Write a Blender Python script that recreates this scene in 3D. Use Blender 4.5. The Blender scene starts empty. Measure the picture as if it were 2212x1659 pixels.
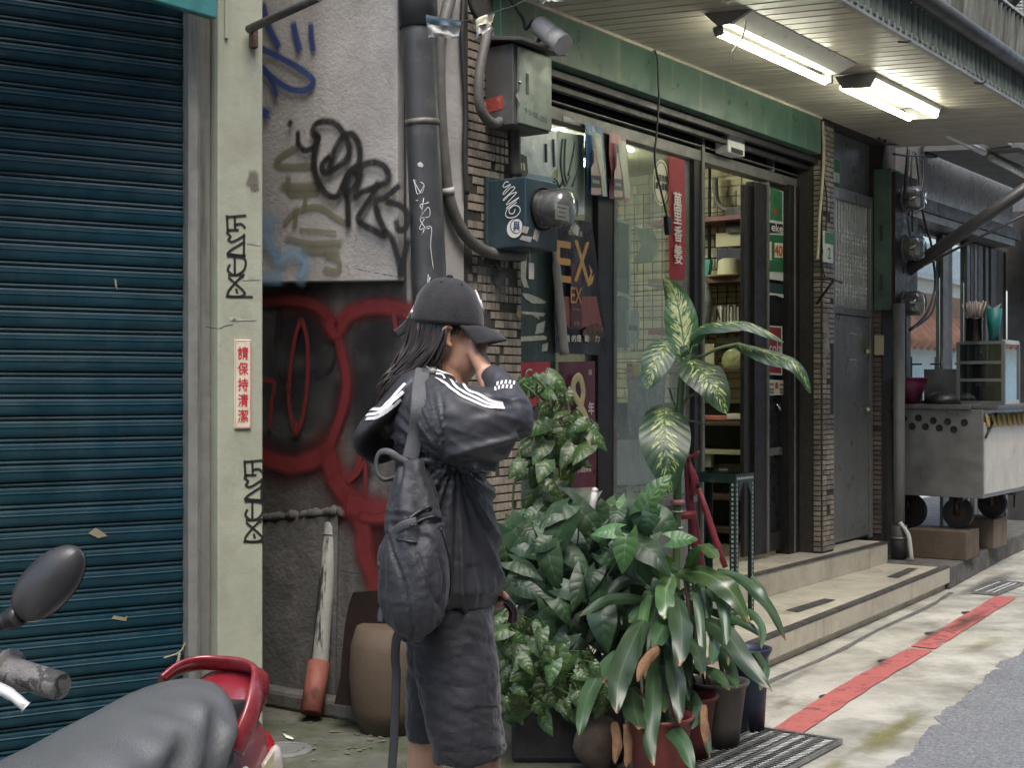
import bpy, bmesh, math, random
from mathutils import Vector, Matrix, noise as mn
from mathutils.bvhtree import BVHTree

# ------------------------------------------------------------------ camera, sky, sun, exposure
SC = bpy.context.scene
C = SC.collection
cam_d = bpy.data.cameras.new('camera'); cam = bpy.data.objects.new('camera', cam_d); C.objects.link(cam)
cam_d.sensor_width = 36.0; cam_d.lens = 36.0 * 3000 / 2212; cam_d.shift_y = 11.5 / 2212
cam_d.clip_start = 0.05; cam_d.clip_end = 500
cam.location = (0, 0, 1.38); cam.rotation_euler = (math.radians(90), 0, 0)
SC.camera = cam
SC.view_settings.view_transform = 'Standard'; SC.view_settings.look = 'None'
SC.view_settings.exposure = 1.35; SC.view_settings.gamma = 1.0; SC.view_settings.use_curve_mapping = False
SUN_EL, SUN_AZ = math.radians(62), math.radians(165)      # azimuth from +Y clockwise: behind the camera, to the right
w = bpy.data.worlds.new('World'); SC.world = w; w.use_nodes = True
nt = w.node_tree; sky = nt.nodes.new('ShaderNodeTexSky'); sky.sky_type = 'NISHITA'; sky.sun_disc = False
sky.sun_elevation = SUN_EL; sky.sun_rotation = SUN_AZ; sky.air_density = 1.0; sky.dust_density = 4.0; sky.ozone_density = 1.0
nt.links.new(sky.outputs[0], nt.nodes['Background'].inputs[0]); nt.nodes['Background'].inputs[1].default_value = 0.15
sun_d = bpy.data.lights.new('sun', 'SUN'); sun_d.energy = 1.0; sun_d.angle = math.radians(35); sun_d.color = (1, .985, .96)
sun = bpy.data.objects.new('sun', sun_d); C.objects.link(sun)
_d = Vector((math.sin(SUN_AZ) * math.cos(SUN_EL), math.cos(SUN_AZ) * math.cos(SUN_EL), math.sin(SUN_EL)))
sun.rotation_euler = _d.to_track_quat('Z', 'Y').to_euler()
SC.render.engine = 'CYCLES'
SC.cycles.use_denoising = True
SC.cycles.max_bounces = 7; SC.cycles.transparent_max_bounces = 24; SC.cycles.diffuse_bounces = 4
SC.cycles.caustics_reflective = False; SC.cycles.caustics_refractive = False

# ------------------------------------------------------------------ frames
RN = random.Random(11)
PI = math.pi
F0, U0, V0, H0 = 3000.0, 1106.0, 841.0, 1.38
PH = math.atan(2134 / 3000.0); SN, CS = math.sin(PH), math.cos(PH)
DF = 3.83                                                     # the shop front stands this far from the camera
MF = Matrix(((SN, -CS, 0, -DF * CS), (CS, SN, 0, DF * SN), (0, 0, 1, 0), (0, 0, 0, 1)))   # street frame: x along the street, y into the shop
MI = Matrix.Identity(4)

def fp(s, D, z): return Vector((s, -D, z))                    # street frame point, D = distance out from the window plane
def P(U, V, y): return Vector(((U - U0) / F0 * y, y, H0 + (V0 - V) / F0 * y))   # world point at distance y
def fs(U, D):                                                 # where along the street a sight line meets the plane D
    t = (U - U0) / F0; y = (D - DF) / (CS * t - SN); return (SN * t + CS) * y
def fz(U, V, D):
    t = (U - U0) / F0; y = (D - DF) / (CS * t - SN); return H0 + (V0 - V) / F0 * y
def fq(U, V, D): return fp(fs(U, D), D, fz(U, V, D))
def gz(U, V, h=0.0):                                          # ground point -> (s, D)
    y = (H0 - h) * F0 / (V - V0); x = (U - U0) / F0 * y
    return (SN * x + CS * y, CS * x - SN * y + DF)
def w2f(p): return MF.inverted() @ Vector(p)

# ------------------------------------------------------------------ mesh builder
class MB:
    def __init__(self): self.v = []; self.f = []; self.m = []; self.s = []; self.a = []
    def add(self, vs, fs, mi=0, smooth=False, at=None):
        b = len(self.v); self.v += [Vector(p) for p in vs]
        self.a += at if at else [(0, 0, 1)] * len(vs)
        for f in fs: self.f.append([b + i for i in f]); self.m.append(mi); self.s.append(smooth)
        return self
    def box(self, a, b, mi=0, M=None):
        x0, y0, z0 = a; x1, y1, z1 = b
        vs = [Vector((x, y, z)) for x in (x0, x1) for y in (y0, y1) for z in (z0, z1)]
        if M: vs = [M @ p for p in vs]
        fs = [(0, 1, 3, 2), (4, 6, 7, 5), (0, 4, 5, 1), (2, 3, 7, 6), (0, 2, 6, 4), (1, 5, 7, 3)]
        if (x1 - x0) * (y1 - y0) * (z1 - z0) < 0: fs = [f[::-1] for f in fs]
        return self.add(vs, fs, mi)
    def fbox(self, s0, s1, D0, D1, z0, z1, mi=0):             # box in the street frame
        return self.box((min(s0, s1), -max(D0, D1), min(z0, z1)), (max(s0, s1), -min(D0, D1), max(z0, z1)), mi)
    def poly(self, pts, mi=0): return self.add(pts, [tuple(range(len(pts)))], mi)
    def grid(self, fn, nu, nv, mi=0, smooth=True, closed=False):
        vs = []; at = []
        for i in range(nu + 1):
            for j in range(nv + 1):
                u, v = i / nu, j / nv; vs.append(fn(u, v)); at.append((u * 2 - 1, v, 1))
        fs = [(i * (nv + 1) + j, (i + 1) * (nv + 1) + j, (i + 1) * (nv + 1) + j + 1, i * (nv + 1) + j + 1) for i in range(nu) for j in range(nv)]
        return self.add(vs, fs, mi, smooth, at)
    def tube(self, pts, r, n=10, mi=0, caps=True, up=None, sq=None):
        pts = [Vector(p) for p in pts]; N = len(pts)
        rs = r if isinstance(r, (list, tuple)) else [r] * N
        vs = []; prev = None
        for i, p in enumerate(pts):
            t = (pts[min(i + 1, N - 1)] - pts[max(i - 1, 0)]).normalized()
            if prev is None:
                h = Vector(up) if up else (Vector((0, 0, 1)) if abs(t.z) < .9 else Vector((0, 1, 0)))
                a = t.cross(h).normalized()
            else:
                a = (prev - t * prev.dot(t)).normalized()
            prev = a; b = a.cross(t).normalized()
            q = rs[i]; ra, rb = (q if isinstance(q, (list, tuple)) else (q, q))
            for k in range(n):
                an = 2 * PI * k / n; ca, sa = math.cos(an), math.sin(an)
                if sq: ca = math.copysign(abs(ca) ** sq, ca); sa = math.copysign(abs(sa) ** sq, sa)
                vs.append(p + a * ra * ca + b * rb * sa)
        fs = [(i * n + k, i * n + (k + 1) % n, (i + 1) * n + (k + 1) % n, (i + 1) * n + k) for i in range(N - 1) for k in range(n)]
        self.add(vs, fs, mi, True)
        if caps:
            b = len(self.v) - len(vs)
            self.f.append([b + k for k in range(n)][::-1]); self.m.append(mi); self.s.append(False)
            self.f.append([b + (N - 1) * n + k for k in range(n)]); self.m.append(mi); self.s.append(False)
        return self
    def lathe(self, prof, o=(0, 0, 0), n=20, mi=0, M=None, smooth=True):
        vs = []
        for r, z in prof:
            for k in range(n):
                a = 2 * PI * k / n; p = Vector((r * math.cos(a), r * math.sin(a), z)); vs.append((M @ p if M else p) + Vector(o))
        N = len(prof)
        return self.add(vs, [(i * n + k, i * n + (k + 1) % n, (i + 1) * n + (k + 1) % n, (i + 1) * n + k) for i in range(N - 1) for k in range(n)], mi, smooth)
    def cyl(self, a, b, r, n=14, mi=0): return self.tube([a, b], r, n, mi)
    def prism(self, pts, ex, mi=0):                            # closed outline extruded by the vector ex
        n = len(pts); ex = Vector(ex); pts = [Vector(p) for p in pts]
        vs = pts + [p + ex for p in pts]
        fs = [tuple(range(n))[::-1], tuple(range(n, 2 * n))] + [(i, (i + 1) % n, n + (i + 1) % n, n + i) for i in range(n)]
        return self.add(vs, fs, mi)
    def ball(self, c, r, mi=0, nu=14, nv=10, M=None):
        c = Vector(c); r3 = Vector(r) if isinstance(r, (tuple, list, Vector)) else Vector((r, r, r))
        vs = []
        for j in range(nv + 1):
            th = PI * j / nv
            for i in range(nu):
                a = 2 * PI * i / nu; p = Vector((r3.x * math.sin(th) * math.cos(a), r3.y * math.sin(th) * math.sin(a), r3.z * math.cos(th)))
                vs.append((M @ p if M else p) + c)
        return self.add(vs, [(j * nu + i, (j + 1) * nu + i, (j + 1) * nu + (i + 1) % nu, j * nu + (i + 1) % nu) for j in range(nv) for i in range(nu)], mi, True)
    def mesh(self, name, mats, o=None):
        me = bpy.data.meshes.new(name); o = o or Vector((0, 0, 0))
        me.from_pydata([p - o for p in self.v], [], self.f); 
        for m in (mats if isinstance(mats, (list, tuple)) else [mats]): me.materials.append(m)
        me.polygons.foreach_set('material_index', self.m); me.polygons.foreach_set('use_smooth', self.s)
        at = me.attributes.new('luv', 'FLOAT_VECTOR', 'POINT'); at.data.foreach_set('vector', [c for t in self.a for c in t])
        me.update(); return me

ORG = {}
def link(name, me, parent=None, M=None):
    o = bpy.data.objects.new(name, me); C.objects.link(o)
    if parent: o.parent = parent; ORG[o.name] = ORG[parent.name]
    if M is not None: o.matrix_local = M
    return o
def tag(o, label, cat, group=None, kind=None):
    if label: o['label'] = label
    if cat: o['category'] = cat
    if group: o['group'] = group
    if kind: o['kind'] = kind
    return o
def thing(name, label, cat, org=(0, 0, 0), frame=MI, group=None):
    e = bpy.data.objects.new(name, None); C.objects.link(e); e.empty_display_size = .1
    e.matrix_world = frame @ Matrix.Translation(org); ORG[e.name] = Vector(org)
    return tag(e, label, cat, group)
def part(name, mb, mats, parent, bevel=0, label=None, kind=None):
    o = link(name, mb.mesh(name, mats, ORG[parent.name]), parent)
    if bevel: bev(o, bevel)
    if label: o['label'] = label
    if kind: o['kind'] = kind
    return o
def solo(name, mb, mats, label, cat, org=(0, 0, 0), frame=MI, group=None, bevel=0):
    o = link(name, mb.mesh(name, mats, Vector(org))); o.matrix_world = frame @ Matrix.Translation(org); ORG[o.name] = Vector(org)
    if bevel: bev(o, bevel)
    return tag(o, label, cat, group)
def struct(name, mb, mats, frame=MI, bevel=0):
    o = link(name, mb.mesh(name, mats)); o.matrix_world = frame.copy(); ORG[o.name] = Vector((0, 0, 0)); o['kind'] = 'structure'
    if bevel: bev(o, bevel)
    return o
def bev(o, wd, seg=2):
    m = o.modifiers.new('bevel', 'BEVEL'); m.width = wd; m.segments = seg; m.limit_method = 'ANGLE'; m.angle_limit = math.radians(40)
def piece(name, me, parent, M):                                # copy of a piece that shares its mesh
    o = bpy.data.objects.new(name, me); C.objects.link(o); o.parent = parent; o.matrix_local = M; ORG[o.name] = ORG[parent.name]
    return o
def smooth_pts(pts, k=6):                                      # Catmull-Rom through points
    pts = [Vector(p) for p in pts]; out = []
    for i in range(len(pts) - 1):
        p0, p1, p2, p3 = pts[max(i - 1, 0)], pts[i], pts[i + 1], pts[min(i + 2, len(pts) - 1)]
        for j in range(k):
            t = j / k
            out.append(.5 * ((2 * p1) + (p2 - p0) * t + (2 * p0 - 5 * p1 + 4 * p2 - p3) * t * t + (3 * p1 - p0 - 3 * p2 + p3) * t ** 3))
    out.append(pts[-1]); return out
def lerp(a, b, t): return a + (b - a) * t

_tx = {}
def text_geo(s):                                               # flat text -> (verts, faces) with its height scaled to the font's em
    if s in _tx: return _tx[s]
    cu = bpy.data.curves.new('lettering', 'FONT'); cu.body = s; cu.align_x = 'CENTER'; cu.align_y = 'CENTER'; cu.resolution_u = 3; cu.fill_mode = 'FRONT'
    ob = bpy.data.objects.new('lettering', cu); C.objects.link(ob); bpy.context.view_layer.update()
    me = ob.evaluated_get(bpy.context.evaluated_depsgraph_get()).to_mesh()
    vs = [v.co.copy() for v in me.vertices]; fs = [tuple(p.vertices) for p in me.polygons]
    ob.to_mesh_clear(); bpy.data.objects.remove(ob); bpy.data.curves.remove(cu)
    if vs:
        x0 = min(v.x for v in vs); x1 = max(v.x for v in vs); y0 = min(v.y for v in vs); y1 = max(v.y for v in vs)
        c = Vector(((x0 + x1) / 2, (y0 + y1) / 2, 0)); vs = [v - c for v in vs]
    _tx[s] = (vs, fs); return _tx[s]
def put_text(mb, s, o, ax, ay, w=None, h=None, mi=0, bend=None, bold=0):   # centred on o, stretched to width w and height h
    vs, fs = text_geo(s)
    if not vs: return
    W = max(v.x for v in vs) * 2; Hh = max(v.y for v in vs) * 2
    kx = w / W if w else h / Hh; ky = h / Hh if h else kx
    ax = Vector(ax).normalized(); ay = Vector(ay).normalized(); nn = ax.cross(ay); o = Vector(o)
    offs = [(0, 0)] if not bold else [(-bold, 0), (bold, 0), (0, bold), (0, -bold)]
    for k, (bx, by) in enumerate(offs):
        pts = [o + ax * (v.x * kx + bx) + ay * (v.y * ky + by) + nn * (k * .0002) for v in vs]
        if bend: pts = [bend(p) for p in pts]
        mb.add(pts, fs, mi)
# ------------------------------------------------------------------ materials
def _n(nt, t, **k):
    n = nt.nodes.new('ShaderNode' + t)
    for a, b in k.items():
        if isinstance(b, (tuple, list)) or a[0].isupper():
            n.inputs[a].default_value = b
        else: setattr(n, a, b)
    return n
def _mix(nt, fac, a, b, mode='MIX'):
    m = nt.nodes.new('ShaderNodeMix'); m.data_type = 'RGBA'; m.blend_type = mode; m.clamp_factor = True
    for s, x in ((m.inputs[0], fac), (m.inputs[6], a), (m.inputs[7], b)):
        if hasattr(x, 'links') or hasattr(x, 'is_output'): nt.links.new(x, s)
        elif isinstance(x, (int, float)): s.default_value = x
        else: s.default_value = (*x[:3], 1)
    return m.outputs[2]
def _ramp(nt, x, lo, hi, a=0.0, b=1.0):
    m = nt.nodes.new('ShaderNodeMapRange'); m.inputs[1].default_value = lo; m.inputs[2].default_value = hi; m.inputs[3].default_value = a; m.inputs[4].default_value = b
    nt.links.new(x, m.inputs[0]); return m.outputs[0]
def _math(nt, op, a, b=0.0, c=None):
    m = nt.nodes.new('ShaderNodeMath'); m.operation = op
    for s, x in zip(m.inputs, (a, b, c)):
        if x is None: continue
        if isinstance(x, (int, float)): s.default_value = x
        else: nt.links.new(x, s)
    return m.outputs[0]
def _noise(nt, scale, detail=5, rough=.6, stretch=None, vec=None, dist=0):
    if vec is None: vec = nt.nodes.new('ShaderNodeNewGeometry').outputs['Position']
    if stretch:
        mp = nt.nodes.new('ShaderNodeMapping'); mp.inputs['Scale'].default_value = stretch; nt.links.new(vec, mp.inputs[0]); vec = mp.outputs[0]
    n = nt.nodes.new('ShaderNodeTexNoise'); n.inputs['Scale'].default_value = scale; n.inputs['Detail'].default_value = detail; n.inputs['Roughness'].default_value = rough; n.inputs['Distortion'].default_value = dist
    nt.links.new(vec, n.inputs['Vector']); return n.outputs[0]
def newmat(name):
    m = bpy.data.materials.new(name); m.use_nodes = True
    return m, m.node_tree, m.node_tree.nodes['Principled BSDF']
MT = {}
def mat(name, col, rough=.6, metal=0, spec=.5, var=.18, vs=6, bump=.15, bs=80, dirt=None, streak=None, rnd=0, coat=0, sheen=0, rvar=.12, em=0, hs=None):
    if name in MT: return MT[name]
    m, nt, b = newmat(name); L = nt.links.new
    n1 = _noise(nt, vs, 6, .65)
    c = _mix(nt, _ramp(nt, n1, .3, .7), [x * (1 - var) for x in col], [min(x * (1 + var), 1) for x in col])
    if rnd:
        oi = nt.nodes.new('ShaderNodeObjectInfo'); hv = nt.nodes.new('ShaderNodeHueSaturation')
        L(_ramp(nt, oi.outputs['Random'], 0, 1, 1 - rnd, 1 + rnd), hv.inputs['Value']); L(c, hv.inputs['Color']); c = hv.outputs[0]
    if dirt:
        dc, lo, hi, sc, mx = dirt                              # colour, noise thresholds, scale, most
        c = _mix(nt, _ramp(nt, _noise(nt, sc, 8, .7, dist=.3), lo, hi, 0, mx), c, dc)
    if streak:
        dc, lo, hi, sx, mx = streak
        c = _mix(nt, _ramp(nt, _noise(nt, 1, 6, .6, (sx, sx, sx * .06)), lo, hi, 0, mx), c, dc)
    if hs:                                                       # scratches that run along the slats
        dc, lo, hi, mx = hs
        c = _mix(nt, _ramp(nt, _noise(nt, 1, 8, .7, (2.2, 2.2, 46), dist=.4), lo, hi, 0, mx), c, dc)
    L(c, b.inputs['Base Color'])
    b.inputs['Metallic'].default_value = metal; b.inputs['Specular IOR Level'].default_value = spec
    L(_ramp(nt, _noise(nt, vs * 2.3, 4), .3, .7, max(rough - rvar, .02), min(rough + rvar, 1)), b.inputs['Roughness'])
    if bump:
        bp = nt.nodes.new('ShaderNodeBump'); bp.inputs['Strength'].default_value = bump; bp.inputs['Distance'].default_value = .01
        L(_noise(nt, bs, 6, .7), bp.inputs['Height']); L(bp.outputs[0], b.inputs['Normal'])
    if coat: b.inputs['Coat Weight'].default_value = coat; b.inputs['Coat Roughness'].default_value = .12
    if sheen: b.inputs['Sheen Weight'].default_value = sheen; b.inputs['Sheen Roughness'].default_value = .4
    if em: L(c, b.inputs['Emission Color']); b.inputs['Emission Strength'].default_value = em
    MT[name] = m; return m
def spray(name, col, soft=.5, rough=.55, dens=1.0, grain=40):  # paint mist: dense in the middle of the stroke, thin at its edge
    m, nt, b = newmat(name); L = nt.links.new
    at = nt.nodes.new('ShaderNodeAttribute'); at.attribute_name = 'luv'
    sx = nt.nodes.new('ShaderNodeSeparateXYZ'); L(at.outputs['Vector'], sx.inputs[0])
    e = _math(nt, 'ABSOLUTE', sx.outputs[0]); e = _ramp(nt, e, 1, 1 - soft, 0, dens)
    e = _math(nt, 'MULTIPLY', e, _ramp(nt, _noise(nt, grain, 5, .7), .25, .55, .75, 1.0))
    e = _math(nt, 'MULTIPLY', e, sx.outputs[2])
    mx = nt.nodes.new('ShaderNodeMixShader'); tr = nt.nodes.new('ShaderNodeBsdfTransparent')
    L(e, mx.inputs[0]); L(tr.outputs[0], mx.inputs[1]); L(b.outputs[0], mx.inputs[2]); L(mx.outputs[0], nt.nodes['Material Output'].inputs[0])
    L(_mix(nt, _noise(nt, 9, 4), [x * .8 for x in col], [x * 1.25 for x in col]), b.inputs['Base Color']); b.inputs['Roughness'].default_value = rough
    return m
def worn(name, col, lo=.42, hi=.55, sc=14, rough=.7, stretch=None):     # paint with patches scrubbed off
    m, nt, b = newmat(name); L = nt.links.new
    f = _ramp(nt, _noise(nt, sc, 8, .75, stretch), lo, hi)
    mx = nt.nodes.new('ShaderNodeMixShader'); tr = nt.nodes.new('ShaderNodeBsdfTransparent')
    L(f, mx.inputs[0]); L(tr.outputs[0], mx.inputs[1]); L(b.outputs[0], mx.inputs[2]); L(mx.outputs[0], nt.nodes['Material Output'].inputs[0])
    L(_mix(nt, _noise(nt, 11, 5), [x * .75 for x in col], [min(x * 1.25, 1) for x in col]), b.inputs['Base Color']); b.inputs['Roughness'].default_value = rough
    return m
def glass(name, tint=(.9, .96, .93), dust=.06, dcol=(.45, .5, .45), refl=1.0):
    m, nt, b = newmat(name); L = nt.links.new; nt.nodes.remove(b)
    tr = nt.nodes.new('ShaderNodeBsdfTransparent'); tr.inputs[0].default_value = (*tint, 1)
    gl = nt.nodes.new('ShaderNodeBsdfGlossy'); gl.inputs['Roughness'].default_value = .01; gl.inputs['Color'].default_value = (.95, 1, .98, 1)
    df = nt.nodes.new('ShaderNodeBsdfDiffuse'); df.inputs[0].default_value = (*dcol, 1)
    fr = nt.nodes.new('ShaderNodeLayerWeight'); fr.inputs[0].default_value = .5
    fz_ = _math(nt, 'ADD', _math(nt, 'MULTIPLY', _math(nt, 'POWER', fr.outputs['Facing'], 5.0), .95), .05)
    m1 = nt.nodes.new('ShaderNodeMixShader'); m2 = nt.nodes.new('ShaderNodeMixShader')
    L(_math(nt, 'MULTIPLY', fz_, refl), m1.inputs[0]); L(tr.outputs[0], m1.inputs[1]); L(gl.outputs[0], m1.inputs[2])
    L(_ramp(nt, _noise(nt, 5, 6, .65, (1, 1, .5)), .3, .7, dust * .3, dust * 1.7), m2.inputs[0]); L(m1.outputs[0], m2.inputs[1]); L(df.outputs[0], m2.inputs[2])
    L(m2.outputs[0], nt.nodes['Material Output'].inputs[0]); return m
def emis(name, col, st):
    m, nt, b = newmat(name); b.inputs['Base Color'].default_value = (.8, .8, .8, 1)
    b.inputs['Emission Color'].default_value = (*col, 1); b.inputs['Emission Strength'].default_value = st; return m
def leafmat(name, dark, light, cream=None, thr=.5, rough=.38, veins=9, spec=.5, thick=.25, edge=None):
    m, nt, b = newmat(name); L = nt.links.new
    at = nt.nodes.new('ShaderNodeAttribute'); at.attribute_name = 'luv'
    sx = nt.nodes.new('ShaderNodeSeparateXYZ'); L(at.outputs['Vector'], sx.inputs[0]); u, v = sx.outputs[0], sx.outputs[1]
    au = _math(nt, 'ABSOLUTE', u)
    oi = nt.nodes.new('ShaderNodeObjectInfo')
    wv = _math(nt, 'SUBTRACT', v, _math(nt, 'MULTIPLY', au, .22))
    c = _mix(nt, _noise(nt, 7, 3), dark, light)
    hv = nt.nodes.new('ShaderNodeHueSaturation'); L(_ramp(nt, oi.outputs['Random'], 0, 1, .65, 1.4), hv.inputs['Value']); L(_ramp(nt, oi.outputs['Random'], 0, 1, .48, .515), hv.inputs['Hue']); L(c, hv.inputs['Color']); c = hv.outputs[0]
    vein = _ramp(nt, _math(nt, 'ABSOLUTE', _math(nt, 'SINE', _math(nt, 'MULTIPLY', wv, veins * PI))), 0, .22, 1, 0)
    if cream:
        cb = nt.nodes.new('ShaderNodeCombineXYZ'); L(_math(nt, 'MULTIPLY', u, 2.6), cb.inputs[0]); L(_math(nt, 'MULTIPLY', wv, 33), cb.inputs[1]); L(_math(nt, 'MULTIPLY', oi.outputs['Random'], 50), cb.inputs[2])
        nz = _noise(nt, 1.0, 3, .6, vec=cb.outputs[0], dist=.6)
        nz = _math(nt, 'SUBTRACT', nz, _math(nt, 'MULTIPLY', _math(nt, 'POWER', au, 2.2), .34))
        f = _ramp(nt, nz, thr - .025, thr + .025)
        f = _math(nt, 'MULTIPLY', f, _ramp(nt, au, .03, .07))
        c = _mix(nt, f, c, cream)
    else:
        c = _mix(nt, _math(nt, 'MULTIPLY', vein, .28), c, [min(1, x * 2.0) for x in light])
    c = _mix(nt, _ramp(nt, au, .015, .05, .6, 0), c, [min(1, x * 2.2) for x in light])
    if edge: c = _mix(nt, _ramp(nt, _math(nt, 'ADD', v, _math(nt, 'MULTIPLY', _noise(nt, 30, 3), .2)), 1.02, 1.1), c, edge)
    L(c, b.inputs['Base Color']); b.inputs['Roughness'].default_value = rough; b.inputs['Specular IOR Level'].default_value = spec
    bp = nt.nodes.new('ShaderNodeBump'); bp.inputs['Strength'].default_value = .35; bp.inputs['Distance'].default_value = .004
    L(_math(nt, 'ABSOLUTE', _math(nt, 'SINE', _math(nt, 'MULTIPLY', wv, veins * PI))), bp.inputs['Height']); L(bp.outputs[0], b.inputs['Normal'])
    if thick:
        tl = nt.nodes.new('ShaderNodeBsdfTranslucent'); L(_mix(nt, 1.0, c, (1.6, 1.9, .8), 'MULTIPLY'), tl.inputs[0])
        mx = nt.nodes.new('ShaderNodeMixShader'); mx.inputs[0].default_value = thick
        L(b.outputs[0], mx.inputs[1]); L(tl.outputs[0], mx.inputs[2]); L(mx.outputs[0], nt.nodes['Material Output'].inputs[0])
    return m
# ------------------------------------------------------------------ ground, road, kerbs, steps
concrete = mat('pavement concrete', (.43, .42, .365), .75, var=.16, vs=2.2, bump=.35, bs=45, dirt=((.13, .125, .10), .40, .66, 2.3, .8), streak=((.25, .24, .14), .5, .7, 1.2, .35))
asphalt = mat('asphalt', (.19, .195, .20), .5, var=.45, vs=55, bump=1.0, bs=70, dirt=((.36, .37, .38), .52, .60, 85, .85), streak=((.10, .10, .105), .5, .7, 1.1, .5), rvar=.15)  # base grey raised to stand in for wet glare on the road
moss_floor = mat('mossy floor', (.085, .085, .068), .85, var=.35, vs=3, bump=.6, bs=30, dirt=((.03, .042, .016), .42, .6, 4, .85))
terrazzo = mat('terrazzo', (.45, .42, .335), .42, var=.14, vs=5, bump=.05, dirt=((.20, .18, .13), .5, .72, 3.5, .6), streak=((.14, .12, .09), .55, .75, 7, .6))
kerb_grey = mat('kerb concrete', (.12, .115, .105), .8, var=.3, vs=7, bump=.5, bs=40, dirt=((.04, .04, .037), .45, .65, 8, .7))
nosing = mat('rubber nosing', (.05, .048, .045), .55, var=.3, vs=8, bump=.2, dirt=((.16, .15, .13), .5, .65, 9, .4))
g = MB(); g.poly([(-60, -60, 0), (60, -60, 0), (60, 60, 0), (-60, 60, 0)]); struct('pavement', g, concrete)
edge = [(-30, 4.9), (-6, 3.2), (0, 2.42), (2.5, 2.2), (4.2, 2.07), (4.92, 2.02), (5.54, 1.96), (5.9, 1.89), (6.42, 1.86), (7.0, 1.80), (7.48, 1.79), (8.6, 1.70), (10, 1.6), (13, 1.35), (20, .8), (45, -.5)]
g = MB(); pts = smooth_pts([fp(s, D, .004) for s, D in edge], 30)
for i, p in enumerate(pts): p.y += .035 * mn.noise(Vector((p.x * 3, 0, 0))) + .028 * mn.noise(Vector((p.x * 11, 0, 3))) + .018 * mn.noise(Vector((p.x * 31, 0, 7)))
for a, b in zip(pts[:-1], pts[1:]): g.poly([(a.x, a.y, .004), (a.x, -12, .004), (b.x, -12, .004), (b.x, b.y, .004)])
struct('road', g, asphalt, MF)
g = MB(); fl = [fp(-4, -3, .004), fp(-4, 1.5, .004)] + [fp(s, D, .004) for s, D in ((2.2, 1.45), (3.2, 1.32), (3.9, 1.22), (4.4, 1.2), (4.8, 1.02), (5.2, .86), (5.2, -.2), (4.3, -.2), (4.3, -3))]
g.poly(fl); struct('alley_floor', g, moss_floor, MF)
# lower step and upper step in front of the shop
o1 = [(5.1, .985), (6.33, .909), (8.0, .83), (9.53, .745)]
def strip(mb, pts, off, z0, z1, mi=0):                          # low solid between a line and the same line moved back
    a = [fp(s, D, z0) for s, D in pts]; b = [fp(s, D - off, z0) for s, D in pts]
    mb.prism([*a, *b[::-1]][::-1], (0, 0, z1 - z0), mi)
st = MB(); st.prism([fp(s, D - .03, 0) for s, D in o1][::1] + [fp(9.53, .2, 0), fp(5.1, .2, 0)], (0, 0, .15))
s1 = struct('lower_step', st, terrazzo, MF, .004)
nz = MB(); strip(nz, o1, .045, .152, .166); strip(nz, [(s, D) for s, D in o1], .032, .05, .15, 1)
part('nosing', nz, [nosing, terrazzo], s1)
for (ua, va, ub, vb, uc, vc, ud, vd) in ((1697, 1318, 1722, 1323, 1806, 1296, 1781, 1293), (1916, 1246, 1940, 1249, 1983, 1228, 1962, 1227)):
    q = MB(); q.poly([fp(*gz(u, v, .154), .154) for u, v in ((ua, va), (ub, vb), (uc, vc), (ud, vd))]); part('grip_strip', q, nosing, s1)
st = MB(); st.fbox(5.1, 9.55, -.25, .30, .15, .30); s2 = struct('upper_step', st, terrazzo, MF, .004)
nz = MB(); nz.fbox(5.1, 9.553, .262, .306, .293, .303); part('nosing', nz, nosing, s2)
kp = [(9.535, .743), (10.5, .65), (11.3, .57), (12.3, .50), (16, .25), (24, -.3)]
st = MB(); st.prism([fp(s, D, 0) for s, D in kp] + [fp(24, -1.5, 0), fp(9.535, -1.5, 0)], (0, 0, .15))
struct('kerb', st, kerb_grey, MF, .008)
gut = MB()
gp = smooth_pts([fp(s, D, .003) for s, D in ((5.15, 1.10), (6.0, 1.03), (6.9, 1.0), (7.7, .93), (8.7, .88), (9.4, .80))], 6)
for i, (a, b) in enumerate(zip(gp[:-1], gp[1:])):
    wa = .016 + .012 * mn.noise(a * 5); wb = .016 + .012 * mn.noise(b * 5)
    gut.poly([a + Vector((0, -wa, 0)), b + Vector((0, -wb, 0)), b + Vector((0, wb, 0)), a + Vector((0, wa, 0))])
struct('gutter_crack', gut, kerb_grey, MF)
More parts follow.
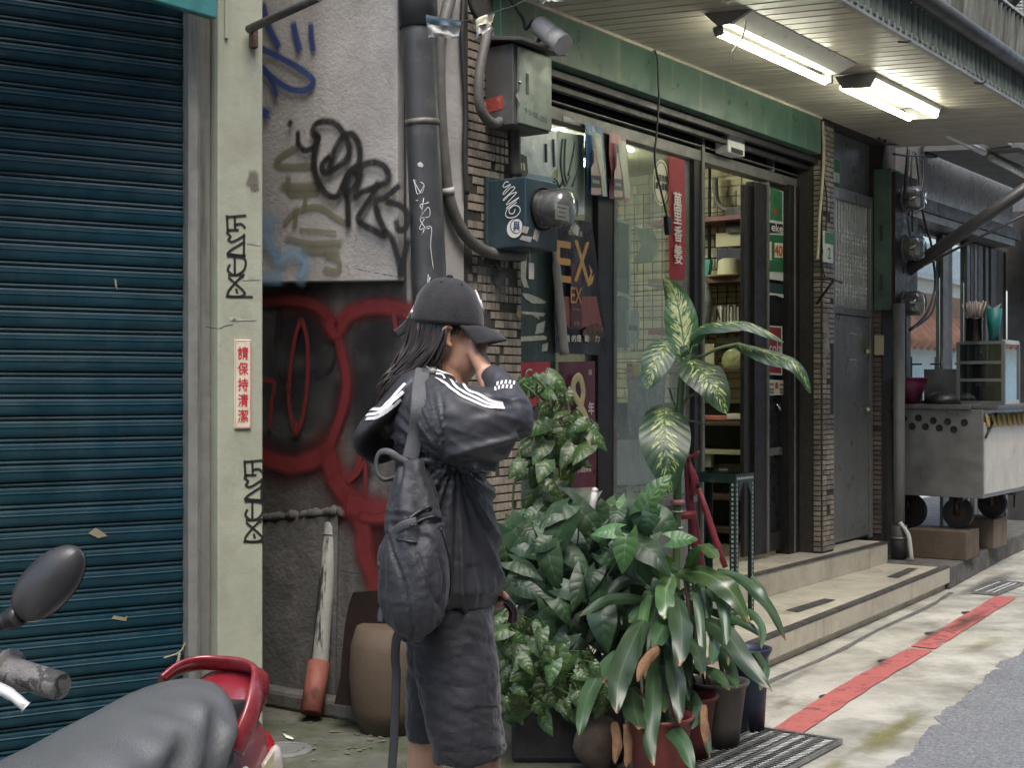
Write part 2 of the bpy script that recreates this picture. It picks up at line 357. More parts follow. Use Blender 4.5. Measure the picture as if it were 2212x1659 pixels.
# red no-stopping line
red = worn('red road paint', (.40, .115, .105), .36, .46, 7, .55)
rl = MB(); cen = smooth_pts([fp(5.15, 1.50, .006), fp(6.2, 1.40, .006), (7.2, -1.335, .006), (8.3, -1.25, .006), (9.4, -1.165, .006)], 24)
for i, (a, b) in enumerate(zip(cen[:-1], cen[1:])):
    wa = .066 + .008 * mn.noise(a * 6 + Vector((0, 0, 5))); wb = .066 + .008 * mn.noise(b * 6 + Vector((0, 0, 5)))
    if i in (49,): continue
    rl.poly([a + Vector((0, -wa, 0)), b + Vector((0, -wb, 0)), b + Vector((0, wb, 0)), a + Vector((0, wa, 0))])
rl.poly([fp(4.05, 1.48, .006), fp(4.05, 1.62, .006), fp(4.42, 1.62, .006), fp(4.42, 1.48, .006)][::1])
struct('red_line', rl, red, MF)
def grate(name, s0, s1, D0, D1, label):
    c = fp((s0 + s1) / 2, (D0 + D1) / 2, 0); t = thing(name, label, 'drain grate', c, MF)
    dark = mat('drain shadow', (.012, .012, .012), .9, bump=0); zinc = mat('galvanised grating', (.33, .34, .335), .42, .75, var=.2, vs=20, bump=.1, dirt=((.12, .10, .08), .5, .7, 15, .6))
    p = MB(); p.poly([fp(s0, D0, .0055), fp(s0, D1, .0055), fp(s1, D1, .0055), fp(s1, D0, .0055)]); part('pit', p, dark, t)
    n = max(3, round((D1 - D0) / .085))
    for i in range(n + 1):
        D = lerp(D0, D1, i / n); p = MB(); p.fbox(s0, s1, D - .004, D + .004, .006, .022); part('bearing_bar', p, zinc, t)
    for s in (s0, s1):
        p = MB(); p.fbox(s - .006, s + .006, D0, D1, .006, .022); part('end_bar', p, zinc, t)
    p = MB(); m = int((s1 - s0) / .024)
    for i in range(1, m):
        s = lerp(s0, s1, i / m)
        for j in range(n * 3):
            a = lerp(D0, D1, j / (n * 3)); b = lerp(D0, D1, (j + 1) / (n * 3)); o = .006 if j % 2 else -.006
            p.tube([fp(s + o, a, .014), fp(s - o, b, .014)], .0035, 4, caps=False)
    part('mesh', p, zinc, t, kind='stuff'); return t
grate('drain_grate', 4.45, 5.13, 1.40, 1.75, 'steel drain grate in the pavement before the red line and flower pots')
grate('drain_grate', 9.42, 10.05, .93, 1.10, 'steel drain grate in the pavement by the far end of the red line')
pc = P(612, 1625, H0 * F0 / (1625 - V0))
def lids():
    m = MB(); m.lathe([(.001, .010), (.10, .010), (.112, .006), (.112, .0)], (pc.x, pc.y, .005), 24); m.lathe([(.07, .0105), (.07, .014), (.08, .014), (.08, .0105)], (pc.x, pc.y, .005), 24)
    solo('drain_cover', m, mat('iron cover', (.16, .16, .15), .6, .2, var=.3, bump=.6, bs=90), 'small round grey drain cover in the mossy floor behind the scooter', 'drain cover', (pc.x, pc.y, .005))
lids()
dot = mat('dark spot', (.02, .02, .02), .6, bump=0)  # flat dark fill for the drain holes
p = MB()
for u, v in ((1785, 1507), (1909, 1430), (2009, 1370), (2088, 1325)):
    s, D = gz(u, v); p.poly([fp(s + .055 * math.cos(a) * (1 + .2 * math.sin(3 * a)), D + .03 * math.sin(a), .005) for a in [2 * PI * k / 12 for k in range(12)]][::-1])
struct('drain_holes', p, dot, MF)
def hit(U, V, p0, n):                                           # sight line through a picture point meets a plane
    d = Vector(((U - U0) / F0, 1, (V0 - V) / F0)); o = Vector((0, 0, H0)); n = Vector(n)
    return o + d * ((Vector(p0) - o).dot(n) / d.dot(n))
def ground_stain(name, lst, mt):
    mb = MB()
    for (U, V, ru, rv, a, k) in lst:
        n = 40; vs = []; at = []; zz = .0062 + .0003 * k
        for rr in (0, .45, .75, 1):
            for i in range(n):
                an = 2 * PI * i / n; q = 1 + .55 * mn.noise(Vector((math.cos(an) * 1.7, math.sin(an) * 1.7, U * .01))) + .2 * mn.noise(Vector((math.cos(an) * 6, math.sin(an) * 6, U * .01)))
                vs.append(hit(U + ru * rr * q * math.cos(an) - rv * rr * q * math.sin(an) * -.9, V + rv * rr * q * math.sin(an) - ru * .42 * rr * q * math.cos(an), (0, 0, zz), (0, 0, 1))); at.append((rr, 0, a))
        mb.add(vs, [(r * n + i, r * n + (i + 1) % n, (r + 1) * n + (i + 1) % n, (r + 1) * n + i) for r in range(3) for i in range(n)], 0, False, at)
    o = link(name, mb.mesh(name, mt)); o['kind'] = 'structure'; ORG[o.name] = Vector((0, 0, 0))
LATE_STAINS = lambda: (ground_stain('moss_patch', [(1900, 1597, 75, 20, .8, 1), (1960, 1560, 50, 14, .6, 2), (2120, 1395, 50, 10, .4, 3), (1800, 1655, 40, 12, .6, 4)], spray('yellow moss', (.20, .19, .055), .8, .9, .8, 35)),
  ground_stain('wet_patch', [(2085, 1345, 60, 9, .8, 5), (2010, 1372, 40, 7, .6, 6), (1900, 1430, 50, 8, .35, 7), (1720, 1460, 60, 8, .5, 8), (1690, 1520, 30, 8, .4, 9), (2130, 1262, 70, 9, .8, 10)], spray('wet concrete', (.10, .095, .08), .8, .25, .75, 18)))

# ------------------------------------------------------------------ strokes of spray paint
def hit(U, V, p0, n):                                           # sight line through a picture point meets a wall plane
    d = Vector(((U - U0) / F0, 1, (V0 - V) / F0)); o = Vector((0, 0, H0)); n = Vector(n)
    return o + d * ((Vector(p0) - o).dot(n) / d.dot(n))
class Wall:                                                     # a wall plane in the world, with its outward normal
    def __init__(s, p0, n): s.p0 = Vector(p0); s.n = Vector(n).normalized(); s.k = 0; s.e = .002
    def __call__(s, U, V, lift=0): return hit(U, V, s.p0, s.n) + s.n * lift
    def stroke(s, mb, pts, w, frame, k=6, jit=0, lift=None, taper=True):
        if lift is None: s.k += 1; lift = s.e + .0006 * s.k
        q = smooth_pts([s(u, v, lift) for u, v in pts], k) if len(pts) > 2 else [s(u, v, lift) for u, v in pts]
        vs = []; at = []; N = len(q)
        ex0 = (q[0] - q[1]).normalized() * w * .5; ex1 = (q[-1] - q[-2]).normalized() * w * .5
        q = [q[0] + ex0] + q + [q[-1] + ex1]; N += 2
        for i, p in enumerate(q):
            t = (q[min(i + 1, N - 1)] - q[max(i - 1, 0)]).normalized(); sd = s.n.cross(t).normalized()
            ww = w * .5 * (1 + jit * mn.noise(p * 14))
            a = 0 if i in (0, N - 1) and taper else 1
            for x in (-1, 0, 1): vs.append(frame @ (p + sd * ww * x)); at.append((x, i / N, a))
        fs = []
        for i in range(N - 1):
            for x in range(2): fs.append((i * 3 + x, i * 3 + x + 1, (i + 1) * 3 + x + 1, (i + 1) * 3 + x))
        mb.add(vs, fs, 0, False, at)
    def blob(s, mb, U, V, ru, rv, frame, a=1.0, wob=.15):
        s.k += 1; lift = s.e + .0006 * s.k; n = 28; vs = [frame @ s(U, V, lift)]; at = [(0, 0, a)]
        for rr in (.5, 1):
            for i in range(n):
                an = 2 * PI * i / n; q = 1 + wob * mn.noise(Vector((math.cos(an) * 1.5, math.sin(an) * 1.5, U * .1)))
                vs.append(frame @ s(U + ru * rr * q * math.cos(an), V + rv * rr * q * math.sin(an), lift)); at.append((rr, 0, a))
        fs = [(0, 1 + i, 1 + (i + 1) % n) for i in range(n)] + [(1 + i, 1 + n + i, 1 + n + (i + 1) % n, 1 + (i + 1) % n) for i in range(n)]
        mb.add(vs, fs, 0, False, at)
    def poly(s, mb, pts, frame, lift=None, mi=0):
        if lift is None: s.k += 1; lift = s.e + .0006 * s.k
        mb.add([frame @ s(u, v, lift) for u, v in pts], [tuple(range(len(pts)))], mi)
Sv = Vector((SN, CS, 0)); Nv = Vector((CS, -SN, 0))
def crop(ox, oy, k): return lambda pts: [((ox + x / k) / 1.7753, (oy + y / k) / 1.7753) for x, y in pts]

LATE_STAINS()
# ------------------------------------------------------------------ plaster wall with graffiti, end-on to the street
SW = 4.37
plaster = mat('old plaster', (.36, .347, .33), .85, var=.16, vs=3, bump=.5, bs=55, dirt=((.22, .205, .19), .45, .68, 3.2, .65), streak=((.2, .19, .18), .52, .72, 5, .4))
lowwall = mat('shade darkened cement', (.085, .081, .074), .9, var=.3, vs=4, bump=.7, bs=28, dirt=((.055, .05, .047), .42, .62, 3.5, .85), streak=((.27, .26, .24), .55, .72, 3, .45))  # wall grey lowered to carry part of the shade on the left
wl = thing('cement_wall', 'grey plastered side wall covered in black, blue and red graffiti', 'wall', fp(SW, -1, 0), MF)
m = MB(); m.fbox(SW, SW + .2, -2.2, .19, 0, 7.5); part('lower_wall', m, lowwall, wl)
m = MB(); _a = hit(560, 610.5, MF @ fp(SW - .05, 0, 0), -Sv); _b = hit(888, 606, MF @ fp(SW - .05, 0, 0), -Sv); _a = w2f(_a); _b = w2f(_b); _k = (_b.z - _a.z) / (_b.y - _a.y)
m.prism([fp(SW - .05, -2.2, _a.z + _k * (2.2 - _a.y)), fp(SW - .05, .185, _b.z + _k * (-.185 - _b.y)), fp(SW - .05, .185, 7.5), fp(SW - .05, -2.2, 7.5)], (.048, 0, 0)); part('plaster_panel', m, plaster, wl, .006)
m = MB(); m.fbox(SW - .0015, SW + .36, .1905, .215, 0, 7.5); m.fbox(SW + .201, SW + .36, -.1, .19, 0, 7.5); part('plaster_strip', m, plaster, wl, .006)
rid = MB(); rp = smooth_pts([(570, 1120), (610, 1116), (660, 1112), (700, 1106), (735, 1104), (741, 1112), (741, 1150)], 6)
WLL = Wall(MF @ fp(SW, 0, 0), -Sv); WLU = Wall(MF @ fp(SW - .05, 0, 0), -Sv); FI = MF.inverted()
def rough_tube(mb, pts, r, amp, n=8):
    rs = [r * (1 + amp * mn.noise(Vector(p) * 31)) for p in pts]; mb.tube([p + Vector((mn.noise(p * 40), mn.noise(p * 43 + Vector((3, 0, 0))), mn.noise(p * 37))) * r * amp for p in pts], rs, n)
rq = smooth_pts([FI @ WLL(u, v) for u, v in ((562, 1121), (610, 1116), (660, 1112), (700, 1106), (736, 1104), (742, 1113))], 9)
rough_tube(rid, rq, .021, .55); part('mortar_ridge', rid, lowwall, wl)
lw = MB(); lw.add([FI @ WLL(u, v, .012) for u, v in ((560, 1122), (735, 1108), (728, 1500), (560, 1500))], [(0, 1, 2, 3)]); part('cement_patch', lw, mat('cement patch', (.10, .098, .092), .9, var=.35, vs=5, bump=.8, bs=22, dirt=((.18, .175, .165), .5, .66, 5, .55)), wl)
m = MB(); m.fbox(SW - .09, SW, -1.6, .15, 0, .085); part('wall_foot', m, lowwall, wl, .02)
c2 = crop(960, 0, 1.121); c6 = crop(960, 1000, 1.276)
def strokes(name, mater, wall, cr, lst, label=None):
    mb = MB()
    for e in lst:
        if e[0] == 'o':
            (u, v), (u2, v2) = cr([e[1], (e[1][0] + e[2], e[1][1] + e[3])]); wall.blob(mb, u, v, u2 - u, v2 - v, FI, e[4] if len(e) > 4 else 1)
        else: wall.stroke(mb, cr(e[1]), e[0], FI, jit=.12)
    part(name, mb, mater, wl, label=label)
strokes('graffiti', spray('faded olive paint', (.16, .155, .10), .5, dens=.75, grain=25), WLU, c2,
  [(.045, [(190, 640), (125, 680), (130, 715), (270, 715)]), (.04, [(165, 765), (172, 830), (290, 828)]), (.05, [(145, 800), (215, 802), (300, 800)]), (.035, [(240, 850), (236, 892)]),
   (.035, [(150, 960), (195, 912), (290, 888), (365, 930), (405, 955)]), (.035, [(200, 900), (195, 970)]), (.035, [(160, 1022), (260, 1045), (390, 1042)]), (.02, [(220, 985), (370, 998)]), (.04, [(230, 1075), (380, 1080)]), (.035, [(335, 1095), (385, 1120), (380, 1165), (325, 1155)])])
strokes('graffiti', spray('pale blue paint', (.22, .36, .52), .9, dens=.7), WLU, c2,
  [('o', (85, 950), 70, 80, .8), (.10, [(70, 1010), (100, 1070), (130, 1120), (190, 1090), (240, 1130), (225, 1185)]), (.09, [(60, 1190), (130, 1190)]), (.02, [(75, 1070), (140, 1060), (95, 1080), (130, 1110)])])
strokes('graffiti', spray('blue paint', (.022, .045, .16), .55, dens=.97), WLU, c2,
  [(.052, [(62, 30), (85, 110), (128, 200)]), (.05, [(193, 108), (205, 160), (219, 212)]), (.042, [(268, 110), (271, 160), (279, 213)]),
   (.042, [(45, 205), (140, 250), (235, 305), (280, 350), (245, 388), (180, 383), (110, 340), (50, 280)]), (.036, [(50, 285), (98, 345), (122, 412)]), (.065, [(62, 485), (82, 491)])])
strokes('graffiti', spray('black paint', (.012, .012, .013), .6, dens=1.0), WLU, c2,
  [(0.044, [(178, 530), (183, 533)]), (0.039, [(215, 572), (218, 620), (245, 648), (285, 632), (305, 595), (288, 575)]),
   (0.044, [(300, 600), (278, 565), (305, 528), (365, 528), (410, 572), (437, 640), (420, 690), (372, 728), (335, 745), (318, 715), (350, 675)]),
   (0.047, [(298, 600), (284, 690), (300, 772), (340, 836), (382, 846), (410, 795), (440, 740), (478, 757)]),
   (0.044, [(352, 720), (372, 650), (408, 592), (450, 580), (480, 630), (478, 700), (440, 742), (420, 800), (430, 880), (432, 970)]),
   (0.047, [(430, 835), (470, 790), (490, 720), (540, 700), (590, 720), (605, 770), (570, 800), (500, 825), (462, 850)]),
   (0.044, [(560, 790), (530, 850), (478, 930), (490, 962), (540, 990), (592, 1010), (562, 930), (552, 870), (592, 850), (650, 803)]),
   (0.042, [(600, 868), (660, 888), (692, 930), (682, 980), (650, 990), (640, 955)]), (0.044, [(595, 1000), (622, 1030), (648, 1110), (662, 1180)]), (0.044, [(662, 1180), (676, 1100), (692, 1040)])])
strokes('graffiti', spray('black fill paint', (.014, .014, .016), .75, dens=.93, grain=14), WLL, c6,
  [('o', (230, 560), 260, 420, .95), ('o', (250, 330), 150, 150, .8), ('o', (600, 620), 190, 420, .95), ('o', (640, 1390), 110, 190, .95), ('o', (620, 360), 170, 110, .8), (.05, [(150, 250), (140, 400), (160, 560)]), (.03, [(340, 250), (420, 400), (400, 520), (330, 560)]), (.12, [(70, 890), (200, 920), (330, 920), (420, 800), (450, 640)]), ('o', (560, 1020), 70, 90, .8)])
strokes('graffiti', spray('grey paint', (.09, .094, .098), .9, dens=.45, grain=14), WLL, c6, [('o', (250, 500), 130, 60, .7), ('o', (340, 700), 110, 190, .8), ('o', (190, 800), 110, 80, .7), ('o', (560, 500), 60, 60, .5), ('o', (150, 480), 60, 120, .5)])
strokes('graffiti', spray('red haze', (.10, .016, .018), 1.0, dens=.6, grain=12), WLL, c6,
  [(.20, [(40, 930), (150, 1000), (230, 1010), (330, 960), (400, 930)]), (.26, [(380, 900), (430, 1070), (510, 1180), (565, 1300), (600, 1430), (640, 1600)]), (.16, [(200, 200), (330, 220), (420, 330), (480, 270), (600, 225), (760, 240)]), (.12, [(460, 450), (485, 600), (440, 800)]), (.22, [(500, 1190), (600, 1215), (700, 1230)]), (.14, [(480, 1080), (560, 960)])])
strokes('graffiti', spray('red paint', (.145, .020, .022), .55, dens=.93, grain=20), WLL, c6,
  [(.066, [(55, 200), (160, 190), (260, 195), (330, 220), (390, 270), (432, 350), (462, 470), (482, 600), (462, 730), (412, 870), (400, 930), (432, 1000), (492, 1075)]),
   (.092, [(395, 300), (432, 350), (480, 270), (560, 232), (660, 222), (790, 245)]), (.03, [(712, 230), (718, 290), (724, 330)]), (.03, [(755, 250), (800, 300)]),
   (.032, [(258, 290), (228, 400), (203, 600), (205, 720), (235, 838), (270, 760), (292, 600), (292, 400), (266, 290)]), (.03, [(65, 580), (120, 588), (132, 610), (118, 700), (110, 810)]), ('o', (202, 615), 17, 40, 1), ('o', (238, 820), 20, 45, 1),
   (.10, [(60, 955), (150, 985), (230, 1000), (330, 970), (390, 940)]), (.12, [(400, 960), (430, 1070), (510, 1180), (565, 1300), (575, 1430), (620, 1560), (640, 1680)]), (.03, [(490, 1075), (545, 1000), (562, 870), (560, 800)]), (.028, [(495, 1080), (540, 1040), (575, 990), (580, 1120), (582, 1190)]), (.14, [(500, 1190), (600, 1215), (700, 1230)]), (.05, [(560, 1250), (640, 1260), (690, 1240)])])
strokes('crack', worn('hairline', (.05, .045, .04), .45, .5, 60), WLU, c2, [(.004, [(465, 1155), (520, 1168), (590, 1180), (650, 1192)]), (.003, [(440, 980), (470, 1020), (460, 1060)]), (.003, [(430, 1140), (440, 1190)])])
strokes('crack', worn('hairline low', (.04, .04, .04), .45, .5, 60), WLL, crop(980, 1880, 2.0226), [(.006, [(690, 622), (760, 635), (800, 642), (860, 640)])])

# ------------------------------------------------------------------ left building: shutter, pillar, hood
AL = math.radians(57.4); La = Vector((math.sin(AL), math.cos(AL), 0)); Lb = Vector((-La.y, La.x, 0)); L0 = Vector((-.9505, 5.3, 0))
ML = Matrix(((La.x, Lb.x, 0, L0.x), (La.y, Lb.y, 0, L0.y), (0, 0, 1, 0), (0, 0, 0, 1))); LI = ML.inverted()
pillar_paint = mat('pale green paint', (.30, .315, .24), .7, var=.1, vs=4, bump=.25, bs=30, dirt=((.20, .195, .155), .5, .72, 3.2, .7), streak=((.26, .25, .2), .52, .7, 9, .4))
pl = thing('concrete_pillar', 'pale green painted pillar with black tags and a red lettered notice', 'pillar', (-.09, .15, 0), ML)
m = MB(); m.box((-.18, 0, 0), (0, .8, 6.5)); part('shaft', m, pillar_paint, pl, .006)
WP = Wall(L0, -Lb)
ink = spray('black marker', (.012, .012, .012), .25, dens=1.0, grain=90)
def tagstrokes(cr, lst, w):
    mb = MB()
    for l in lst: WP.stroke(mb, cr(l), w * 1.25, LI, k=5, lift=.0022, taper=False)
    part('tag', mb, ink, pl)
HENT = [[(975, 930), (978, 990)], [(975, 932), (1052, 926)], [(978, 988), (1020, 988)], [(1008, 930), (1010, 985)], [(1010, 965), (1035, 962), (1050, 975)],
  [(985, 990), (975, 1000), (990, 1015), (980, 1030), (1000, 1038), (1048, 1012)], [(1048, 1010), (1047, 1095)], [(1047, 1040), (978, 1088), (1047, 1098)], [(978, 1090), (1050, 1100)],
  [(980, 1100), (1048, 1110), (1052, 1150), (1030, 1175), (1000, 1180), (978, 1160), (985, 1140)], [(1008, 1105), (1008, 1172)], [(985, 1182), (1045, 1180)],
  [(985, 1195), (1040, 1245), (1050, 1265), (1020, 1275), (980, 1270), (985, 1245), (1030, 1195), (1042, 1190)], [(1015, 1245), (1018, 1255)], [(975, 1274), (1080, 1276)]]
tagstrokes(crop(0, 0, 1.1206), HENT, .0085)
off = lambda pts: [(u + 38, v + 529) for u, v in crop(0, 0, 1.1206)(pts)]
tagstrokes(lambda p: [(min(u, 566.5), v + (1 if u < 560 else 0)) for u, v in off(p)], HENT, .0085)
scar = MB()
for pts in ([(985, 1363), (1095, 1363), (1098, 1378), (988, 1378)], [(1060, 1038), (1118, 1040), (1116, 1056), (1060, 1046)], [(1040, 1190), (1115, 1190), (1115, 1202), (1040, 1205)]): WP.poly(scar, crop(0, 0, 1.1206)(pts), LI, .0018)
part('old_tape', scar, mat('old tape', (.30, .29, .24), .6, var=.4, vs=30), pl)
ch = MB()
for u, v, a, b in ((545, 388, 14, 26), (552, 405, 8, 12), (505, 690, 6, 3)): WP.blob(ch, u, v, a, b, LI, 1, .6)
part('chipped_paint', ch, spray('chipped plaster', (.13, .12, .10), .5, dens=.9, grain=60), pl)
ck = MB(); WP.stroke(ck, crop(0, 0, 1.1206)([(885, 1405), (940, 1412), (965, 1400), (1000, 1395)]), .003, LI, lift=.002); part('crack', ck, ink, pl)
# notice
def wq(wall, U, V, frame, lift): return frame @ wall(U, V, lift)
n0 = wq(WP, 523, 830, LI, .001); nw, nh = .066, .338
sg = thing('notice_sign', 'narrow cream notice with red characters fixed to the green pillar', 'sign', n0, ML)
m = MB(); m.box((n0.x - nw / 2, -.009, n0.z - nh / 2), (n0.x + nw / 2, -.0005, n0.z + nh / 2)); part('plate', m, mat('cream plate', (.58, .53, .43), .5, var=.1, dirt=((.35, .28, .2), .5, .7, 9, .5)), sg, .003)
m = MB(); b = .003
for (x0, x1, z0, z1) in ((-.029, .029, .163, .1645), (-.029, .029, -.1645, -.163), (-.030, -.0285, -.1645, .1645), (.0285, .030, -.1645, .1645)): m.box((n0.x + x0, -.0096, n0.z + z0), (n0.x + x1, -.0091, n0.z + z1))
for i, chx in enumerate('請保持清潔'): put_text(m, chx, (n0.x, -.0098, n0.z + .118 - i * .0595), (1, 0, 0), (0, 0, 1), .040, .047, bold=.0009)
part('lettering', m, mat('red lettering', (.45, .03, .04), .5, var=.2, vs=40, bump=0), sg)
# iron rod and bracket from the pillar
m = thing('awning_rod', 'thin dark iron rod slanting up from a rusty bracket on the green pillar', 'rod', LI @ WP(536, 75), ML)
q = MB(); q.tube([LI @ P(538, 62, 5.24), LI @ P(690, -8, 4.7)], .016, 10); part('rod', q, mat('weathered iron', (.085, .08, .075), .6, .5, var=.3, vs=20), m)
q = MB(); q.box((-.058, -.03, 2.675), (-.03, .0, 2.755)); part('bracket', q, mat('rust', (.09, .06, .04), .85, .2, var=.5, vs=40, bump=.6), m, .004)
# shutter
tealp = mat('teal shutter paint', (.0025, .024, .037), .42, var=.25, vs=3.5, bump=.08, bs=60, hs=((.045, .045, .036), .585, .70, .6), dirt=((.012, .035, .045), .5, .70, 2.0, .6), streak=((.016, .05, .06), .5, .7, 6, .4), rvar=.14, spec=.35)  # teal kept extra dark so the colour carries the dimness of this side
rs_ = thing('roller_shutter', 'closed teal roller shutter of ribbed metal slats beside the green pillar', 'shutter', (-1.2, .1, 0), ML)
PT = .0785
prof = [(.100, .000), (.092, .0006), (.0880, .004), (.0855, .012), (.0850, .022), (.0855, .034), (.0835, .0365), (.0835, .0395), (.0862, .042), (.0872, .052), (.0895, .058), (.0985, .0605), (.0985, .0625), (.091, .064), (.089, .069), (.091, .0745), (.100, .0785)]
sl = MB(); xs = [-2.6, -.285]
vs = [Vector((x, y, z)) for x in xs for y, z in prof]; n = len(prof)
sl.add(vs, [(i, i + 1, n + i + 1, n + i) for i in range(n - 1)], 0, False)
smes = []
for k in range(5):
    sl = MB(); nx = 26; vs = []
    for i in range(nx + 1):
        x = lerp(-2.6, -.285, i / nx); o = .0028 * mn.noise(Vector((x * 1.6, k * 7.3, 0))) + .0012 * mn.noise(Vector((x * 6, k * 3.1, 5)))
        dz = .0010 * mn.noise(Vector((x * 2.5, k * 5.1, 9)))
        for y, z in prof: vs.append(Vector((x, y + o, z + dz)))
    sl.add(vs, [(i * n + j, i * n + j + 1, (i + 1) * n + j + 1, (i + 1) * n + j) for i in range(nx) for j in range(n - 1)], 0, False); smes.append(sl.mesh('slat', tealp, ORG[rs_.name] * 1))
for i in range(41): piece('slat', smes[(i * 3 + i // 5) % 5], rs_, Matrix.Translation((0, .0015 * math.sin(i * 2.7), .03 + i * PT)))
m = MB(); m.box((-2.6, .075, 0), (-.285, .11, .03)); part('bottom_bar', m, tealp, rs_)
railm = mat('grey steel rail', (.22, .225, .205), .5, .4, var=.2, vs=8, streak=((.07, .07, .06), .5, .65, 14, .7))
m = MB(); m.box((-.283, .03, 0), (-.246, .12, 3.2)); m.box((-.2445, .05, 0), (-.2305, .12, 3.2)); m.box((-.229, .075, 0), (-.181, .13, 3.2)); part('guide_rail', m, railm, rs_, .002)
tp = MB(); WS = Wall(L0 + Lb * .085, -Lb)
def scrap(name, pts, mt, par, wall, frame, lift=.003):
    q = MB(); wall.poly(q, pts, frame, lift); part(name, q, mt, par)
dryl = mat('dry leaf scrap', (.22, .19, .12), .8, var=.3)
scrap('torn_tape', [(190, 1152), (206, 1140), (222, 1150), (232, 1158), (212, 1163)], dryl, rs_, WS, LI); scrap('torn_tape', [(245, 1330), (268, 1334), (275, 1330), (272, 1342), (240, 1337)], dryl, rs_, WS, LI)
scrap('torn_tape', [(246, 602), (251, 604), (253, 627), (249, 620)], dryl, rs_, WS, LI)
q = MB(); q.tube(smooth_pts([LI @ WS(u, v, .02) for u, v in ((413, 1362), (398, 1385), (384, 1408), (350, 1420))], 4), .0035, 5)
q.tube(smooth_pts([LI @ WS(u, v, .02) for u, v in ((384, 1408), (381, 1430), (377, 1448))], 4), [.003, .006, .006, .006, .009, .009, .008, .004, .002], 6); part('dead_twig', q, dryl, rs_)
# hood over the shutter
c0 = Vector((-1.0705, 5.05, 0)); c1 = c0 - Sv * 1.9; c2_ = c1 + Vector((-1.3, .6, 0)); c3 = c0 - La * .25 + Lb * .25
c2_ = c1 - Nv * .035; c3 = c0 - Nv * .035
m = MB(); m.prism([Vector((p.x, p.y, 2.728)) for p in (c0, c3, c2_, c1)][::1], (0, 0, .9))
hd = solo('shutter_hood', m, mat('teal sheet metal', (.05, .20, .20), .4, var=.12, vs=5, dirt=((.02, .07, .08), .5, .7, 6, .5)), 'teal sheet metal hood above the roller shutter', 'hood', c0, MI, bevel=.006)
m = MB(); m.box((-.155, -.012, 2.70), (-.143, -.001, 3.3)); part('hood_end', m, pillar_paint, pl)
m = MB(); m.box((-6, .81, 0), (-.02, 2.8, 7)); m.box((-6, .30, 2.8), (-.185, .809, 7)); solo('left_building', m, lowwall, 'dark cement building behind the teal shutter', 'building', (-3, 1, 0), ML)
# ------------------------------------------------------------------ big drain pipe, conduits, wires by the wall
pipe_grey = mat('grey painted pipe', (.048, .051, .053), .42, var=.2, vs=5, bump=.06, dirt=((.18, .175, .165), .55, .75, 7, .4), streak=((.04, .04, .042), .5, .7, 9, .5))
conduit = mat('old conduit', (.095, .092, .085), .6, var=.25, vs=12, bump=.2, dirt=((.2, .19, .175), .52, .72, 10, .4))
black_c = mat('black cable', (.02, .02, .021), .55, bump=0)
dp = thing('drain_pipe', 'thick dark grey drainpipe with a scratched white tag beside the graffiti wall', 'drainpipe', w2f(P(960, 1535, 5.62)), MF)
ax = [P(897, -80, 5.60), P(905, 100, 5.60), P(926, 560, 5.62), P(960, 1535, 5.66)]
axf = [w2f(p) for p in ax]
m = MB(); m.tube(axf, .069, 24); part('pipe', m, pipe_grey, dp)
m = MB(); a = axf[0].lerp(axf[1], .78); m.tube([axf[0], a], .077, 24); part('collar', m, pipe_grey, dp)
for t in (.36,):
    m = MB(); a = axf[1].lerp(axf[2], t); d = (axf[2] - axf[1]).normalized(); m.tube([a - d * .012, a + d * .012], .0715, 24); part('clamp', m, mat('rusty clamp', (.14, .13, .11), .6, .5, var=.4, vs=40), dp)
def on_pipe(U, V, r=.0705):                                     # nearest point of the pipe's skin on a sight line
    d = Vector(((U - U0) / F0, 1, (V0 - V) / F0)); o = Vector((0, 0, H0)); A, B = ax[1], ax[2]; e = (B - A).normalized(); w0 = o - A
    dp_ = d - e * d.dot(e); wp = w0 - e * w0.dot(e); a_ = dp_.dot(dp_); b_ = 2 * dp_.dot(wp); c_ = wp.dot(wp) - r * r; D = max(b_ * b_ - 4 * a_ * c_, 0)
    return o + d * ((-b_ - math.sqrt(D)) / (2 * a_))
def pipe_lines(lst, r, k=4):
    q = MB()
    for l in lst: q.tube([w2f(p) for p in smooth_pts([on_pipe(u, v) for u, v in l], k)] if len(l) > 2 else [w2f(on_pipe(u, v)) for u, v in l], r, 4)
    return q
chalk = mat('white scratches', (.62, .62, .60), .7, bump=0)
part('tag', pipe_lines([c2(l) for l in ([(702, 775), (735, 830), (745, 790), (700, 772)], [(705, 780), (720, 835), (748, 795)], [(712, 860), (768, 870), (730, 880), (740, 900)], [(745, 850), (735, 930)], [(728, 935), (765, 890), (770, 930), (730, 940), (755, 985)], [(748, 940), (728, 985), (772, 980)], [(748, 985), (735, 1015)], [(735, 985), (778, 975), (775, 1060), (788, 1160)], [(765, 1180), (762, 1220), (772, 1190), (768, 1225)])], .0016), chalk, dp)
sc_ = MB(); b_ = [w2f(on_pipe(u, v, .0712)) for u, v in c2([(718, 702), (732, 694), (745, 708), (740, 718), (722, 714)])]; sc_.poly(b_); part('torn_sticker', sc_, mat('torn paper', (.5, .48, .42), .8, var=.3, vs=50), dp)
def line_thing(name, pts, r, mt, label, cat, k=6, n=10, group=None):
    q = MB(); q.tube(smooth_pts(pts, k), r, n); return solo(name, q, mt, label, cat, pts[-1], MF, group)
line_thing('pipe', [w2f(P(932, -60, 5.75)), w2f(P(938, 200, 5.75)), w2f(P(946, 560, 5.76)), w2f(P(975, 1500, 5.8))], .022, pipe_grey, 'thin dark pipe running down close behind the thick drainpipe', 'pipe', 3, 12)
line_thing('cable', [w2f(P(u, v, 5.72)) for u, v in ((872, -30), (868, 60), (864, 150), (866, 230), (871, 310), (875, 380))], .006, black_c, 'thin black cable hanging left of the thick drainpipe', 'cable')
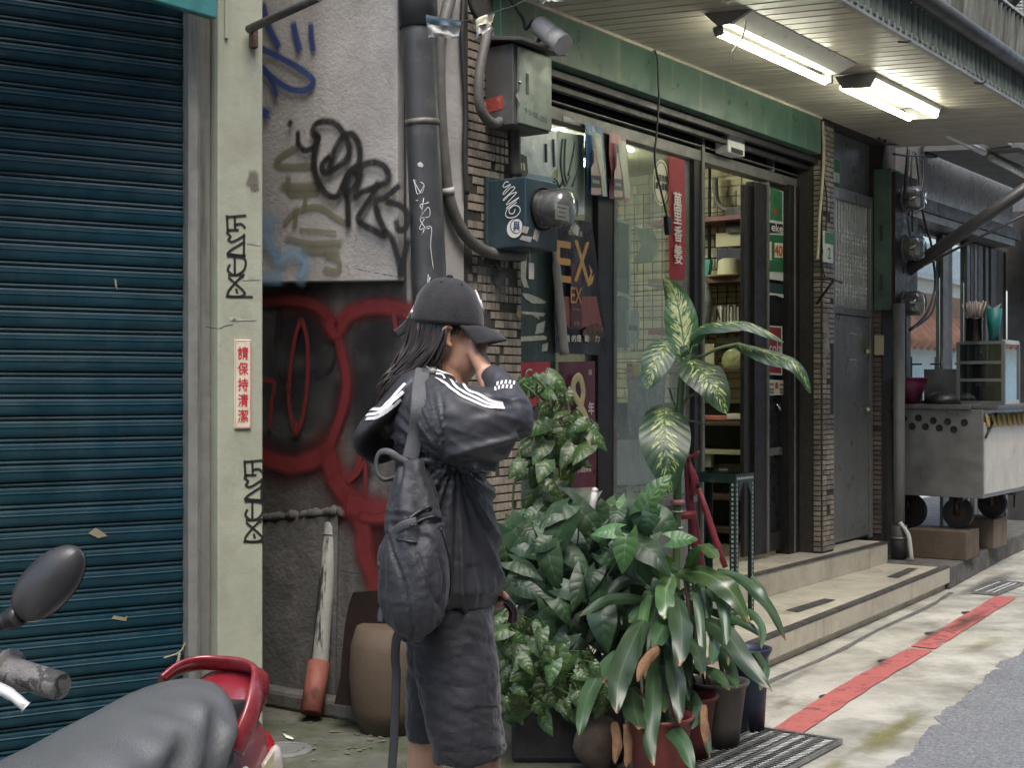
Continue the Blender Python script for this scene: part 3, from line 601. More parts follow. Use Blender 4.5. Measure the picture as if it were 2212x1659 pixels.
cd = thing('conduit', 'grey conduit curving down the plaster strip to the meter box', 'conduit', fp(4.5, .25, 2), MF)
cp = [fq(u, v, .25) for u, v in ((982, -40), (966, 20), (951, 90), (949, 180), (953, 270), (960, 350), (967, 412), (980, 460), (1003, 505), (1035, 535), (1070, 548), (1130, 552))]
m = MB(); m.tube(smooth_pts(cp, 6), .0255, 14); part('pipe', m, conduit, cd)
m = MB(); d = (cp[7] - cp[5]).normalized(); m.tube([cp[6] - d * .014, cp[6] + d * .014], .029, 14); m.box(cp[6] + Vector((-.004, -.0, -.004)), cp[6] + Vector((.055, .03, .012))); part('clip', m, mat('pale clip', (.45, .44, .40), .6), cd)
line_thing('conduit', [fq(u, v, .30) for u, v in ((1056, 60), (1042, 120), (1034, 180), (1036, 225), (1048, 252), (1066, 266), (1080, 262))], .022, conduit, 'short dark conduit bending under the grey switch box', 'conduit')
line_thing('conduit', [fq(u, v, .27) for u, v in ((1108, 268), (1110, 300), (1112, 345), (1114, 380))], .028, mat('dark conduit', (.05, .047, .045), .6, var=.3), 'short dark pipe joining the switch box to the meter box below', 'conduit', 3)
line_thing('cable', [fq(u, v, .235) for u, v in ((1003, -20), (998, 60), (1000, 120), (1006, 240), (1004, 330), (1008, 420))], .012, black_c, 'black cable hanging down the edge of the tiled pillar', 'cable')
line_thing('cable', [fq(u, v, .24) for u, v in ((1012, -20), (1020, 20), (1045, 60), (1075, 110))], .010, black_c, 'black cable slanting down to the grey switch box lid', 'cable')
line_thing('cable', [fq(u, v, .33) for u, v in ((1098, -10), (1112, 12), (1130, 40), (1136, 62), (1150, 45))], .008, black_c, 'black lead looping to the white security camera', 'cable')

# ------------------------------------------------------------------ tiled pillars
tile_m = mat('buff mosaic tile', (.27, .235, .185), .45, var=.12, vs=18, bump=.1, dirt=((.085, .075, .06), .42, .68, 4, .85), rnd=.3, spec=.5)
grout = mat('dark grout', (.035, .032, .028), .9, var=.3, vs=20, bump=.4, bs=60)
def tile_mesh(name, w_, h_, th=.007, b=.002, mt=None):
    q = MB(); x, z = w_ / 2, h_ / 2
    vs = [(-x, 0, -z), (x, 0, -z), (x, 0, z), (-x, 0, z), (-x + b, -th, -z + b), (x - b, -th, -z + b), (x - b, -th, z - b), (-x + b, -th, z - b)]
    q.add(vs, [(4, 5, 6, 7), (0, 1, 5, 4), (1, 2, 6, 5), (2, 3, 7, 6), (3, 0, 4, 7)], 0); return q
def tiles(par, org, s0, s1, z0, z1, D, pw, ph, miss, limit, order, side=False):
    """grid of tiles on a pillar face; the largest ones are single pieces, the rest one joined part"""
    nx = max(1, round((s1 - s0) / pw)); nz = round((z1 - z0) / ph); pw = (s1 - s0) / nx
    me = tile_mesh('tile', pw * .86, ph * .84).mesh('tile', tile_m); cells = []
    for j in range(nz):
        for i in range(nx):
            a, z = s0 + (i + .5) * pw, z0 + (j + .5) * ph
            if miss(i, j, z): continue
            cells.append((a, z))
    cells.sort(key=order); rest = MB(); base = tile_mesh('t', pw * .86, ph * .84)
    for k, (a, z) in enumerate(cells):
        M = (Matrix.Translation(fp(a, D, z)) if not side else Matrix.Translation(fp(side, a, z)) @ Matrix.Rotation(-PI / 2, 4, 'Z'))
        M = M @ Matrix.Rotation(RN.uniform(-.02, .02), 4, 'Y') @ Matrix.Translation((0, RN.uniform(0, .0015), 0))
        if k < limit: piece('tile', me, par, Matrix.Translation(-org) @ M)
        else: rest.add([M @ p for p in base.v], base.f)
    if rest.v: part('tile', rest, tile_m, par, kind='stuff')
po = fp(4.95, 0, 0); tpil = thing('tiled_pillar', 'pillar of small buff mosaic tiles with crumbling patches behind the person', 'pillar', po, MF)
m = MB(); m.fbox(4.735, 5.165, -.2, .205, 0, 7.5); part('core', m, grout, tpil)
def miss1(i, j, z):
    q = mn.noise(Vector((i * .42, j * .42, 1.7)))
    return (q > .16 and 1.55 < z < 1.98) or q > .42 or (z > 2.95 and q > -.1)
tiles(tpil, po, 4.765, 5.162, .45, 3.3, .205, .033, .0387, miss1, 300, lambda c: abs(c[1] - 1.55))
for (u, v, a, b) in ((1030, 640, 26, 60), (1075, 620, 30, 50), (1050, 600, 30, 35)):
    q = MB(); WPi = Wall(MF @ fp(5, .205, 0), Nv); WPi.blob(q, u, v, a, b, FI, 1, .5); part('mortar_patch', q, spray('crumbled mortar', (.13, .12, .105), .45, dens=.97, grain=60), tpil)
q = MB(); q.poly([fq(u, v, .2165) for u, v in ((1116, 672), (1126, 674), (1126, 686), (1116, 684))]); part('sticker', q, mat('yellow sticker', (.40, .36, .09), .6), tpil)
po = fp(8.8, 0, 0); tp2 = thing('tiled_pillar', 'narrow buff tiled pillar between the dark shop door and the grey metal door', 'pillar', po, MF)
m = MB(); m.fbox(8.605, 8.80, -.2, .205, .3, 3.6); part('core', m, grout, tp2)
miss2 = lambda i, j, z: (1.2 < z < 1.75 and i > 1 and mn.noise(Vector((i, j * .3, 0))) > -.2) or (mn.noise(Vector((i * .5, j * .4, 9))) > .45)
tiles(tp2, po, 8.612, 8.796, .31, 3.13, .205, .060, .0335, miss2, 240, lambda c: c[1])
tiles(tp2, po, .145, .2, .31, 2.9, .2, .055, .0335, lambda i, j, z: False, 60, lambda c: c[1], side=8.605)
q = MB(); WPi = Wall(MF @ fp(8.8, .205, 0), Nv)
for (u, v, a, b) in ((1785, 745, 8, 40), (1781, 800, 6, 30), (1783, 700, 8, 30)): WPi.blob(q, u, v, a, b, FI, 1, .4)
part('mortar_patch', q, spray('grey mortar', (.33, .31, .27), .4, dens=.95, grain=50), tp2)
line_thing('cable', [fq(u, v, .225) for u, v in ((1777, 262), (1779, 330), (1776, 400), (1770, 470), (1768, 530), (1766, 560))], .010, mat('cream cable', (.40, .35, .25), .6), 'cream cable running down the narrow tiled pillar', 'cable')
line_thing('cable', [fq(u, v, .225) for u, v in ((1779, 380), (1786, 430), (1784, 500), (1775, 560), (1782, 600))], .005, black_c, 'thin black wire hanging on the narrow tiled pillar', 'cable')

# ------------------------------------------------------------------ shop front frame, fascia
dk = mat('black brown aluminium', (.022, .019, .018), .42, .3, var=.25, vs=9, bump=.05, dirt=((.06, .055, .05), .5, .75, 8, .4), streak=((.05, .045, .042), .5, .7, 10, .4))
railm2 = mat('dull grey rail', (.17, .165, .15), .45, .35, var=.2, vs=10, dirt=((.07, .065, .06), .5, .7, 8, .5))
green = mat('green fascia paint', (.043, .098, .066), .42, var=.16, vs=3, bump=.05, streak=((.20, .22, .13), .56, .72, 16, .55), dirt=((.03, .07, .05), .5, .75, 3, .5), rvar=.2)
sf = thing('shop_front', 'old shop front of dark aluminium windows and sliding doors under a green fascia', 'shop front', fp(7, 0, .3), MF)
m = MB(); m.fbox(4.95, 8.49, .03, .25, 2.905, 3.135); part('fascia', m, green, sf, .004)
m = MB(); m.fbox(4.95, 8.49, .235, .26, 3.128, 3.15); part('cornice', m, mat('cream trim', (.40, .36, .29), .6, var=.2, vs=10), sf)
m = MB(); m.fbox(5.1, 8.6, -.12, .05, 2.93, 3.2); part('header', m, dk, sf)
for D, z, h in ((.17, 2.885, .022), (.11, 2.845, .02), (.05, 2.885, .03)):
    m = MB(); m.fbox(5.2, 8.6, D - .02, D + .012, z - h, z + .015); part('shutter_rail', m, dk, sf, .002)
m = MB(); m.fbox(5.2, 8.6, .085, .0995, 2.842, 2.852); part('shutter_rail', m, railm2, sf)
m = MB(); m.fbox(5.2, 8.6, .02, .045, 2.795, 2.80); part('shutter_rail', m, railm2, sf)
m = MB(); m.fbox(5.2, 8.6, -.02, -.005, 2.78, 2.93); part('transom_panel', m, mat('dark transom glass', (.012, .013, .015), .12, spec=.6, bump=0), sf)
m = MB(); m.fbox(5.17, 8.6, -.05, .035, 2.712, 2.775); part('rail', m, railm2, sf, .003)
def post(s0, s1, z0, z1, D0=-.05, D1=.03, mt=None, nm='mullion'):
    q = MB(); q.fbox(s0, s1, D0, D1, z0, z1); return part(nm, q, mt or dk, sf, .003)
post(5.17, 5.22, .77, 2.712, -.05, .03, mat('peeling wood trim', (.24, .19, .13), .7, var=.3)); post(6.105, 6.255, .77, 2.712, -.05, .034); post(6.2555, 6.285, .77, 2.712, -.05, .040, railm2); post(7.165, 7.235, .3, 2.712, -.05, .030)
post(7.236, 7.268, .3, 2.935, -.05, .045, railm2); post(8.21, 8.235, 2.775, 2.935, -.03, .04, railm2)
post(7.90, 8.0, .33, 2.66, -.04, -.012, None, 'door_stile'); post(8.0005, 8.17, .33, 2.69, -.05, .012, None, 'door_stile'); post(8.1705, 8.20, .33, 2.712, -.05, .022, railm2, 'door_edge')
post(8.44, 8.60, .3, 2.72, -.05, .05, None, 'door_jamb'); post(8.505, 8.53, .3, 2.72, .05, .058, railm2, 'door_jamb')
post(8.2005, 8.44, .95, 1.00, -.045, .0, railm2, 'door_rail'); post(8.2005, 8.44, .33, .45, -.045, .0, None, 'door_rail'); post(8.2005, 8.44, 2.60, 2.70, -.045, .0, None, 'door_rail')
q = MB(); q.fbox(8.2005, 8.44, -.03, -.02, .45, .95); q.fbox(8.2005, 8.44, -.03, -.02, 1.0, 1.62); part('door_panel', q, mat('dark door panel', (.014, .014, .016), .3, bump=.05), sf)
q = MB(); q.fbox(8.2005, 8.44, -.024, -.021, 1.62, 2.60); part('door_glass', q, glass('dark door glass', (.25, .28, .28), .04, refl=1), sf)
q = MB(); q.fbox(5.2, 7.165, -.10, .02, .3, .73); part('sill_wall', q, mat('grey sill wall', (.20, .20, .19), .7, var=.2, streak=((.08, .08, .07), .5, .7, 8, .5)), sf)
q = MB(); q.fbox(5.3, 7.165, -.08, .05, .73, .77); part('sill', q, railm2, sf, .003)
gl1 = glass('dusty shop glass', (.93, .97, .95), .17, (.46, .51, .48), .8)
for a, b in ((5.22, 6.105), (6.285, 7.165)):
    q = MB(); q.fbox(a, b, -.004, 0, .77, 2.712); part('window_pane', q, gl1, sf)
q = MB(); q.tube([fp(8.28, .02, 1.29), fp(8.285, .045, 1.27), fp(8.31, .045, 1.245)], .007, 6); part('door_handle', q, mat('chrome', (.6, .6, .6), .25, 1, bump=0), sf)
# white sensor box over the door
c = fq(1582, 318, .10); t = thing('door_sensor', 'small white box fixed above the shop doorway', 'sensor', c, MF)
m = MB(); m.box(c + Vector((-.11, -.03, -.045)), c + Vector((.11, .06, .055))); part('case', m, mat('white plastic', (.62, .62, .60), .4, var=.06, bump=0), t, .008)
m = MB(); m.box(c + Vector((-.075, -.033, -.04)), c + Vector((.075, -.0305, -.012))); part('slot', m, dk, t)

# ------------------------------------------------------------------ shop interior seen through the glass
wallp = mat('cream painted brick', (.52, .50, .34), .6, var=.1, vs=6, bump=.2, dirt=((.3, .28, .2), .5, .75, 3, .5))
ins = thing('shop_room', 'cream brick room inside the shop seen through door and window', 'room', fp(7.3, -1.5, .3), MF)
m = MB(); m.fbox(5.1, 9.2, -2.75, -2.7, .3, 3.0); part('back_wall', m, wallp, ins)
m = MB(); m.fbox(9.02, 9.1, -2.7, -.06, .3, 3.0); part('mortar', m, mat('cream mortar', (.36, .34, .22), .8), ins)
m = MB(); m.fbox(5.1, 5.17, -2.7, -.06, .3, 3.0); part('side_wall', m, wallp, ins)
m = MB(); m.fbox(5.2, 9.1, -2.75, -.05, 2.98, 3.02); part('room_ceiling', m, wallp, ins)
m = MB(); m.fbox(5.2, 9.1, -2.75, -.251, .295, .302); part('floor', m, mat('shop floor', (.2, .19, .16), .5), ins)
bm_ = tile_mesh('brick', .208, .066, .010, .004).mesh('brick', mat('cream brick', (.55, .53, .36), .55, var=.08, vs=9, bump=.25, bs=70, rnd=.10), None); k = 0
for j in range(37):
    z = .335 + j * .0725
    for i in range(8):
        D = -.14 - i * .215 - (.107 if j % 2 else 0)
        if z < 1.2 or D < -1.75: continue
        piece('brick', bm_, ins, Matrix.Translation(-ORG[ins.name]) @ Matrix.Translation(fp(9.02, D, z)) @ Matrix.Rotation(-PI / 2, 4, 'Z'))
tub = thing('tube_lamp', 'lit fluorescent tube on the ceiling inside the shop', 'lamp', fp(7.6, -1.2, 2.95), MF)
m = MB(); m.fbox(7.0, 8.2, -1.25, -1.17, 2.93, 2.978); part('batten', m, mat('white plastic', (.7, .7, .7)), tub)
m = MB(); m.cyl(fp(7.02, -1.21, 2.90), fp(8.18, -1.21, 2.90), .014, 8); part('tube', m, emis('shop tube glow', (1, .98, .80), 60), tub)
# shelving on the side wall (s = 9), seen through the open door
def sq(U, V, s):                                                # sight line meets the plane across the shop at s
    t = (U - U0) / F0; y = s / (SN * t + CS); return fp(s, CS * t * y - SN * y + DF, H0 + (V0 - V) / F0 * y)
wood = mat('dark shelf wood', (.10, .06, .045), .55, var=.25, vs=9); redw = mat('red shelf edge', (.14, .03, .03), .5)
shl = thing('shelf_unit', 'shelves with a wire grid behind the open shop door', 'shelf', sq(1555, 1150, 8.85), MF)
grid_m = mat('black wire', (.02, .022, .022), .5, .3, bump=0)
for v, mt, th in ((478, redw, .035), (603, wood, .05), (712, redw, .035), (796, wood, .03), (908, wood, .03), (968, mat('pale board', (.5, .48, .32), .6), .03), (1062, wood, .035), (1130, wood, .04)):
    a = sq(1400, v, 8.7); b = sq(1606, v, 8.7); q = MB(); q.fbox(8.7, 8.98, b.y * -1 + .12, a.y * -1, a.z - th, a.z); part('shelf_board', q, mt, shl, .003)
q = MB(); q.fbox(8.985, 9.0, -1.6, -.25, .3, 1.28); part('back_board', q, mat('dark back board', (.025, .03, .03), .7), shl)
q = MB()
for i in range(14): a = sq(1330 + i * 20, 600, 8.95); q.tube([a + Vector((0, 0, -.55)), a + Vector((0, 0, .62))], .004, 4, caps=False)
a0 = sq(1330, 600, 8.95); a1 = sq(1604, 600, 8.95)
for j in range(15): q.tube([Vector((a0.x, a0.y, 1.5 + j * .082)), Vector((a1.x, a1.y, 1.5 + j * .082))], .004, 4, caps=False)
part('wire_grid', q, grid_m, shl)
q = MB(); a = sq(1533, 520, 8.9); q.tube([a + Vector((0, 0, -.3)), a + Vector((0, 0, .78))], .010, 6); part('upright', q, grid_m, shl)
def goods(name, label, cat, mb, mt, org, group=None): return solo(name, mb, mt, label, cat, org, MF, group)
def cbox(u0, u1, v0, v1, s, dep, mt, name, label, cat, bevel=.004, mts=None):
    a = sq(u0, v1, s); b = sq(u1, v0, s); q = MB(); q.fbox(s, s + dep, -a.y, -b.y, a.z, b.z)
    o = solo(name, q, mt, label, cat, ((s + dep / 2), (a.y + b.y) / 2, a.z), MF, None, bevel); return o
creamb = mat('cream card', (.55, .54, .38), .7, var=.08); whiteb = mat('white card', (.62, .63, .58), .6, var=.06)
a = sq(1575, 600, 8.78); q = MB(); q.lathe([(.001, .13), (.05, .135), (.075, .12), (.082, .03), (.09, .02)], a, 18); goods('straw_hat', 'pale woven hat on the shelf inside the doorway', 'hat', q, creamb, a)
q = MB(); q.lathe([(.085, .0), (.145, .0), (.15, .012), (.085, .014)], a + Vector((0, 0, .004)), 20); hb = link('hat_brim', q.mesh('hat_brim', mat('tan brim', (.36, .22, .12), .6), a), bpy.data.objects['straw_hat']); ORG['hat_brim'] = a
cbox(1548, 1600, 535, 568, 8.86, .05, mat('navy box', (.01, .014, .05), .5), 'box', 'navy blue box with a cream top above the pale hat', 'box')
cbox(1546, 1602, 500, 534, 8.86, .05, creamb, 'box', 'cream card box on top of the navy one', 'box')
cbox(1586, 1603, 570, 602, 8.82, .06, whiteb, 'box', 'small white box right beside the pale hat', 'box')
q = MB(); a = sq(1512, 601, 8.74); b = sq(1532, 560, 8.74); q.prism([a, sq(1528, 601, 8.74), sq(1534, 560, 8.74), sq(1508, 561, 8.74)], (.05, 0, 0)); goods('bag', 'turquoise bag standing at the left end of the hat shelf', 'bag', q, mat('turquoise plastic', (.05, .28, .24), .4, var=.2, bump=.3, bs=25), a)
o = cbox(1541, 1559, 660, 712, 8.76, .05, whiteb, 'box', 'white box printed with a black shoe and a red band', 'box')
q = MB(); q.poly([sq(u, v, 8.757) for u, v in ((1546, 690), (1547, 668), (1550, 665), (1553, 676), (1556, 688), (1554, 692), (1550, 681), (1549, 691))][::1]); pq = part('print', q, mat('black print', (.03, .03, .03), .6, bump=0), o)
q = MB(); q.poly([sq(u, v, 8.756) for u, v in ((1546, 710), (1557, 710), (1557, 700), (1546, 700))]); part('print', q, mat('red print', (.4, .03, .03), .6, bump=0), o)
cl = mat('clear bag', (.30, .33, .32), .15, spec=.8, var=.4, vs=20, bump=1.0, bs=25)
q = MB(); a = sq(1518, 660, 8.72); q.ball(a + Vector((0, 0, 0)), (.05, .075, .20), 0, 10, 9); goods('bag', 'crumpled clear plastic bag hanging left of the shoe box', 'bag', q, cl, a)
q = MB(); a = sq(1590, 785, 8.74); q.ball(a + Vector((0, 0, .02)), (.06, .11, .09), 0, 12, 9); goods('bag', 'yellow green filled plastic bag on the fourth shelf', 'bag', q, mat('filled bag', (.32, .36, .18), .2, var=.3, vs=25, bump=1, bs=30), a)
cbox(1515, 1543, 742, 795, 8.76, .06, creamb, 'box', 'upright cream carton on the shelf beneath the shoe box', 'box')
cbox(1545, 1600, 728, 742, 8.8, .06, mat('grey board', (.33, .33, .27), .7), 'box', 'long grey card lying high on the fourth shelf', 'box')
for i, u in enumerate((1563, 1570, 1577, 1584, 1591)): cbox(u, u + 5, 662 - i % 2 * 4, 711, 8.77, .06, mat('book %d' % (i % 3), ((.2, .19, .17), (.3, .28, .25), (.36, .38, .33))[i % 3], .6), 'book', 'one of the thin grey books standing right of the shoe box', 'book')['group'] = 'grey books right of the shoe box'
cbox(1509, 1568, 898, 907, 8.72, .1, mat('pink paper', (.55, .20, .18), .7), 'paper_stack', 'stack of pink papers on a shelf inside the doorway', 'paper')
cbox(1569, 1604, 894, 906, 8.72, .1, whiteb, 'paper_stack', 'stack of pale papers next to the pink ones', 'paper')
cbox(1513, 1536, 980, 1010, 8.74, .05, mat('mint cloth', (.40, .50, .42), .7, bump=.5, bs=20), 'cloth', 'mint green cloth bundle under the pale board shelf', 'cloth', .01)
cbox(1540, 1602, 1003, 1030, 8.80, .08, mat('brown box', (.10, .09, .065), .8), 'box', 'low brown box at the right under the pale board shelf', 'box')
q = MB(); q.tube(smooth_pts([sq(u, v, 8.9) for u, v in ((1545, 385), (1546, 420), (1552, 440), (1570, 452), (1600, 456))], 6), .022, 8); goods('hose', 'grey hose curving across the cream brick in the doorway', 'hose', q, mat('grey hose', (.16, .16, .14), .5), sq(1552, 440, 8.9))
q = MB(); a = sq(1590, 475, 8.86); q.box(a + Vector((-.04, -.05, -.09)), a + Vector((.04, .06, .09))); goods('electric_pump', 'small dark motor at the end of the grey hose', 'motor', q, grid_m, a)
# ------------------------------------------------------------------ canopy over the pavement
soff = mat('cream soffit plank', (.40, .375, .31), .40, var=.10, vs=2, bump=.02, dirt=((.20, .18, .145), .50, .80, 1.3, .5), rnd=.10, rvar=.1)
corr = mat('rusty corrugated sheet', (.22, .24, .21), .55, .25, var=.25, vs=5, bump=.1, streak=((.08, .075, .06), .42, .66, 22, .85), dirt=((.12, .07, .04), .56, .75, 4, .5))
zs = lambda D: 3.150 - .065 * (D - .25)
cn = thing('canopy', 'plank lined canopy over the pavement with a corrugated metal edge', 'canopy', fp(7.4, .9, 3.15), MF)
pwid = .1035; sl_ = math.atan(-.065); ln = 1.26
q = MB(); q.add([(-pwid / 2 + .004, 0, 0), (-pwid / 2 + .010, 0, -.007), (-.012, 0, -.007), (-.008, 0, -.0068), (.008, 0, -.0068), (.012, 0, -.007), (pwid / 2 - .010, 0, -.007), (pwid / 2 - .004, 0, 0)] + [(x, -ln, z - .065 * ln) for x, z in ((-pwid / 2 + .004, 0), (-pwid / 2 + .010, -.007), (-.012, -.007), (-.008, -.0068), (.008, -.0068), (.012, -.007), (pwid / 2 - .010, -.007), (pwid / 2 - .004, 0))], [(i, i + 1, 9 + i, 8 + i) for i in range(7)])
pme = q.mesh('soffit_plank', soff)
s = 4.95
while s < 9.85:
    piece('soffit_plank', pme, cn, Matrix.Translation(-ORG[cn.name] + fp(s, .25, zs(.25))) @ Matrix.Rotation(RN.uniform(-.002, .002), 4, 'Y')); s += pwid
m = MB(); m.prism([fp(4.9, .05, 3.17), fp(4.9, 1.52, 3.17 - .065 * 1.3), fp(4.9, 1.52, 3.22), fp(4.9, .05, 3.3)], (4.98, 0, 0)); part('roof_deck', m, mat('dark timber', (.035, .03, .026), .8), cn)
m = MB(); m.fbox(4.9, 9.88, 1.505, 1.535, zs(1.5) - .022, zs(1.5) + .02); part('edge_trim', m, mat('pale edge trim', (.33, .34, .31), .5, var=.2), cn)
def corrug(name, s0, s1, D, z0, z1, pitch, amp, mt, lean=0):
    n = int((s1 - s0) / pitch) * 4; vs = []
    for i in range(n + 1):
        s_ = lerp(s0, s1, i / n); o = amp * (1, .4, -1, .4)[i % 4] 
        vs += [fp(s_, D + o, z0), fp(s_, D + o + lean, z1)]
    q = MB(); q.add(vs, [(2 * i, 2 * i + 2, 2 * i + 3, 2 * i + 1) for i in range(n)]); return part(name, q, mt, cn)
corrug('valance', 4.9, 9.9, 1.535, zs(1.5) + .0, 3.235, .075, .008, mat('green grey valance', (.20, .235, .19), .6, 0, var=.2, vs=6, streak=((.07, .075, .06), .45, .68, 24, .8)))
q = MB(); q.tube([fp(4.9, 1.575, 3.262), fp(10.4, 1.575, 3.25)], .045, 14); part('gutter', q, mat('dark gutter', (.075, .08, .075), .5, .2, var=.3, vs=6), cn)
corrug('upper_sheet', 4.9, 11.5, 1.545, 3.285, 3.545, .08, .012, corr, .02)
q = MB(); q.fbox(4.9, 11.5, 1.55, 1.58, 3.545, 3.56); part('upper_trim', q, mat('pale edge trim', (.33, .34, .31)), cn)
for i, (u, v) in enumerate(((1948, 88), (2112, 178))):
    a = fq(u, v, 1.54); q = MB(); q.tube([a + Vector((0, .02, .0)), a + Vector((.03, -.015, .0)), a + Vector((.06, -.02, .012))], .006, 5); part('hook', q, grid_m, cn)
m = MB(); m.fbox(4.95, 10.2, -.4, .02, 3.2, 7.5); solo('upper_floor', m, mat('upper wall', (.22, .215, .2), .8, streak=((.1, .1, .09), .5, .7, 5, .6)), 'grey upper storey wall above the canopy', 'building', fp(7, 0, 3.2), MF)

# ------------------------------------------------------------------ fluorescent fittings under the canopy
glow = emis('tube glow', (1.0, .99, .80), 9); enamel = mat('white enamel', (.62, .62, .55), .35, var=.08, vs=8, bump=0, dirt=((.4, .38, .3), .55, .8, 6, .4)); holder = mat('grey lamp holder', (.16, .155, .15), .5)
t = thing('fluorescent_lamp', 'long fluorescent fitting with one tube beside a white reflector under the canopy', 'lamp', fp(6.35, .97, 3.1), MF, 'canopy lamps')
za, zb = zs(.90), zs(1.08)
m = MB(); m.prism([fp(5.72, .905, za - .012), fp(5.72, .935, za - .062), fp(5.72, .985, za - .062), fp(5.72, 1.09, zb - .010)], (1.25, 0, 0)); part('reflector', m, enamel, t, .003)
m = MB(); m.prism([fp(5.695, .86, za - .008), fp(5.695, .925, za - .07), fp(5.695, .99, za - .07), fp(5.695, 1.10, zb - .006)], (.024, 0, 0)); m.cyl(fp(5.70, .925, za - .075), fp(5.72, .925, za - .105), .024, 10); part('end_cap', m, holder, t)
m = MB(); m.fbox(6.962, 6.985, .90, .95, za - .105, za - .03); part('end_cap', m, holder, t)
m = MB(); m.cyl(fp(5.725, .915, za - .093), fp(6.96, .915, za - .093), .018, 12); part('tube', m, glow, t)
m = MB(); m.tube(smooth_pts([fp(5.78, 1.03, zb - .02), fp(5.80, 1.0, zb - .10), fp(5.80, .95, zb - .16), fp(5.815, .94, zb - .20)], 4), .005, 5); part('tie', m, enamel, t)
t = thing('fluorescent_lamp', 'twin tube fluorescent fitting under the canopy nearer the metal door', 'lamp', fp(7.8, .98, 3.1), MF, 'canopy lamps')
m = MB(); m.fbox(7.25, 8.30, 1.035, 1.085, zs(1) - .04, zs(1) - .008); part('reflector', m, enamel, t, .004)
m = MB(); m.prism([fp(7.225, .86, zs(1) - .006), fp(7.225, .90, zs(1) - .075), fp(7.225, 1.06, zs(1) - .085), fp(7.225, 1.10, zs(1) - .006)], (.022, 0, 0)); part('end_cap', m, holder, t)
m = MB(); m.prism([fp(8.31, .86, zs(1) - .006), fp(8.31, .90, zs(1) - .075), fp(8.31, 1.06, zs(1) - .085), fp(8.31, 1.10, zs(1) - .006)], (.018, 0, 0)); part('end_cap', m, holder, t)
for D in (.895, 1.055): m = MB(); m.cyl(fp(7.25, D, zs(1) - .065), fp(8.305, D, zs(1) - .065), .018, 12); part('tube', m, glow, t)

# ------------------------------------------------------------------ boxes and meter on the tiled pillar
boxm = mat('grey metal box', (.10, .10, .098), .5, .3, var=.2, vs=6, bump=.06, dirt=((.2, .22, .18), .55, .75, 6, .4))
boxf = mat('grey green box door', (.21, .25, .205), .4, .3, var=.2, vs=5, bump=.06, dirt=((.07, .08, .065), .52, .72, 9, .6))
t = thing('switch_box', 'grey metal switch box with a red sticker and pencilled numbers under a sloping lid', 'switch box', fp(5, .3, 2.7), MF)
m = MB(); m.fbox(4.88, 5.16, .215, .365, 2.525, 2.875); part('case', m, boxm, t, .004)
m = MB(); m.fbox(4.905, 5.155, .366, .381, 2.532, 2.862); part('door', m, boxf, t, .003)
m = MB(); m.prism([fp(4.85, .21, 2.905), fp(4.85, .43, 2.872), fp(4.85, .43, 2.886), fp(4.85, .21, 2.925)], (.36, 0, 0)); part('lid', m, boxm, t, .002)
m = MB(); m.fbox(4.955, 4.972, .3815, .384, 2.665, 2.755); part('latch', m, mat('dark latch', (.06, .065, .06), .4, .5), t)
m = MB(); m.tube([fp(4.90, .385, 2.70), fp(4.885, .40, 2.70), fp(4.875, .40, 2.697)], .007, 6); part('lock', m, mat('chrome', (.6, .6, .6)), t)
sw = 4.8785
def sides(U, V, s): return sq(U, V, s)
m = MB(); m.poly([sides(u, v, sw) for u, v in ((1048, 245), (1047, 214), (1086, 204), (1089, 233))]); part('sticker', m, mat('faded red sticker', (.33, .06, .05), .6, var=.3, vs=40, dirt=((.5, .45, .4), .58, .66, 30, .8)), t)
m = MB(); o_ = fp(4.90, .384, 2.645); m.add([o_ + Vector((x, -.001, z)) for x, z in ((-.03, .0), (0, .03), (.03, 0), (0, -.03))], [(0, 1, 2, 3)]); part('paper_tag', m, mat('grey paper', (.3, .3, .28), .8), t)
m = MB(); put_text(m, '9 5108.-203', fp(5.03, .3815, 2.583), (1, 0, -.12), (0, 0, 1), .17, .024); part('lettering', m, mat('pencil', (.03, .035, .03), .8, bump=0), t)
meterp = mat('teal meter box paint', (.019, .040, .050), .45, var=.2, vs=5, bump=.06, dirt=((.06, .08, .08), .5, .72, 8, .5))
t = thing('electric_meter', 'teal electric meter box with a clear dome and stickers fixed to the tiled pillar', 'meter', fp(5, .3, 2.1), MF)
m = MB(); m.fbox(4.885, 5.13, .215, .43, 1.99, 2.295); part('case', m, meterp, t, .008)
m = MB(); m.fbox(4.87, 5.14, .215, .235, 1.97, 2.31); part('back_plate', m, meterp, t, .004)
MD = Matrix.Rotation(PI / 2, 4, 'X')                            # lathe axis outwards
co = fp(5.005, .431, 2.165); cg = glass('meter glass', (.66, .68, .68), .12, (.32, .32, .32), 1.5)
m = MB(); m.lathe([(.001, .02), (.084, .02), (.086, .0), (.092, .0), (.092, .012)], co, 26, M=MD); part('ring', m, dk, t)
m = MB(); m.lathe([(.082, .0), (.082, .11), (.076, .135), (.060, .15), (.001, .156)], co, 26, M=MD); part('dome', m, cg, t)
m = MB(); m.lathe([(.001, .10), (.072, .10), (.072, .02)], co, 26, M=MD); part('dial', m, mat('meter works', (.10, .095, .09), .5, var=.5, vs=40), t)
m = MB(); m.box(co + Vector((-.05, -.104, -.055)), co + Vector((.055, -.101, .012))); part('name_plate', m, mat('plate grey', (.42, .43, .38), .5, var=.15, vs=50), t)
m = MB(); 
for z, ww in ((.0, .07), (-.02, .05), (-.038, .06)): m.box(co + Vector((-ww / 2, -.1047, z - .004)), co + Vector((ww / 2, -.1042, z)))
part('lettering', m, dk, t)
ms = 4.8835; WM = Wall(MF @ fp(ms, .3, 2), -Sv)
c3 = crop(1780, 450, 2212 / 600)
q = MB()
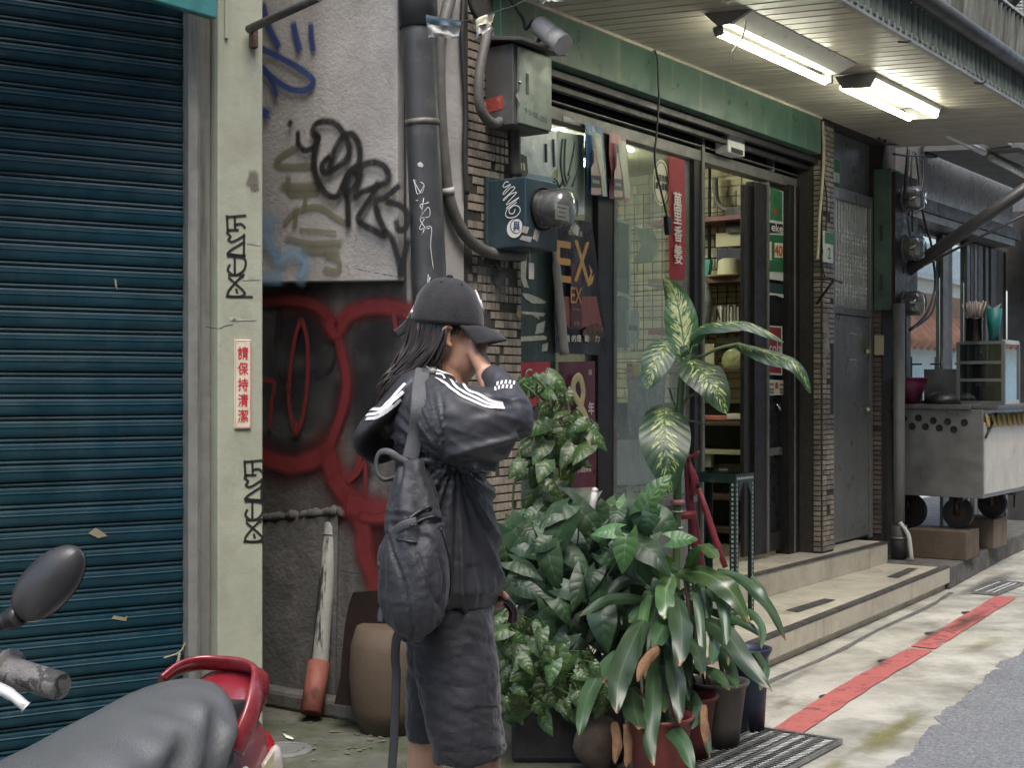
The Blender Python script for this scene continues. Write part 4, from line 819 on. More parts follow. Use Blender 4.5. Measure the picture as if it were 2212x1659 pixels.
for l in ([(625, 912), (590, 910), (552, 965), (575, 985), (660, 945), (560, 1060), (570, 1085), (670, 985), (715, 1005), (565, 1150), (575, 1165), (650, 1090), (745, 1060), (610, 1210), (625, 1225), (780, 1130), (600, 1280)], [(740, 1200), (690, 1240), (610, 1300), (590, 1380), (640, 1418), (740, 1395), (795, 1320), (775, 1260), (710, 1245), (640, 1300), (650, 1355), (700, 1355), (722, 1300)]):
    WM.stroke(q, c3(l), .0045, FI, k=5, lift=.0016, taper=False)
part('tag', q, spray('white marker', (.62, .63, .60), .2), t)
def disc(wall, U, V, r, frame, lift, sx=1): 
    o = wall(U, V, lift); e1 = Vector((0, 0, 1)); e2 = wall.n.cross(e1).normalized()
    return [frame @ (o + e2 * r * sx * math.cos(a) + e1 * r * math.sin(a)) for a in [2 * PI * k / 24 for k in range(24)]]
for (u, v, r, mt, lf) in ((1112, 493, .041, whiteb, .0018), (1116, 488, .033, mat('ring blue', (.10, .12, .22), .6), .0026), (1117, 488, .0295, whiteb, .0034)):
    q = MB(); q.poly(disc(WM, u, v, r, FI, lf)); part('sticker', q, mt, t)
q = MB(); put_text(q, '與', FI @ WM(1117, 488, .0042), (0, -1, 0), (0, 0, 1), .034, .042, bold=.0008); part('lettering', q, mat('ink blue', (.02, .03, .12), .5, bump=0), t)
for pts in ([(1127, 501), (1131, 488), (1144, 490), (1139, 505)], [(1123, 517), (1128, 508), (1151, 512), (1146, 523)]): q = MB(); WM.poly(q, pts, FI, .002); part('sticker', q, mat('tan sticker', (.34, .30, .27), .7, var=.3, vs=60), t)
q = MB(); q.poly([fp(s_, .4315, z) for s_, z in ((4.93, 2.03), (4.95, 2.075), (4.99, 2.065), (4.97, 2.02))][::-1]); part('sticker', q, mat('tan sticker', (.34, .30, .27)), t)
q = MB(); o_ = co + Vector((.06, -.13, -.085)); q.box(o_ + Vector((-.03, -.002, -.022)), o_ + Vector((.03, .0, .022)), M=Matrix.Translation(o_) @ Matrix.Rotation(.5, 4, 'Y') @ Matrix.Translation(-o_)); part('seal_tag', q, mat('grey paper', (.3, .3, .28)), t)
q = MB(); q.tube([fp(4.95, .4, 1.99), fp(4.96, .4, 1.93)], .004, 4); q.fbox(4.95, 4.985, .398, .402, 1.86, 1.93); part('seal_tag', q, mat('grey paper', (.3, .3, .28)), t)
# camera
a = fq(1163, 52, .36); b = fq(1212, 92, .50); ca = thing('security_camera', 'white cylindrical security camera above the switch box', 'camera', a, MF)
wm = mat('dirty white plastic', (.46, .45, .43), .45, var=.15, vs=12, dirt=((.2, .2, .19), .55, .75, 14, .5)); d = (b - a).normalized()
m = MB(); m.tube([a, a + d * .012, b], [.040, .046, .046], 20); part('body', m, wm, ca)
m = MB(); m.tube([b - d * .06, b + d * .02], [.0475, .0475], 20); part('hood', m, wm, ca)
m = MB(); m.tube([a - d * .004, a], .033, 18); part('back_ring', m, dk, ca)
m = MB(); m.tube([a + d * .05 + Vector((0, .02, -.03)), a + d * .05 + Vector((-.01, .05, -.085)), fp(5.02, .30, 2.91)], .012, 8); part('bracket', m, dk, ca)
# torn banner scraps on a string
tornm = mat('torn plastic sheet', (.50, .49, .46), .35, var=.35, vs=30, bump=.8, bs=25, dirt=((.2, .2, .2), .5, .65, 18, .6))
def cloth(fr, corners, nu=10, nv=10, amp=.012, seed=0, ragged=.0):
    A, B, Cc, D_ = [Vector(p) for p in corners]; nn = (B - A).cross(D_ - A).normalized()
    def fn(u, v):
        if ragged and v > .6: v = v - ragged * (v - .6) * (1 + mn.noise(Vector((u * 7, seed, 3)))) 
        p = lerp(lerp(A, B, u), lerp(D_, Cc, u), v); return p + nn * amp * (mn.noise(Vector((u * 3.1, v * 2.4, seed))) * 1.6 + .5 * math.sin(u * 7 + seed)) * (.3 + v)
    q = MB(); q.grid(fn, nu, nv); return q
ZB = 5.15
t = thing('banner_scrap', 'crumpled grey plastic scrap with a dark blue band hanging by the drainpipe', 'banner', P(958, 30, ZB), MI, 'torn banner scraps on a string')
q = cloth(MI, [P(922, 48, ZB), P(994, 58, ZB), P(990, 86, ZB), P(926, 84, ZB)], 12, 8, .02, 2, .4); part('sheet', q, tornm, t)
q = cloth(MI, [P(920, 31, ZB - .01), P(996, 44, ZB - .01), P(995, 58, ZB - .01), P(921, 49, ZB - .01)], 12, 3, .008, 5); part('band', q, mat('blue band', (.04, .07, .10), .5, var=.4, vs=60), t)
t = thing('banner_scrap', 'torn cream paper scrap hanging on a string left of the switch box', 'banner', P(1045, 30, ZB), MI, 'torn banner scraps on a string')
q = cloth(MI, [P(1026, 40, ZB), P(1070, 24, ZB), P(1062, 50, ZB), P(1030, 60, ZB)], 10, 8, .015, 8, .3); part('sheet', q, mat('torn cream paper', (.62, .59, .46), .7, var=.2, vs=30), t)
q = cloth(MI, [P(1030, 58, ZB), P(1062, 50, ZB), P(1056, 74, ZB), P(1028, 92, ZB)], 10, 8, .02, 9, .9); part('sheet', q, tornm, t)
t = thing('banner_scrap', 'torn white scrap at the top of the picture above the security camera', 'banner', P(1190, 5, ZB), MI, 'torn banner scraps on a string')
q = cloth(MI, [P(1156, -30, ZB), P(1226, -30, ZB), P(1224, 14, ZB), P(1158, 10, ZB)], 12, 8, .02, 12, .6); part('sheet', q, tornm, t)
q = MB(); q.tube([P(920, 36, ZB), P(994, 46, ZB), P(1026, 41, ZB), P(1070, 25, ZB), P(1110, 12, ZB), P(1190, -25, ZB)], .0022, 4); solo('string', q, black_c, 'thin dark string carrying the torn banner scraps', 'string', P(1026, 41, ZB))

# ------------------------------------------------------------------ posters and stickers on the shop window
def flat(D, pts): return [fq(u, v, D) for u, v in pts]
def poster(name, label, cat, D, pts, mt, org=None, amp=.0, seed=0, group=None, nu=8, nv=12):
    A = flat(D, pts); t = thing(name, label, cat, org or A[0], MF, group)
    q = cloth(MF, A, nu, nv, amp, seed) if amp else MB().poly(A[::-1])
    part('sheet', q, mt, t); return t
def onpost(t, nm, D, pts, mt): q = MB(); q.poly(flat(D, pts)[::-1]); return part(nm, q, mt, t)
def ptext(t, s, U, V, D, wpx, hpx, mt, bold=0, tilt=0):
    o = fq(U, V, D); ww = abs(fs(U + wpx / 2, D) - fs(U - wpx / 2, D)); y = (D - DF) / (CS * (U - U0) / F0 - SN); hh = hpx / F0 * y
    q = MB(); put_text(q, s, o, (1, 0, tilt), (-tilt, 0, 1), ww, hh, bold=bold); return part('lettering', q, mt, t)
cream_i = mat('cream ink', (.60, .56, .44), .5, bump=0); gold = mat('gold ink', (.52, .29, .09), .4, var=.15, bump=0); white_i = mat('white ink', (.62, .62, .58), .5, bump=0); black_i = mat('black ink', (.02, .02, .02), .5, bump=0); red_i = mat('red ink', (.45, .04, .03), .5, bump=0)
pf = mat('pale window film', (.58, .68, .70), .22, var=.15, vs=7, bump=.3, bs=14, dirt=((.30, .36, .37), .50, .70, 9, .6), streak=((.62, .68, .66), .5, .7, 9, .4))  # bluish white lightened to stand in for sky reflected in the film
t = poster('window_film', 'pale crinkled film behind the first window pane above the meter', 'film', .004, [(1124, 272), (1262, 292), (1262, 463), (1124, 470)], pf)
onpost(t, 'patch', .006, [(1205, 280), (1258, 300), (1258, 440), (1205, 420)], mat('mint film', (.42, .52, .44), .4, var=.08)); onpost(t, 'patch', .006, [(1130, 372), (1205, 385), (1212, 414), (1140, 400)], mat('sky blue print', (.20, .36, .52), .4, var=.2, vs=20)); onpost(t, 'patch', .007, [(1140, 400), (1190, 408), (1192, 460), (1140, 455)], mat('grey torn film', (.22, .22, .21), .6, var=.3, vs=15))
q = MB()
for pts in ([(1216, 300), (1212, 350), (1220, 400), (1232, 380)], [(1222, 300), (1220, 370), (1226, 395)], [(1243, 305), (1236, 345), (1228, 378)], [(1256, 312), (1252, 360), (1236, 402)], [(1196, 300), (1198, 360)], [(1180, 310), (1181, 350)]): q.tube(smooth_pts(flat(.010, pts), 5), .006, 5)
part('plastic_ties', q, mat('grey tie', (.22, .27, .28), .4), t)
t = poster('window_film', 'dark stained film with torn white tape in the lower first pane', 'film', .004, [(1124, 468), (1200, 470), (1200, 1085), (1124, 1085)], mat('dark film', (.055, .085, .080), .35, var=.3, vs=6, streak=((.14, .18, .165), .5, .7, 12, .5)))
tape = mat('torn white tape', (.52, .55, .48), .6, var=.25, vs=30)
for pts in ([(1126, 565), (1138, 560), (1136, 600), (1143, 622), (1132, 620), (1124, 600)], [(1128, 633), (1142, 634), (1162, 642), (1180, 652), (1176, 656), (1150, 655), (1135, 645)], [(1126, 672), (1178, 676), (1174, 684), (1164, 682), (1166, 690), (1150, 680), (1128, 678)], [(1124, 727), (1172, 724), (1182, 728), (1180, 734), (1124, 738)], [(1160, 700), (1178, 693), (1174, 718), (1156, 722)], [(1172, 744), (1184, 740), (1182, 758), (1170, 760)]): onpost(t, 'torn_tape', .007, pts, tape)
t = poster('sticker', 'torn black sticker with white marks at the left edge of the window film', 'sticker', .008, [(1123, 330), (1138, 338), (1141, 372), (1134, 388), (1122, 384)], black_i)
for pts in ([(1124, 350), (1128, 352), (1128, 366), (1124, 365)], [(1130, 352), (1133, 352), (1135, 368), (1131, 368)]): onpost(t, 'print', .010, pts, cream_i)
t = poster('sticker', 'torn white label on the grey rail above the window film', 'sticker', .038, [(1216, 249), (1232, 254), (1240, 262), (1218, 262)], tape)
# hanging bottle posters
blue_p = mat('sky poster', (.045, .14, .30), .35, var=.25, vs=5, dirt=((.45, .46, .42), .58, .68, 7, .8)); sage = mat('sage print', (.38, .43, .31), .35, var=.1)
def bottle(t, D, uc, v0, v1, k, body, lab, txt):
    h = v1 - v0; onpost(t, 'bottle_print', D, [(uc - 4 * k, v0), (uc + 4 * k, v0), (uc + 4.5 * k, v0 + h * .3), (uc + 11 * k, v0 + h * .42), (uc + 11 * k, v1), (uc - 11 * k, v1), (uc - 11 * k, v0 + h * .42), (uc - 4.5 * k, v0 + h * .3)], body)
    onpost(t, 'label_print', D + .0015, [(uc - 11 * k, v0 + h * .58), (uc + 11 * k, v0 + h * .60), (uc + 11 * k, v0 + h * .86), (uc - 11 * k, v0 + h * .84)], lab)
    ptext(t, txt, uc, v0 + h * .72, D + .003, 15 * k, 7 * k, white_i)
t = poster('bottle_poster', 'hanging blue beer poster with a pale bottle at the top of the window', 'poster', .055, [(1264, 262), (1301, 276), (1312, 425), (1266, 418)], blue_p, amp=.012, seed=4)
onpost(t, 'band_print', .083, [(1284, 284), (1298, 290), (1311, 424), (1302, 424), (1298, 380), (1290, 345)], sage)
bottle(t, .081, 1288, 320, 420, 1, mat('pink bottle', (.42, .30, .30), .4, var=.2), mat('dark label', (.02, .045, .06), .5), 'BEER')
t = poster('bottle_poster', 'curled pink beer poster with a bottle hanging right of the blue one', 'poster', .055, [(1317, 284), (1352, 297), (1366, 432), (1319, 428)], mat('pink poster', (.45, .17, .20), .35, var=.3, vs=4, dirt=((.36, .34, .36), .5, .65, 4, .7)), amp=.014, seed=7)
onpost(t, 'band_print', .088, [(1336, 300), (1351, 306), (1362, 430), (1350, 424), (1345, 380), (1338, 340)], sage)
bottle(t, .085, 1336, 330, 425, .8, mat('blush bottle', (.45, .36, .32), .4, var=.2), mat('grey label', (.10, .10, .10), .5), 'BEER')
# gold oval
def oval(D, uc, vc, ru, rv, n=36): return [(uc + ru * math.cos(2 * PI * k / n), vc + rv * math.sin(2 * PI * k / n)) for k in range(n)]
t = poster('oval_sticker', 'gold oval sticker with a spread eagle beside the meter dome', 'sticker', .004, oval(0, 1207, 409, 20, 47), mat('gold foil', (.50, .44, .16), .3, .35, var=.12, bump=0))
q = MB()
for pts in ([(1197, 385), (1203, 391), (1207, 401)], [(1195, 391), (1201, 395), (1206, 402)], [(1198, 396), (1206, 404)], [(1217, 388), (1212, 395), (1208, 404)], [(1218, 393), (1209, 405)], [(1207, 400), (1207, 412)]): q.tube(smooth_pts(flat(.007, pts), 3) if len(pts) > 2 else flat(.007, pts), .0035, 4)
part('eagle_print', q, mat('brown ink', (.10, .08, .03), .5, bump=0), t); br = MT['brown ink']
ptext(t, 'EAGLE', 1207, 421, .007, 22, 7, br); ptext(t, 'LEADER', 1207, 431, .007, 26, 9, br, .0008); ptext(t, '老鷹牌', 1207, 443, .007, 24, 8, br)
# black EX poster
t = poster('beer_poster', 'large black and red EX beer poster bulging over the window post', 'poster', .045, [(1195, 470), (1278, 478), (1311, 768), (1200, 762)], mat('black poster', (.022, .016, .016), .3, var=.3, vs=6), amp=.010, seed=3, nv=16)
onpost(t, 'red_print', .064, [(1216, 640), (1288, 640), (1303, 715), (1262, 706), (1232, 712), (1222, 700)], mat('dull red print', (.24, .065, .055), .4, var=.25, vs=9))
onpost(t, 'rock_print', .066, [(1262, 712), (1276, 702), (1290, 698), (1304, 706), (1306, 728), (1288, 732), (1296, 745), (1276, 738), (1258, 724)], mat('rock print', (.14, .07, .055), .6, var=.7, vs=30, dirt=((.02, .015, .015), .45, .6, 22, .9)))
onpost(t, 'can_print', .068, [(1234, 566), (1256, 568), (1257, 712), (1233, 708)], mat('dark red can', (.075, .022, .022), .35, var=.3, vs=12))
for s_, u in (('E', 1217), ('X', 1257)): ptext(t, s_, u, 565, .070, 32, 86, gold, .004)
for pts in ([(1268, 610), (1276, 590), (1272, 570), (1280, 585), (1278, 600), (1284, 590), (1280, 612), (1270, 620)],): onpost(t, 'flame_print', .071, pts, gold)
ptext(t, 'EX', 1245, 638, .071, 24, 34, gold, .001); ptext(t, 'GOLD', 1245, 668, .071, 17, 5, gold); ptext(t, '台灣', 1246, 698, .071, 12, 9, gold); ptext(t, '金牌啤酒', 1243, 503, .071, 30, 12, cream_i)
for chx, u in zip('活的是動力', (1226, 1240, 1251, 1268, 1290)): ptext(t, chx, u, 731, .071, 9.5, 14, white_i, .001)
q = MB(); q.tube(smooth_pts([fq(u, v, .10) for u, v in ((1192, 500), (1200, 560), (1210, 660), (1220, 766))], 5), [.004] + [.012] * 5 + [.022] * 9 + [.026], 10); part('curled_edge', q, mat('grey poster back', (.27, .265, .25), .5), t)
# wine red poster
t = poster('beer_poster', 'wine red poster with a tall golden ribbon figure below the EX poster', 'poster', .045, [(1206, 782), (1285, 780), (1287, 1098), (1212, 1100)], mat('wine poster', (.105, .020, .034), .35, var=.2, vs=4, dirt=((.2, .06, .07), .55, .75, 5, .4)), amp=.006, seed=9)
q = MB(); rb = smooth_pts([fq(u, v, .066) for u, v in ((1252, 1000), (1244, 970), (1240, 925), (1254, 880), (1260, 845), (1252, 815), (1240, 825), (1240, 850), (1256, 880), (1270, 915), (1272, 960), (1262, 985))], 6); q.tube(rb, [(.004, .022)] * len(rb), 8); part('ribbon_print', q, mat('ribbon gold', (.50, .42, .22), .4, bump=0), t)
ptext(t, '年', 1277, 882, .066, 12, 28, white_i, .001); ptext(t, '金門酒廠', 1252, 1013, .066, 52, 16, cream_i); ptext(t, '8', 1275, 804, .066, 7, 12, cream_i)
onpost(t, 'foot_print', .066, [(1212, 1056), (1286, 1052), (1287, 1096), (1213, 1098)], mat('tan print', (.34, .27, .19), .5))
t = poster('drink_poster', 'bright red drink poster with white script left of the wine red one', 'poster', .03, [(1124, 782), (1189, 782), (1190, 905), (1124, 905)], mat('cola red', (.40, .035, .040), .35, var=.12)); ptext(t, 'Cool', 1158, 808, .034, 46, 22, white_i, .001)
# things on the second pane
t = poster('oval_sticker', 'cream oval sticker with two rows of black characters', 'sticker', .004, oval(0, 1428, 394, 17.5, 50), mat('cream sticker', (.60, .60, .45), .45, var=.05, bump=0))
q = MB(); ro = flat(.006, oval(0, 1428, 394, 14.5, 44)); q.tube(ro + [ro[0]], .0028, 4, caps=False); part('ring_print', q, mat('grey ink', (.14, .16, .12), .5, bump=0), t)
ptext(t, '本店免用', 1429, 384, .007, 25, 15, black_i, .0012); ptext(t, '統一發票', 1429, 402, .007, 25, 15, black_i, .0012)
t = poster('wall_banner', 'tall red banner with white brush writing beside the doorway', 'banner', .02, [(1446, 335), (1479, 346), (1480, 606), (1446, 602)], mat('red banner cloth', (.30, .020, .032), .6, var=.15, vs=5, bump=.2, bs=40), amp=.004, seed=2)
for chx, v, hh in (('萬', 435, 40), ('里', 468, 30), ('香', 505, 34), ('美', 541, 26), ('女', 560, 20)): ptext(t, chx, 1464 + (v % 3), v, .034, 17, hh, white_i, .0018)
lf = mat('light frame', (.50, .58, .48), .5, var=.2, vs=20, bump=0)
t = poster('window_print', 'pale green printed panel with a white outline stuck inside the second pane', 'print', -.012, [(1312, 470), (1362, 484), (1362, 640), (1312, 632)], mat('dark mint print', (.09, .16, .12), .4, var=.3, vs=5))
for pts in ([(1312, 466), (1366, 480), (1366, 486), (1312, 474)], [(1358, 486), (1363, 486), (1363, 762), (1359, 762)], [(1312, 624), (1330, 628), (1345, 632), (1362, 636), (1362, 641), (1312, 638)], [(1312, 752), (1362, 758), (1362, 764), (1312, 760)]): onpost(t, 'edge_tape', -.009, pts, lf)
onpost(t, 'lower_print', -.013, [(1312, 641), (1358, 643), (1358, 752), (1312, 750)], mat('slate print', (.20, .23, .22), .4, var=.1))
t = poster('window_print', 'grey mint hexagon shaped print right of the outlined panel', 'print', -.012, [(1368, 490), (1410, 496), (1425, 530), (1410, 566), (1366, 568), (1385, 530)], mat('sage panel', (.33, .38, .28), .5, var=.1))
t = poster('window_print', 'small faded white notice on the second pane', 'print', -.010, [(1352, 668), (1381, 674), (1381, 742), (1353, 744)], mat('faded notice', (.40, .44, .38), .5, var=.15, vs=30)); onpost(t, 'print', -.008, [(1358, 702), (1377, 703), (1377, 714), (1358, 713)], mat('grey ink', (.14, .16, .12)))
t = poster('price_tag', 'red and yellow paper tag at the left of the hanging grey bag', 'tag', -.010, [(1353, 785), (1372, 786), (1372, 822), (1358, 818)], red_i); onpost(t, 'print', -.008, [(1366, 786), (1382, 786), (1382, 812), (1366, 812)], mat('yellow ink', (.55, .42, .05), .5, bump=0)); ptext(t, '特', 1361, 797, -.007, 9, 12, cream_i); ptext(t, '價', 1361, 810, -.007, 9, 12, cream_i)
cl2 = mat('grey plastic wrap', (.30, .285, .265), .25, var=.3, vs=10, bump=.8, bs=16)
q = MB(); q.grid(lambda u, v: fq(lerp(1352, 1440, u) + 10 * math.sin(v * 3) * (.5 - u), lerp(805, 965, v) + 22 * (u - .5) ** 2 * 4 * (v - .4), -.07) + Vector((0, -.02 * mn.noise(Vector((u * 4, v * 3, 1))), 0)), 12, 14); solo('plastic_bag', q, cl2, 'large grey plastic wrap hanging inside the second window pane', 'bag', fq(1395, 965, -.07), MF)
t = poster('flyer', 'yellow flyer behind the lower second pane', 'flyer', -.03, [(1432, 960), (1480, 965), (1480, 1065), (1432, 1068)], mat('yellow flyer', (.50, .42, .14), .5, var=.12, vs=8)); onpost(t, 'print', -.027, [(1432, 1046), (1480, 1044), (1480, 1066), (1432, 1068)], mat('pale print', (.50, .50, .44), .5))
t = poster('flyer', 'grey flyer with a dark strip of writing behind the lower second pane', 'flyer', -.03, [(1312, 950), (1430, 950), (1430, 1072), (1312, 1080)], mat('pale grey flyer', (.36, .37, .33), .5, var=.12, vs=5)); onpost(t, 'print', -.027, [(1312, 1050), (1430, 1044), (1430, 1062), (1312, 1070)], mat('dark strip print', (.08, .085, .08), .5)); ptext(t, '16坪以下一律優惠八折', 1370, 1057, -.024, 100, 11, cream_i)
t = poster('flyer', 'narrow dark framed print low in the second pane', 'flyer', -.03, [(1312, 860), (1332, 862), (1334, 960), (1312, 962)], mat('dark frame print', (.08, .09, .075), .5, var=.4, vs=14))
# door posters
t = poster('price_poster', 'green beer poster with a red price of 40 on the sliding door', 'poster', .006, [(1659, 402), (1699, 416), (1699, 608), (1659, 602)], mat('white poster', (.55, .57, .52), .45, var=.1, vs=14))
dg = mat('bottle green', (.03, .16, .06), .4, var=.3, vs=12)
onpost(t, 'bottle_print', .009, [(1664, 404), (1690, 414), (1690, 478), (1664, 474)], dg); onpost(t, 'green_print', .009, [(1659, 506), (1692, 508), (1692, 588), (1659, 586)], mat('flat green', (.025, .13, .055), .5, var=.1))
for (u, v) in ((1661, 427), (1675, 456)):
    onpost(t, 'star_print', .011, [(u + (7 if k % 2 == 0 else 3) * math.sin(k * PI / 5) * .8, v - (11 if k % 2 == 0 else 4.5) * math.cos(k * PI / 5)) for k in range(10)], red_i)
onpost(t, 'name_band', .011, [(1659, 480), (1691, 484), (1691, 503), (1659, 502)], black_i); ptext(t, 'eke', 1679, 492, .013, 24, 17, white_i, .001)
onpost(t, 'price_card', .011, [(1673, 524), (1691, 525), (1691, 557), (1673, 556)], mat('cream card', (.55, .54, .38))); ptext(t, '40', 1682, 541, .013, 16, 23, red_i, .002)
onpost(t, 'price_card', .011, [(1659, 521), (1667, 522), (1667, 562), (1659, 561)], mat('cream card', (.55, .54, .38)))
t = poster('sticker', 'narrow dark green strip sticker under the price poster', 'sticker', .005, [(1659, 610), (1695, 614), (1695, 636), (1659, 630)], mat('deep green', (.015, .05, .04), .5)); onpost(t, 'torn_edge', .007, [(1659, 631), (1694, 636), (1693, 644), (1676, 638), (1659, 637)], tape)
t = poster('drink_poster', 'small red poster with white script on the lower sliding door', 'poster', .006, [(1660, 704), (1689, 706), (1689, 808), (1660, 806)], mat('cola red dark', (.25, .02, .03), .4, var=.15)); ptext(t, 'cola', 1675, 752, .009, 26, 26, white_i, .0015)
for pts in ([(1660, 703), (1690, 705), (1690, 708), (1660, 706)], [(1660, 805), (1690, 807), (1690, 811), (1660, 809)], [(1687, 706), (1690, 706), (1690, 808), (1687, 808)]): onpost(t, 'edge_tape', .009, pts, tape)
t = poster('notice', 'small square notice of boxes and a red mark under the red door poster', 'sign', .006, [(1660, 820), (1695, 822), (1695, 853), (1660, 854)], mat('cream sticker', (.60, .60, .45)))
for (u, v) in ((1667, 830), (1689, 831), (1667, 841), (1689, 841), (1667, 848), (1689, 848)): onpost(t, 'print', .008, [(u - 4.5, v - 2.5), (u + 4.5, v - 2.5), (u + 4.5, v + 2.5), (u - 4.5, v + 2.5)], mat('grey ink', (.14, .16, .12)))
onpost(t, 'print', .008, [(1675, 842), (1675, 826), (1681, 826), (1681, 842), (1678, 838)], red_i)
# cord hanging from the fascia
t = thing('hanging_cord', 'thin dark cord with a small black switch hanging in front of the window', 'cord', fq(1415, 110, .27), MF)
cpts = [fq(u, v, .27) for u, v in ((1414, 108), (1420, 128), (1422, 180), (1423, 220), (1417, 300), (1414, 340), (1420, 380), (1432, 430), (1441, 470))]
q = MB(); q.tube(smooth_pts(cpts, 6), .006, 6); part('cord', q, black_c, t)
q = MB(); a = cpts[-1]; q.box(a + Vector((-.022, -.015, -.09)), a + Vector((.022, .012, .01)), M=Matrix.Translation(a) @ Matrix.Rotation(-.15, 4, 'Y') @ Matrix.Translation(-a)); part('switch', q, dk, t, .004)
# ------------------------------------------------------------------ grey metal door beside the shop
dgrey = mat('grey steel door', (.19, .195, .19), .36, .35, var=.15, vs=4, bump=.05, dirt=((.22, .225, .22), .5, .75, 5, .45), streak=((.08, .082, .08), .5, .7, 7, .5))
md = thing('metal_door', 'grey steel door with a ribbed glass grille above beside the narrow tiled pillar', 'door', fp(9.4, .1, .3), MF)
m = MB(); m.fbox(8.802, 9.82, .0, .06, .3, 3.6); part('surround', m, dgrey, md)
for a, b, z0, z1 in ((9.03, 9.075, .3, 2.78), (9.735, 9.78, .3, 2.78), (9.0755, 9.7345, 2.70, 2.78), (9.0755, 9.7345, 1.905, 1.955)): q = MB(); q.fbox(a, b, .0605, .105, z0, z1); part('door_frame', q, dgrey, md, .003)
q = MB(); q.fbox(9.08, 9.73, .061, .092, .32, 1.90); part('door_leaf', q, dgrey, md, .004)
q = MB(); q.fbox(9.0755, 9.7345, .061, .066, 1.955, 2.70); part('grille_back', q, mat('ribbed glass back', (.10, .105, .10), .25, bump=0), md)
rib = mat('ribbed grille', (.46, .48, .45), .3, .1, var=.1, bump=0)
q = MB(); q.fbox(-.012, .012, 0, .014, 0, .745); rme = q.mesh('rib', rib); nrib = 13
dots = MB()
for i in range(nrib):
    s_ = 9.10 + i * .0508; piece('rib', rme, md, Matrix.Translation(-ORG[md.name] + fp(s_, .066, 1.955)))
    for z in [2.10, 2.135, 2.17, 2.25, 2.285, 2.32, 2.355, 2.39, 2.48, 2.515, 2.55]: dots.ball(fp(s_, .081, z - .06), (.010, .006, .010), 0, 6, 4)
part('studs', dots, mat('bright stud', (.75, .78, .75), .25, .3, bump=0), md, kind='stuff')
for z in (1.655, 1.235):
    q = MB(); a = fp(9.665, .095, z); q.ball(a + Vector((0, -.02, 0)), .017, 0, 10, 8); q.cyl(a, a + Vector((0, -.02, 0)), .02, 10); part('lock_knob', q, mat('brass knob', (.45, .40, .22), .3, .9, bump=0), md)
q = MB(); WD = Wall(MF @ fp(9.4, .094, 1), Nv); cd6 = crop(3100, 1250, 2212 / 400)
for l in ([(835, 150), (830, 260), (830, 420)], [(875, 140), (1020, 195)], [(955, 215), (960, 410)], [(1105, 140), (1108, 300)], [(870, 715), (1010, 720)]): WD.stroke(q, cd6(l), .018, FI, lift=.002)
part('tape_marks', q, spray('pale tape marks', (.45, .45, .43), .4, dens=.8, grain=70), md)
numgreen = mat('number plate green', (.03, .16, .07), .5, var=.1); numwhite = mat('number plate white', (.55, .60, .55), .5, var=.12, vs=20)
for (u0, u1, v0, vm, v1, lab, tx, D) in ((1795, 1812, 345, 370, 393, 'green topped white number plate, upper of two on the grey panel over the steel door', '1', .062), (1795, 1812, 395, 411, 433, 'green topped white number plate, lower of two on the grey panel over the steel door', '', .062), (1777, 1798, 503, 525, 565, 'green and white number plate hanging lower on the narrow tiled pillar', '2', .225)):
    t = thing('number_plate', lab, 'number plate', fq(u0, v1, D), MF, 'house number plates')
    q = MB(); a = fq(u0, v1, D); b = fq(u1, v0, D); q.box((a.x, a.y - .006, a.z), (b.x, a.y, b.z)); part('plate', q, numwhite, t)
    c = fq(u0 + 3, vm, D); q = MB(); q.box((c.x, a.y - .0075, c.z), (b.x - .004, a.y - .0062, b.z - .004)); part('band', q, numgreen, t)
    if tx: q = MB(); put_text(q, tx, ((a.x + b.x) / 2 + .01, a.y - .0085, (a.z + c.z) / 2), (1, 0, 0), (0, 0, 1), None, (c.z - a.z) * .6); part('lettering', q, black_i, t)
t = thing('wire_bracket', 'thin black iron bracket sticking out beside the narrow tiled pillar', 'bracket', fq(1765, 652, .24), MF)
q = MB(); q.tube([fq(1760, 602, .24), fq(1800, 604, .55), fq(1818, 610, .7)], .006, 6); q.tube([fq(1765, 655, .24), fq(1800, 606, .55)], .009, 6); part('arm', q, grid_m, t)

# ------------------------------------------------------------------ dark tiled pilaster, meter cabinet, meters, down pipe
po = fp(10, .1, .3); tp3 = thing('tiled_pilaster', 'dim brown tiled pilaster between the steel door and the food cart', 'pillar', po, MF)
m = MB(); m.fbox(9.825, 10.2, -.1, .16, .15, 3.6); part('core', m, grout, tp3)
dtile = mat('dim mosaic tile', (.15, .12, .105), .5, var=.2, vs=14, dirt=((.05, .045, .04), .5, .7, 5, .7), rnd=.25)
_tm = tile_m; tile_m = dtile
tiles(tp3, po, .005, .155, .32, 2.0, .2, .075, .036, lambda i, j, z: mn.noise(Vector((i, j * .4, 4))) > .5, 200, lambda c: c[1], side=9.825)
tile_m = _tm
cabg = mat('green cabinet paint', (.075, .13, .10), .5, var=.2, vs=6, dirt=((.03, .04, .035), .5, .7, 8, .6))
t = thing('meter_cabinet', 'tall narrow green cabinet carrying electric meters right of the steel door', 'cabinet', fp(9.9, .2, 2), MF)
m = MB(); m.fbox(9.79, 10.3, .105, .235, 1.96, 2.985); part('case', m, cabg, t, .005)
m = MB(); m.fbox(9.81, 10.28, .2355, .26, 1.98, 2.96); part('front', m, dk, t)
for z in (2.16, 2.52):
    m = MB(); m.fbox(9.785, 9.7895, .15, .175, z - .06, z + .06); part('slot', m, mat('dark slot', (.03, .05, .04), .6), t)
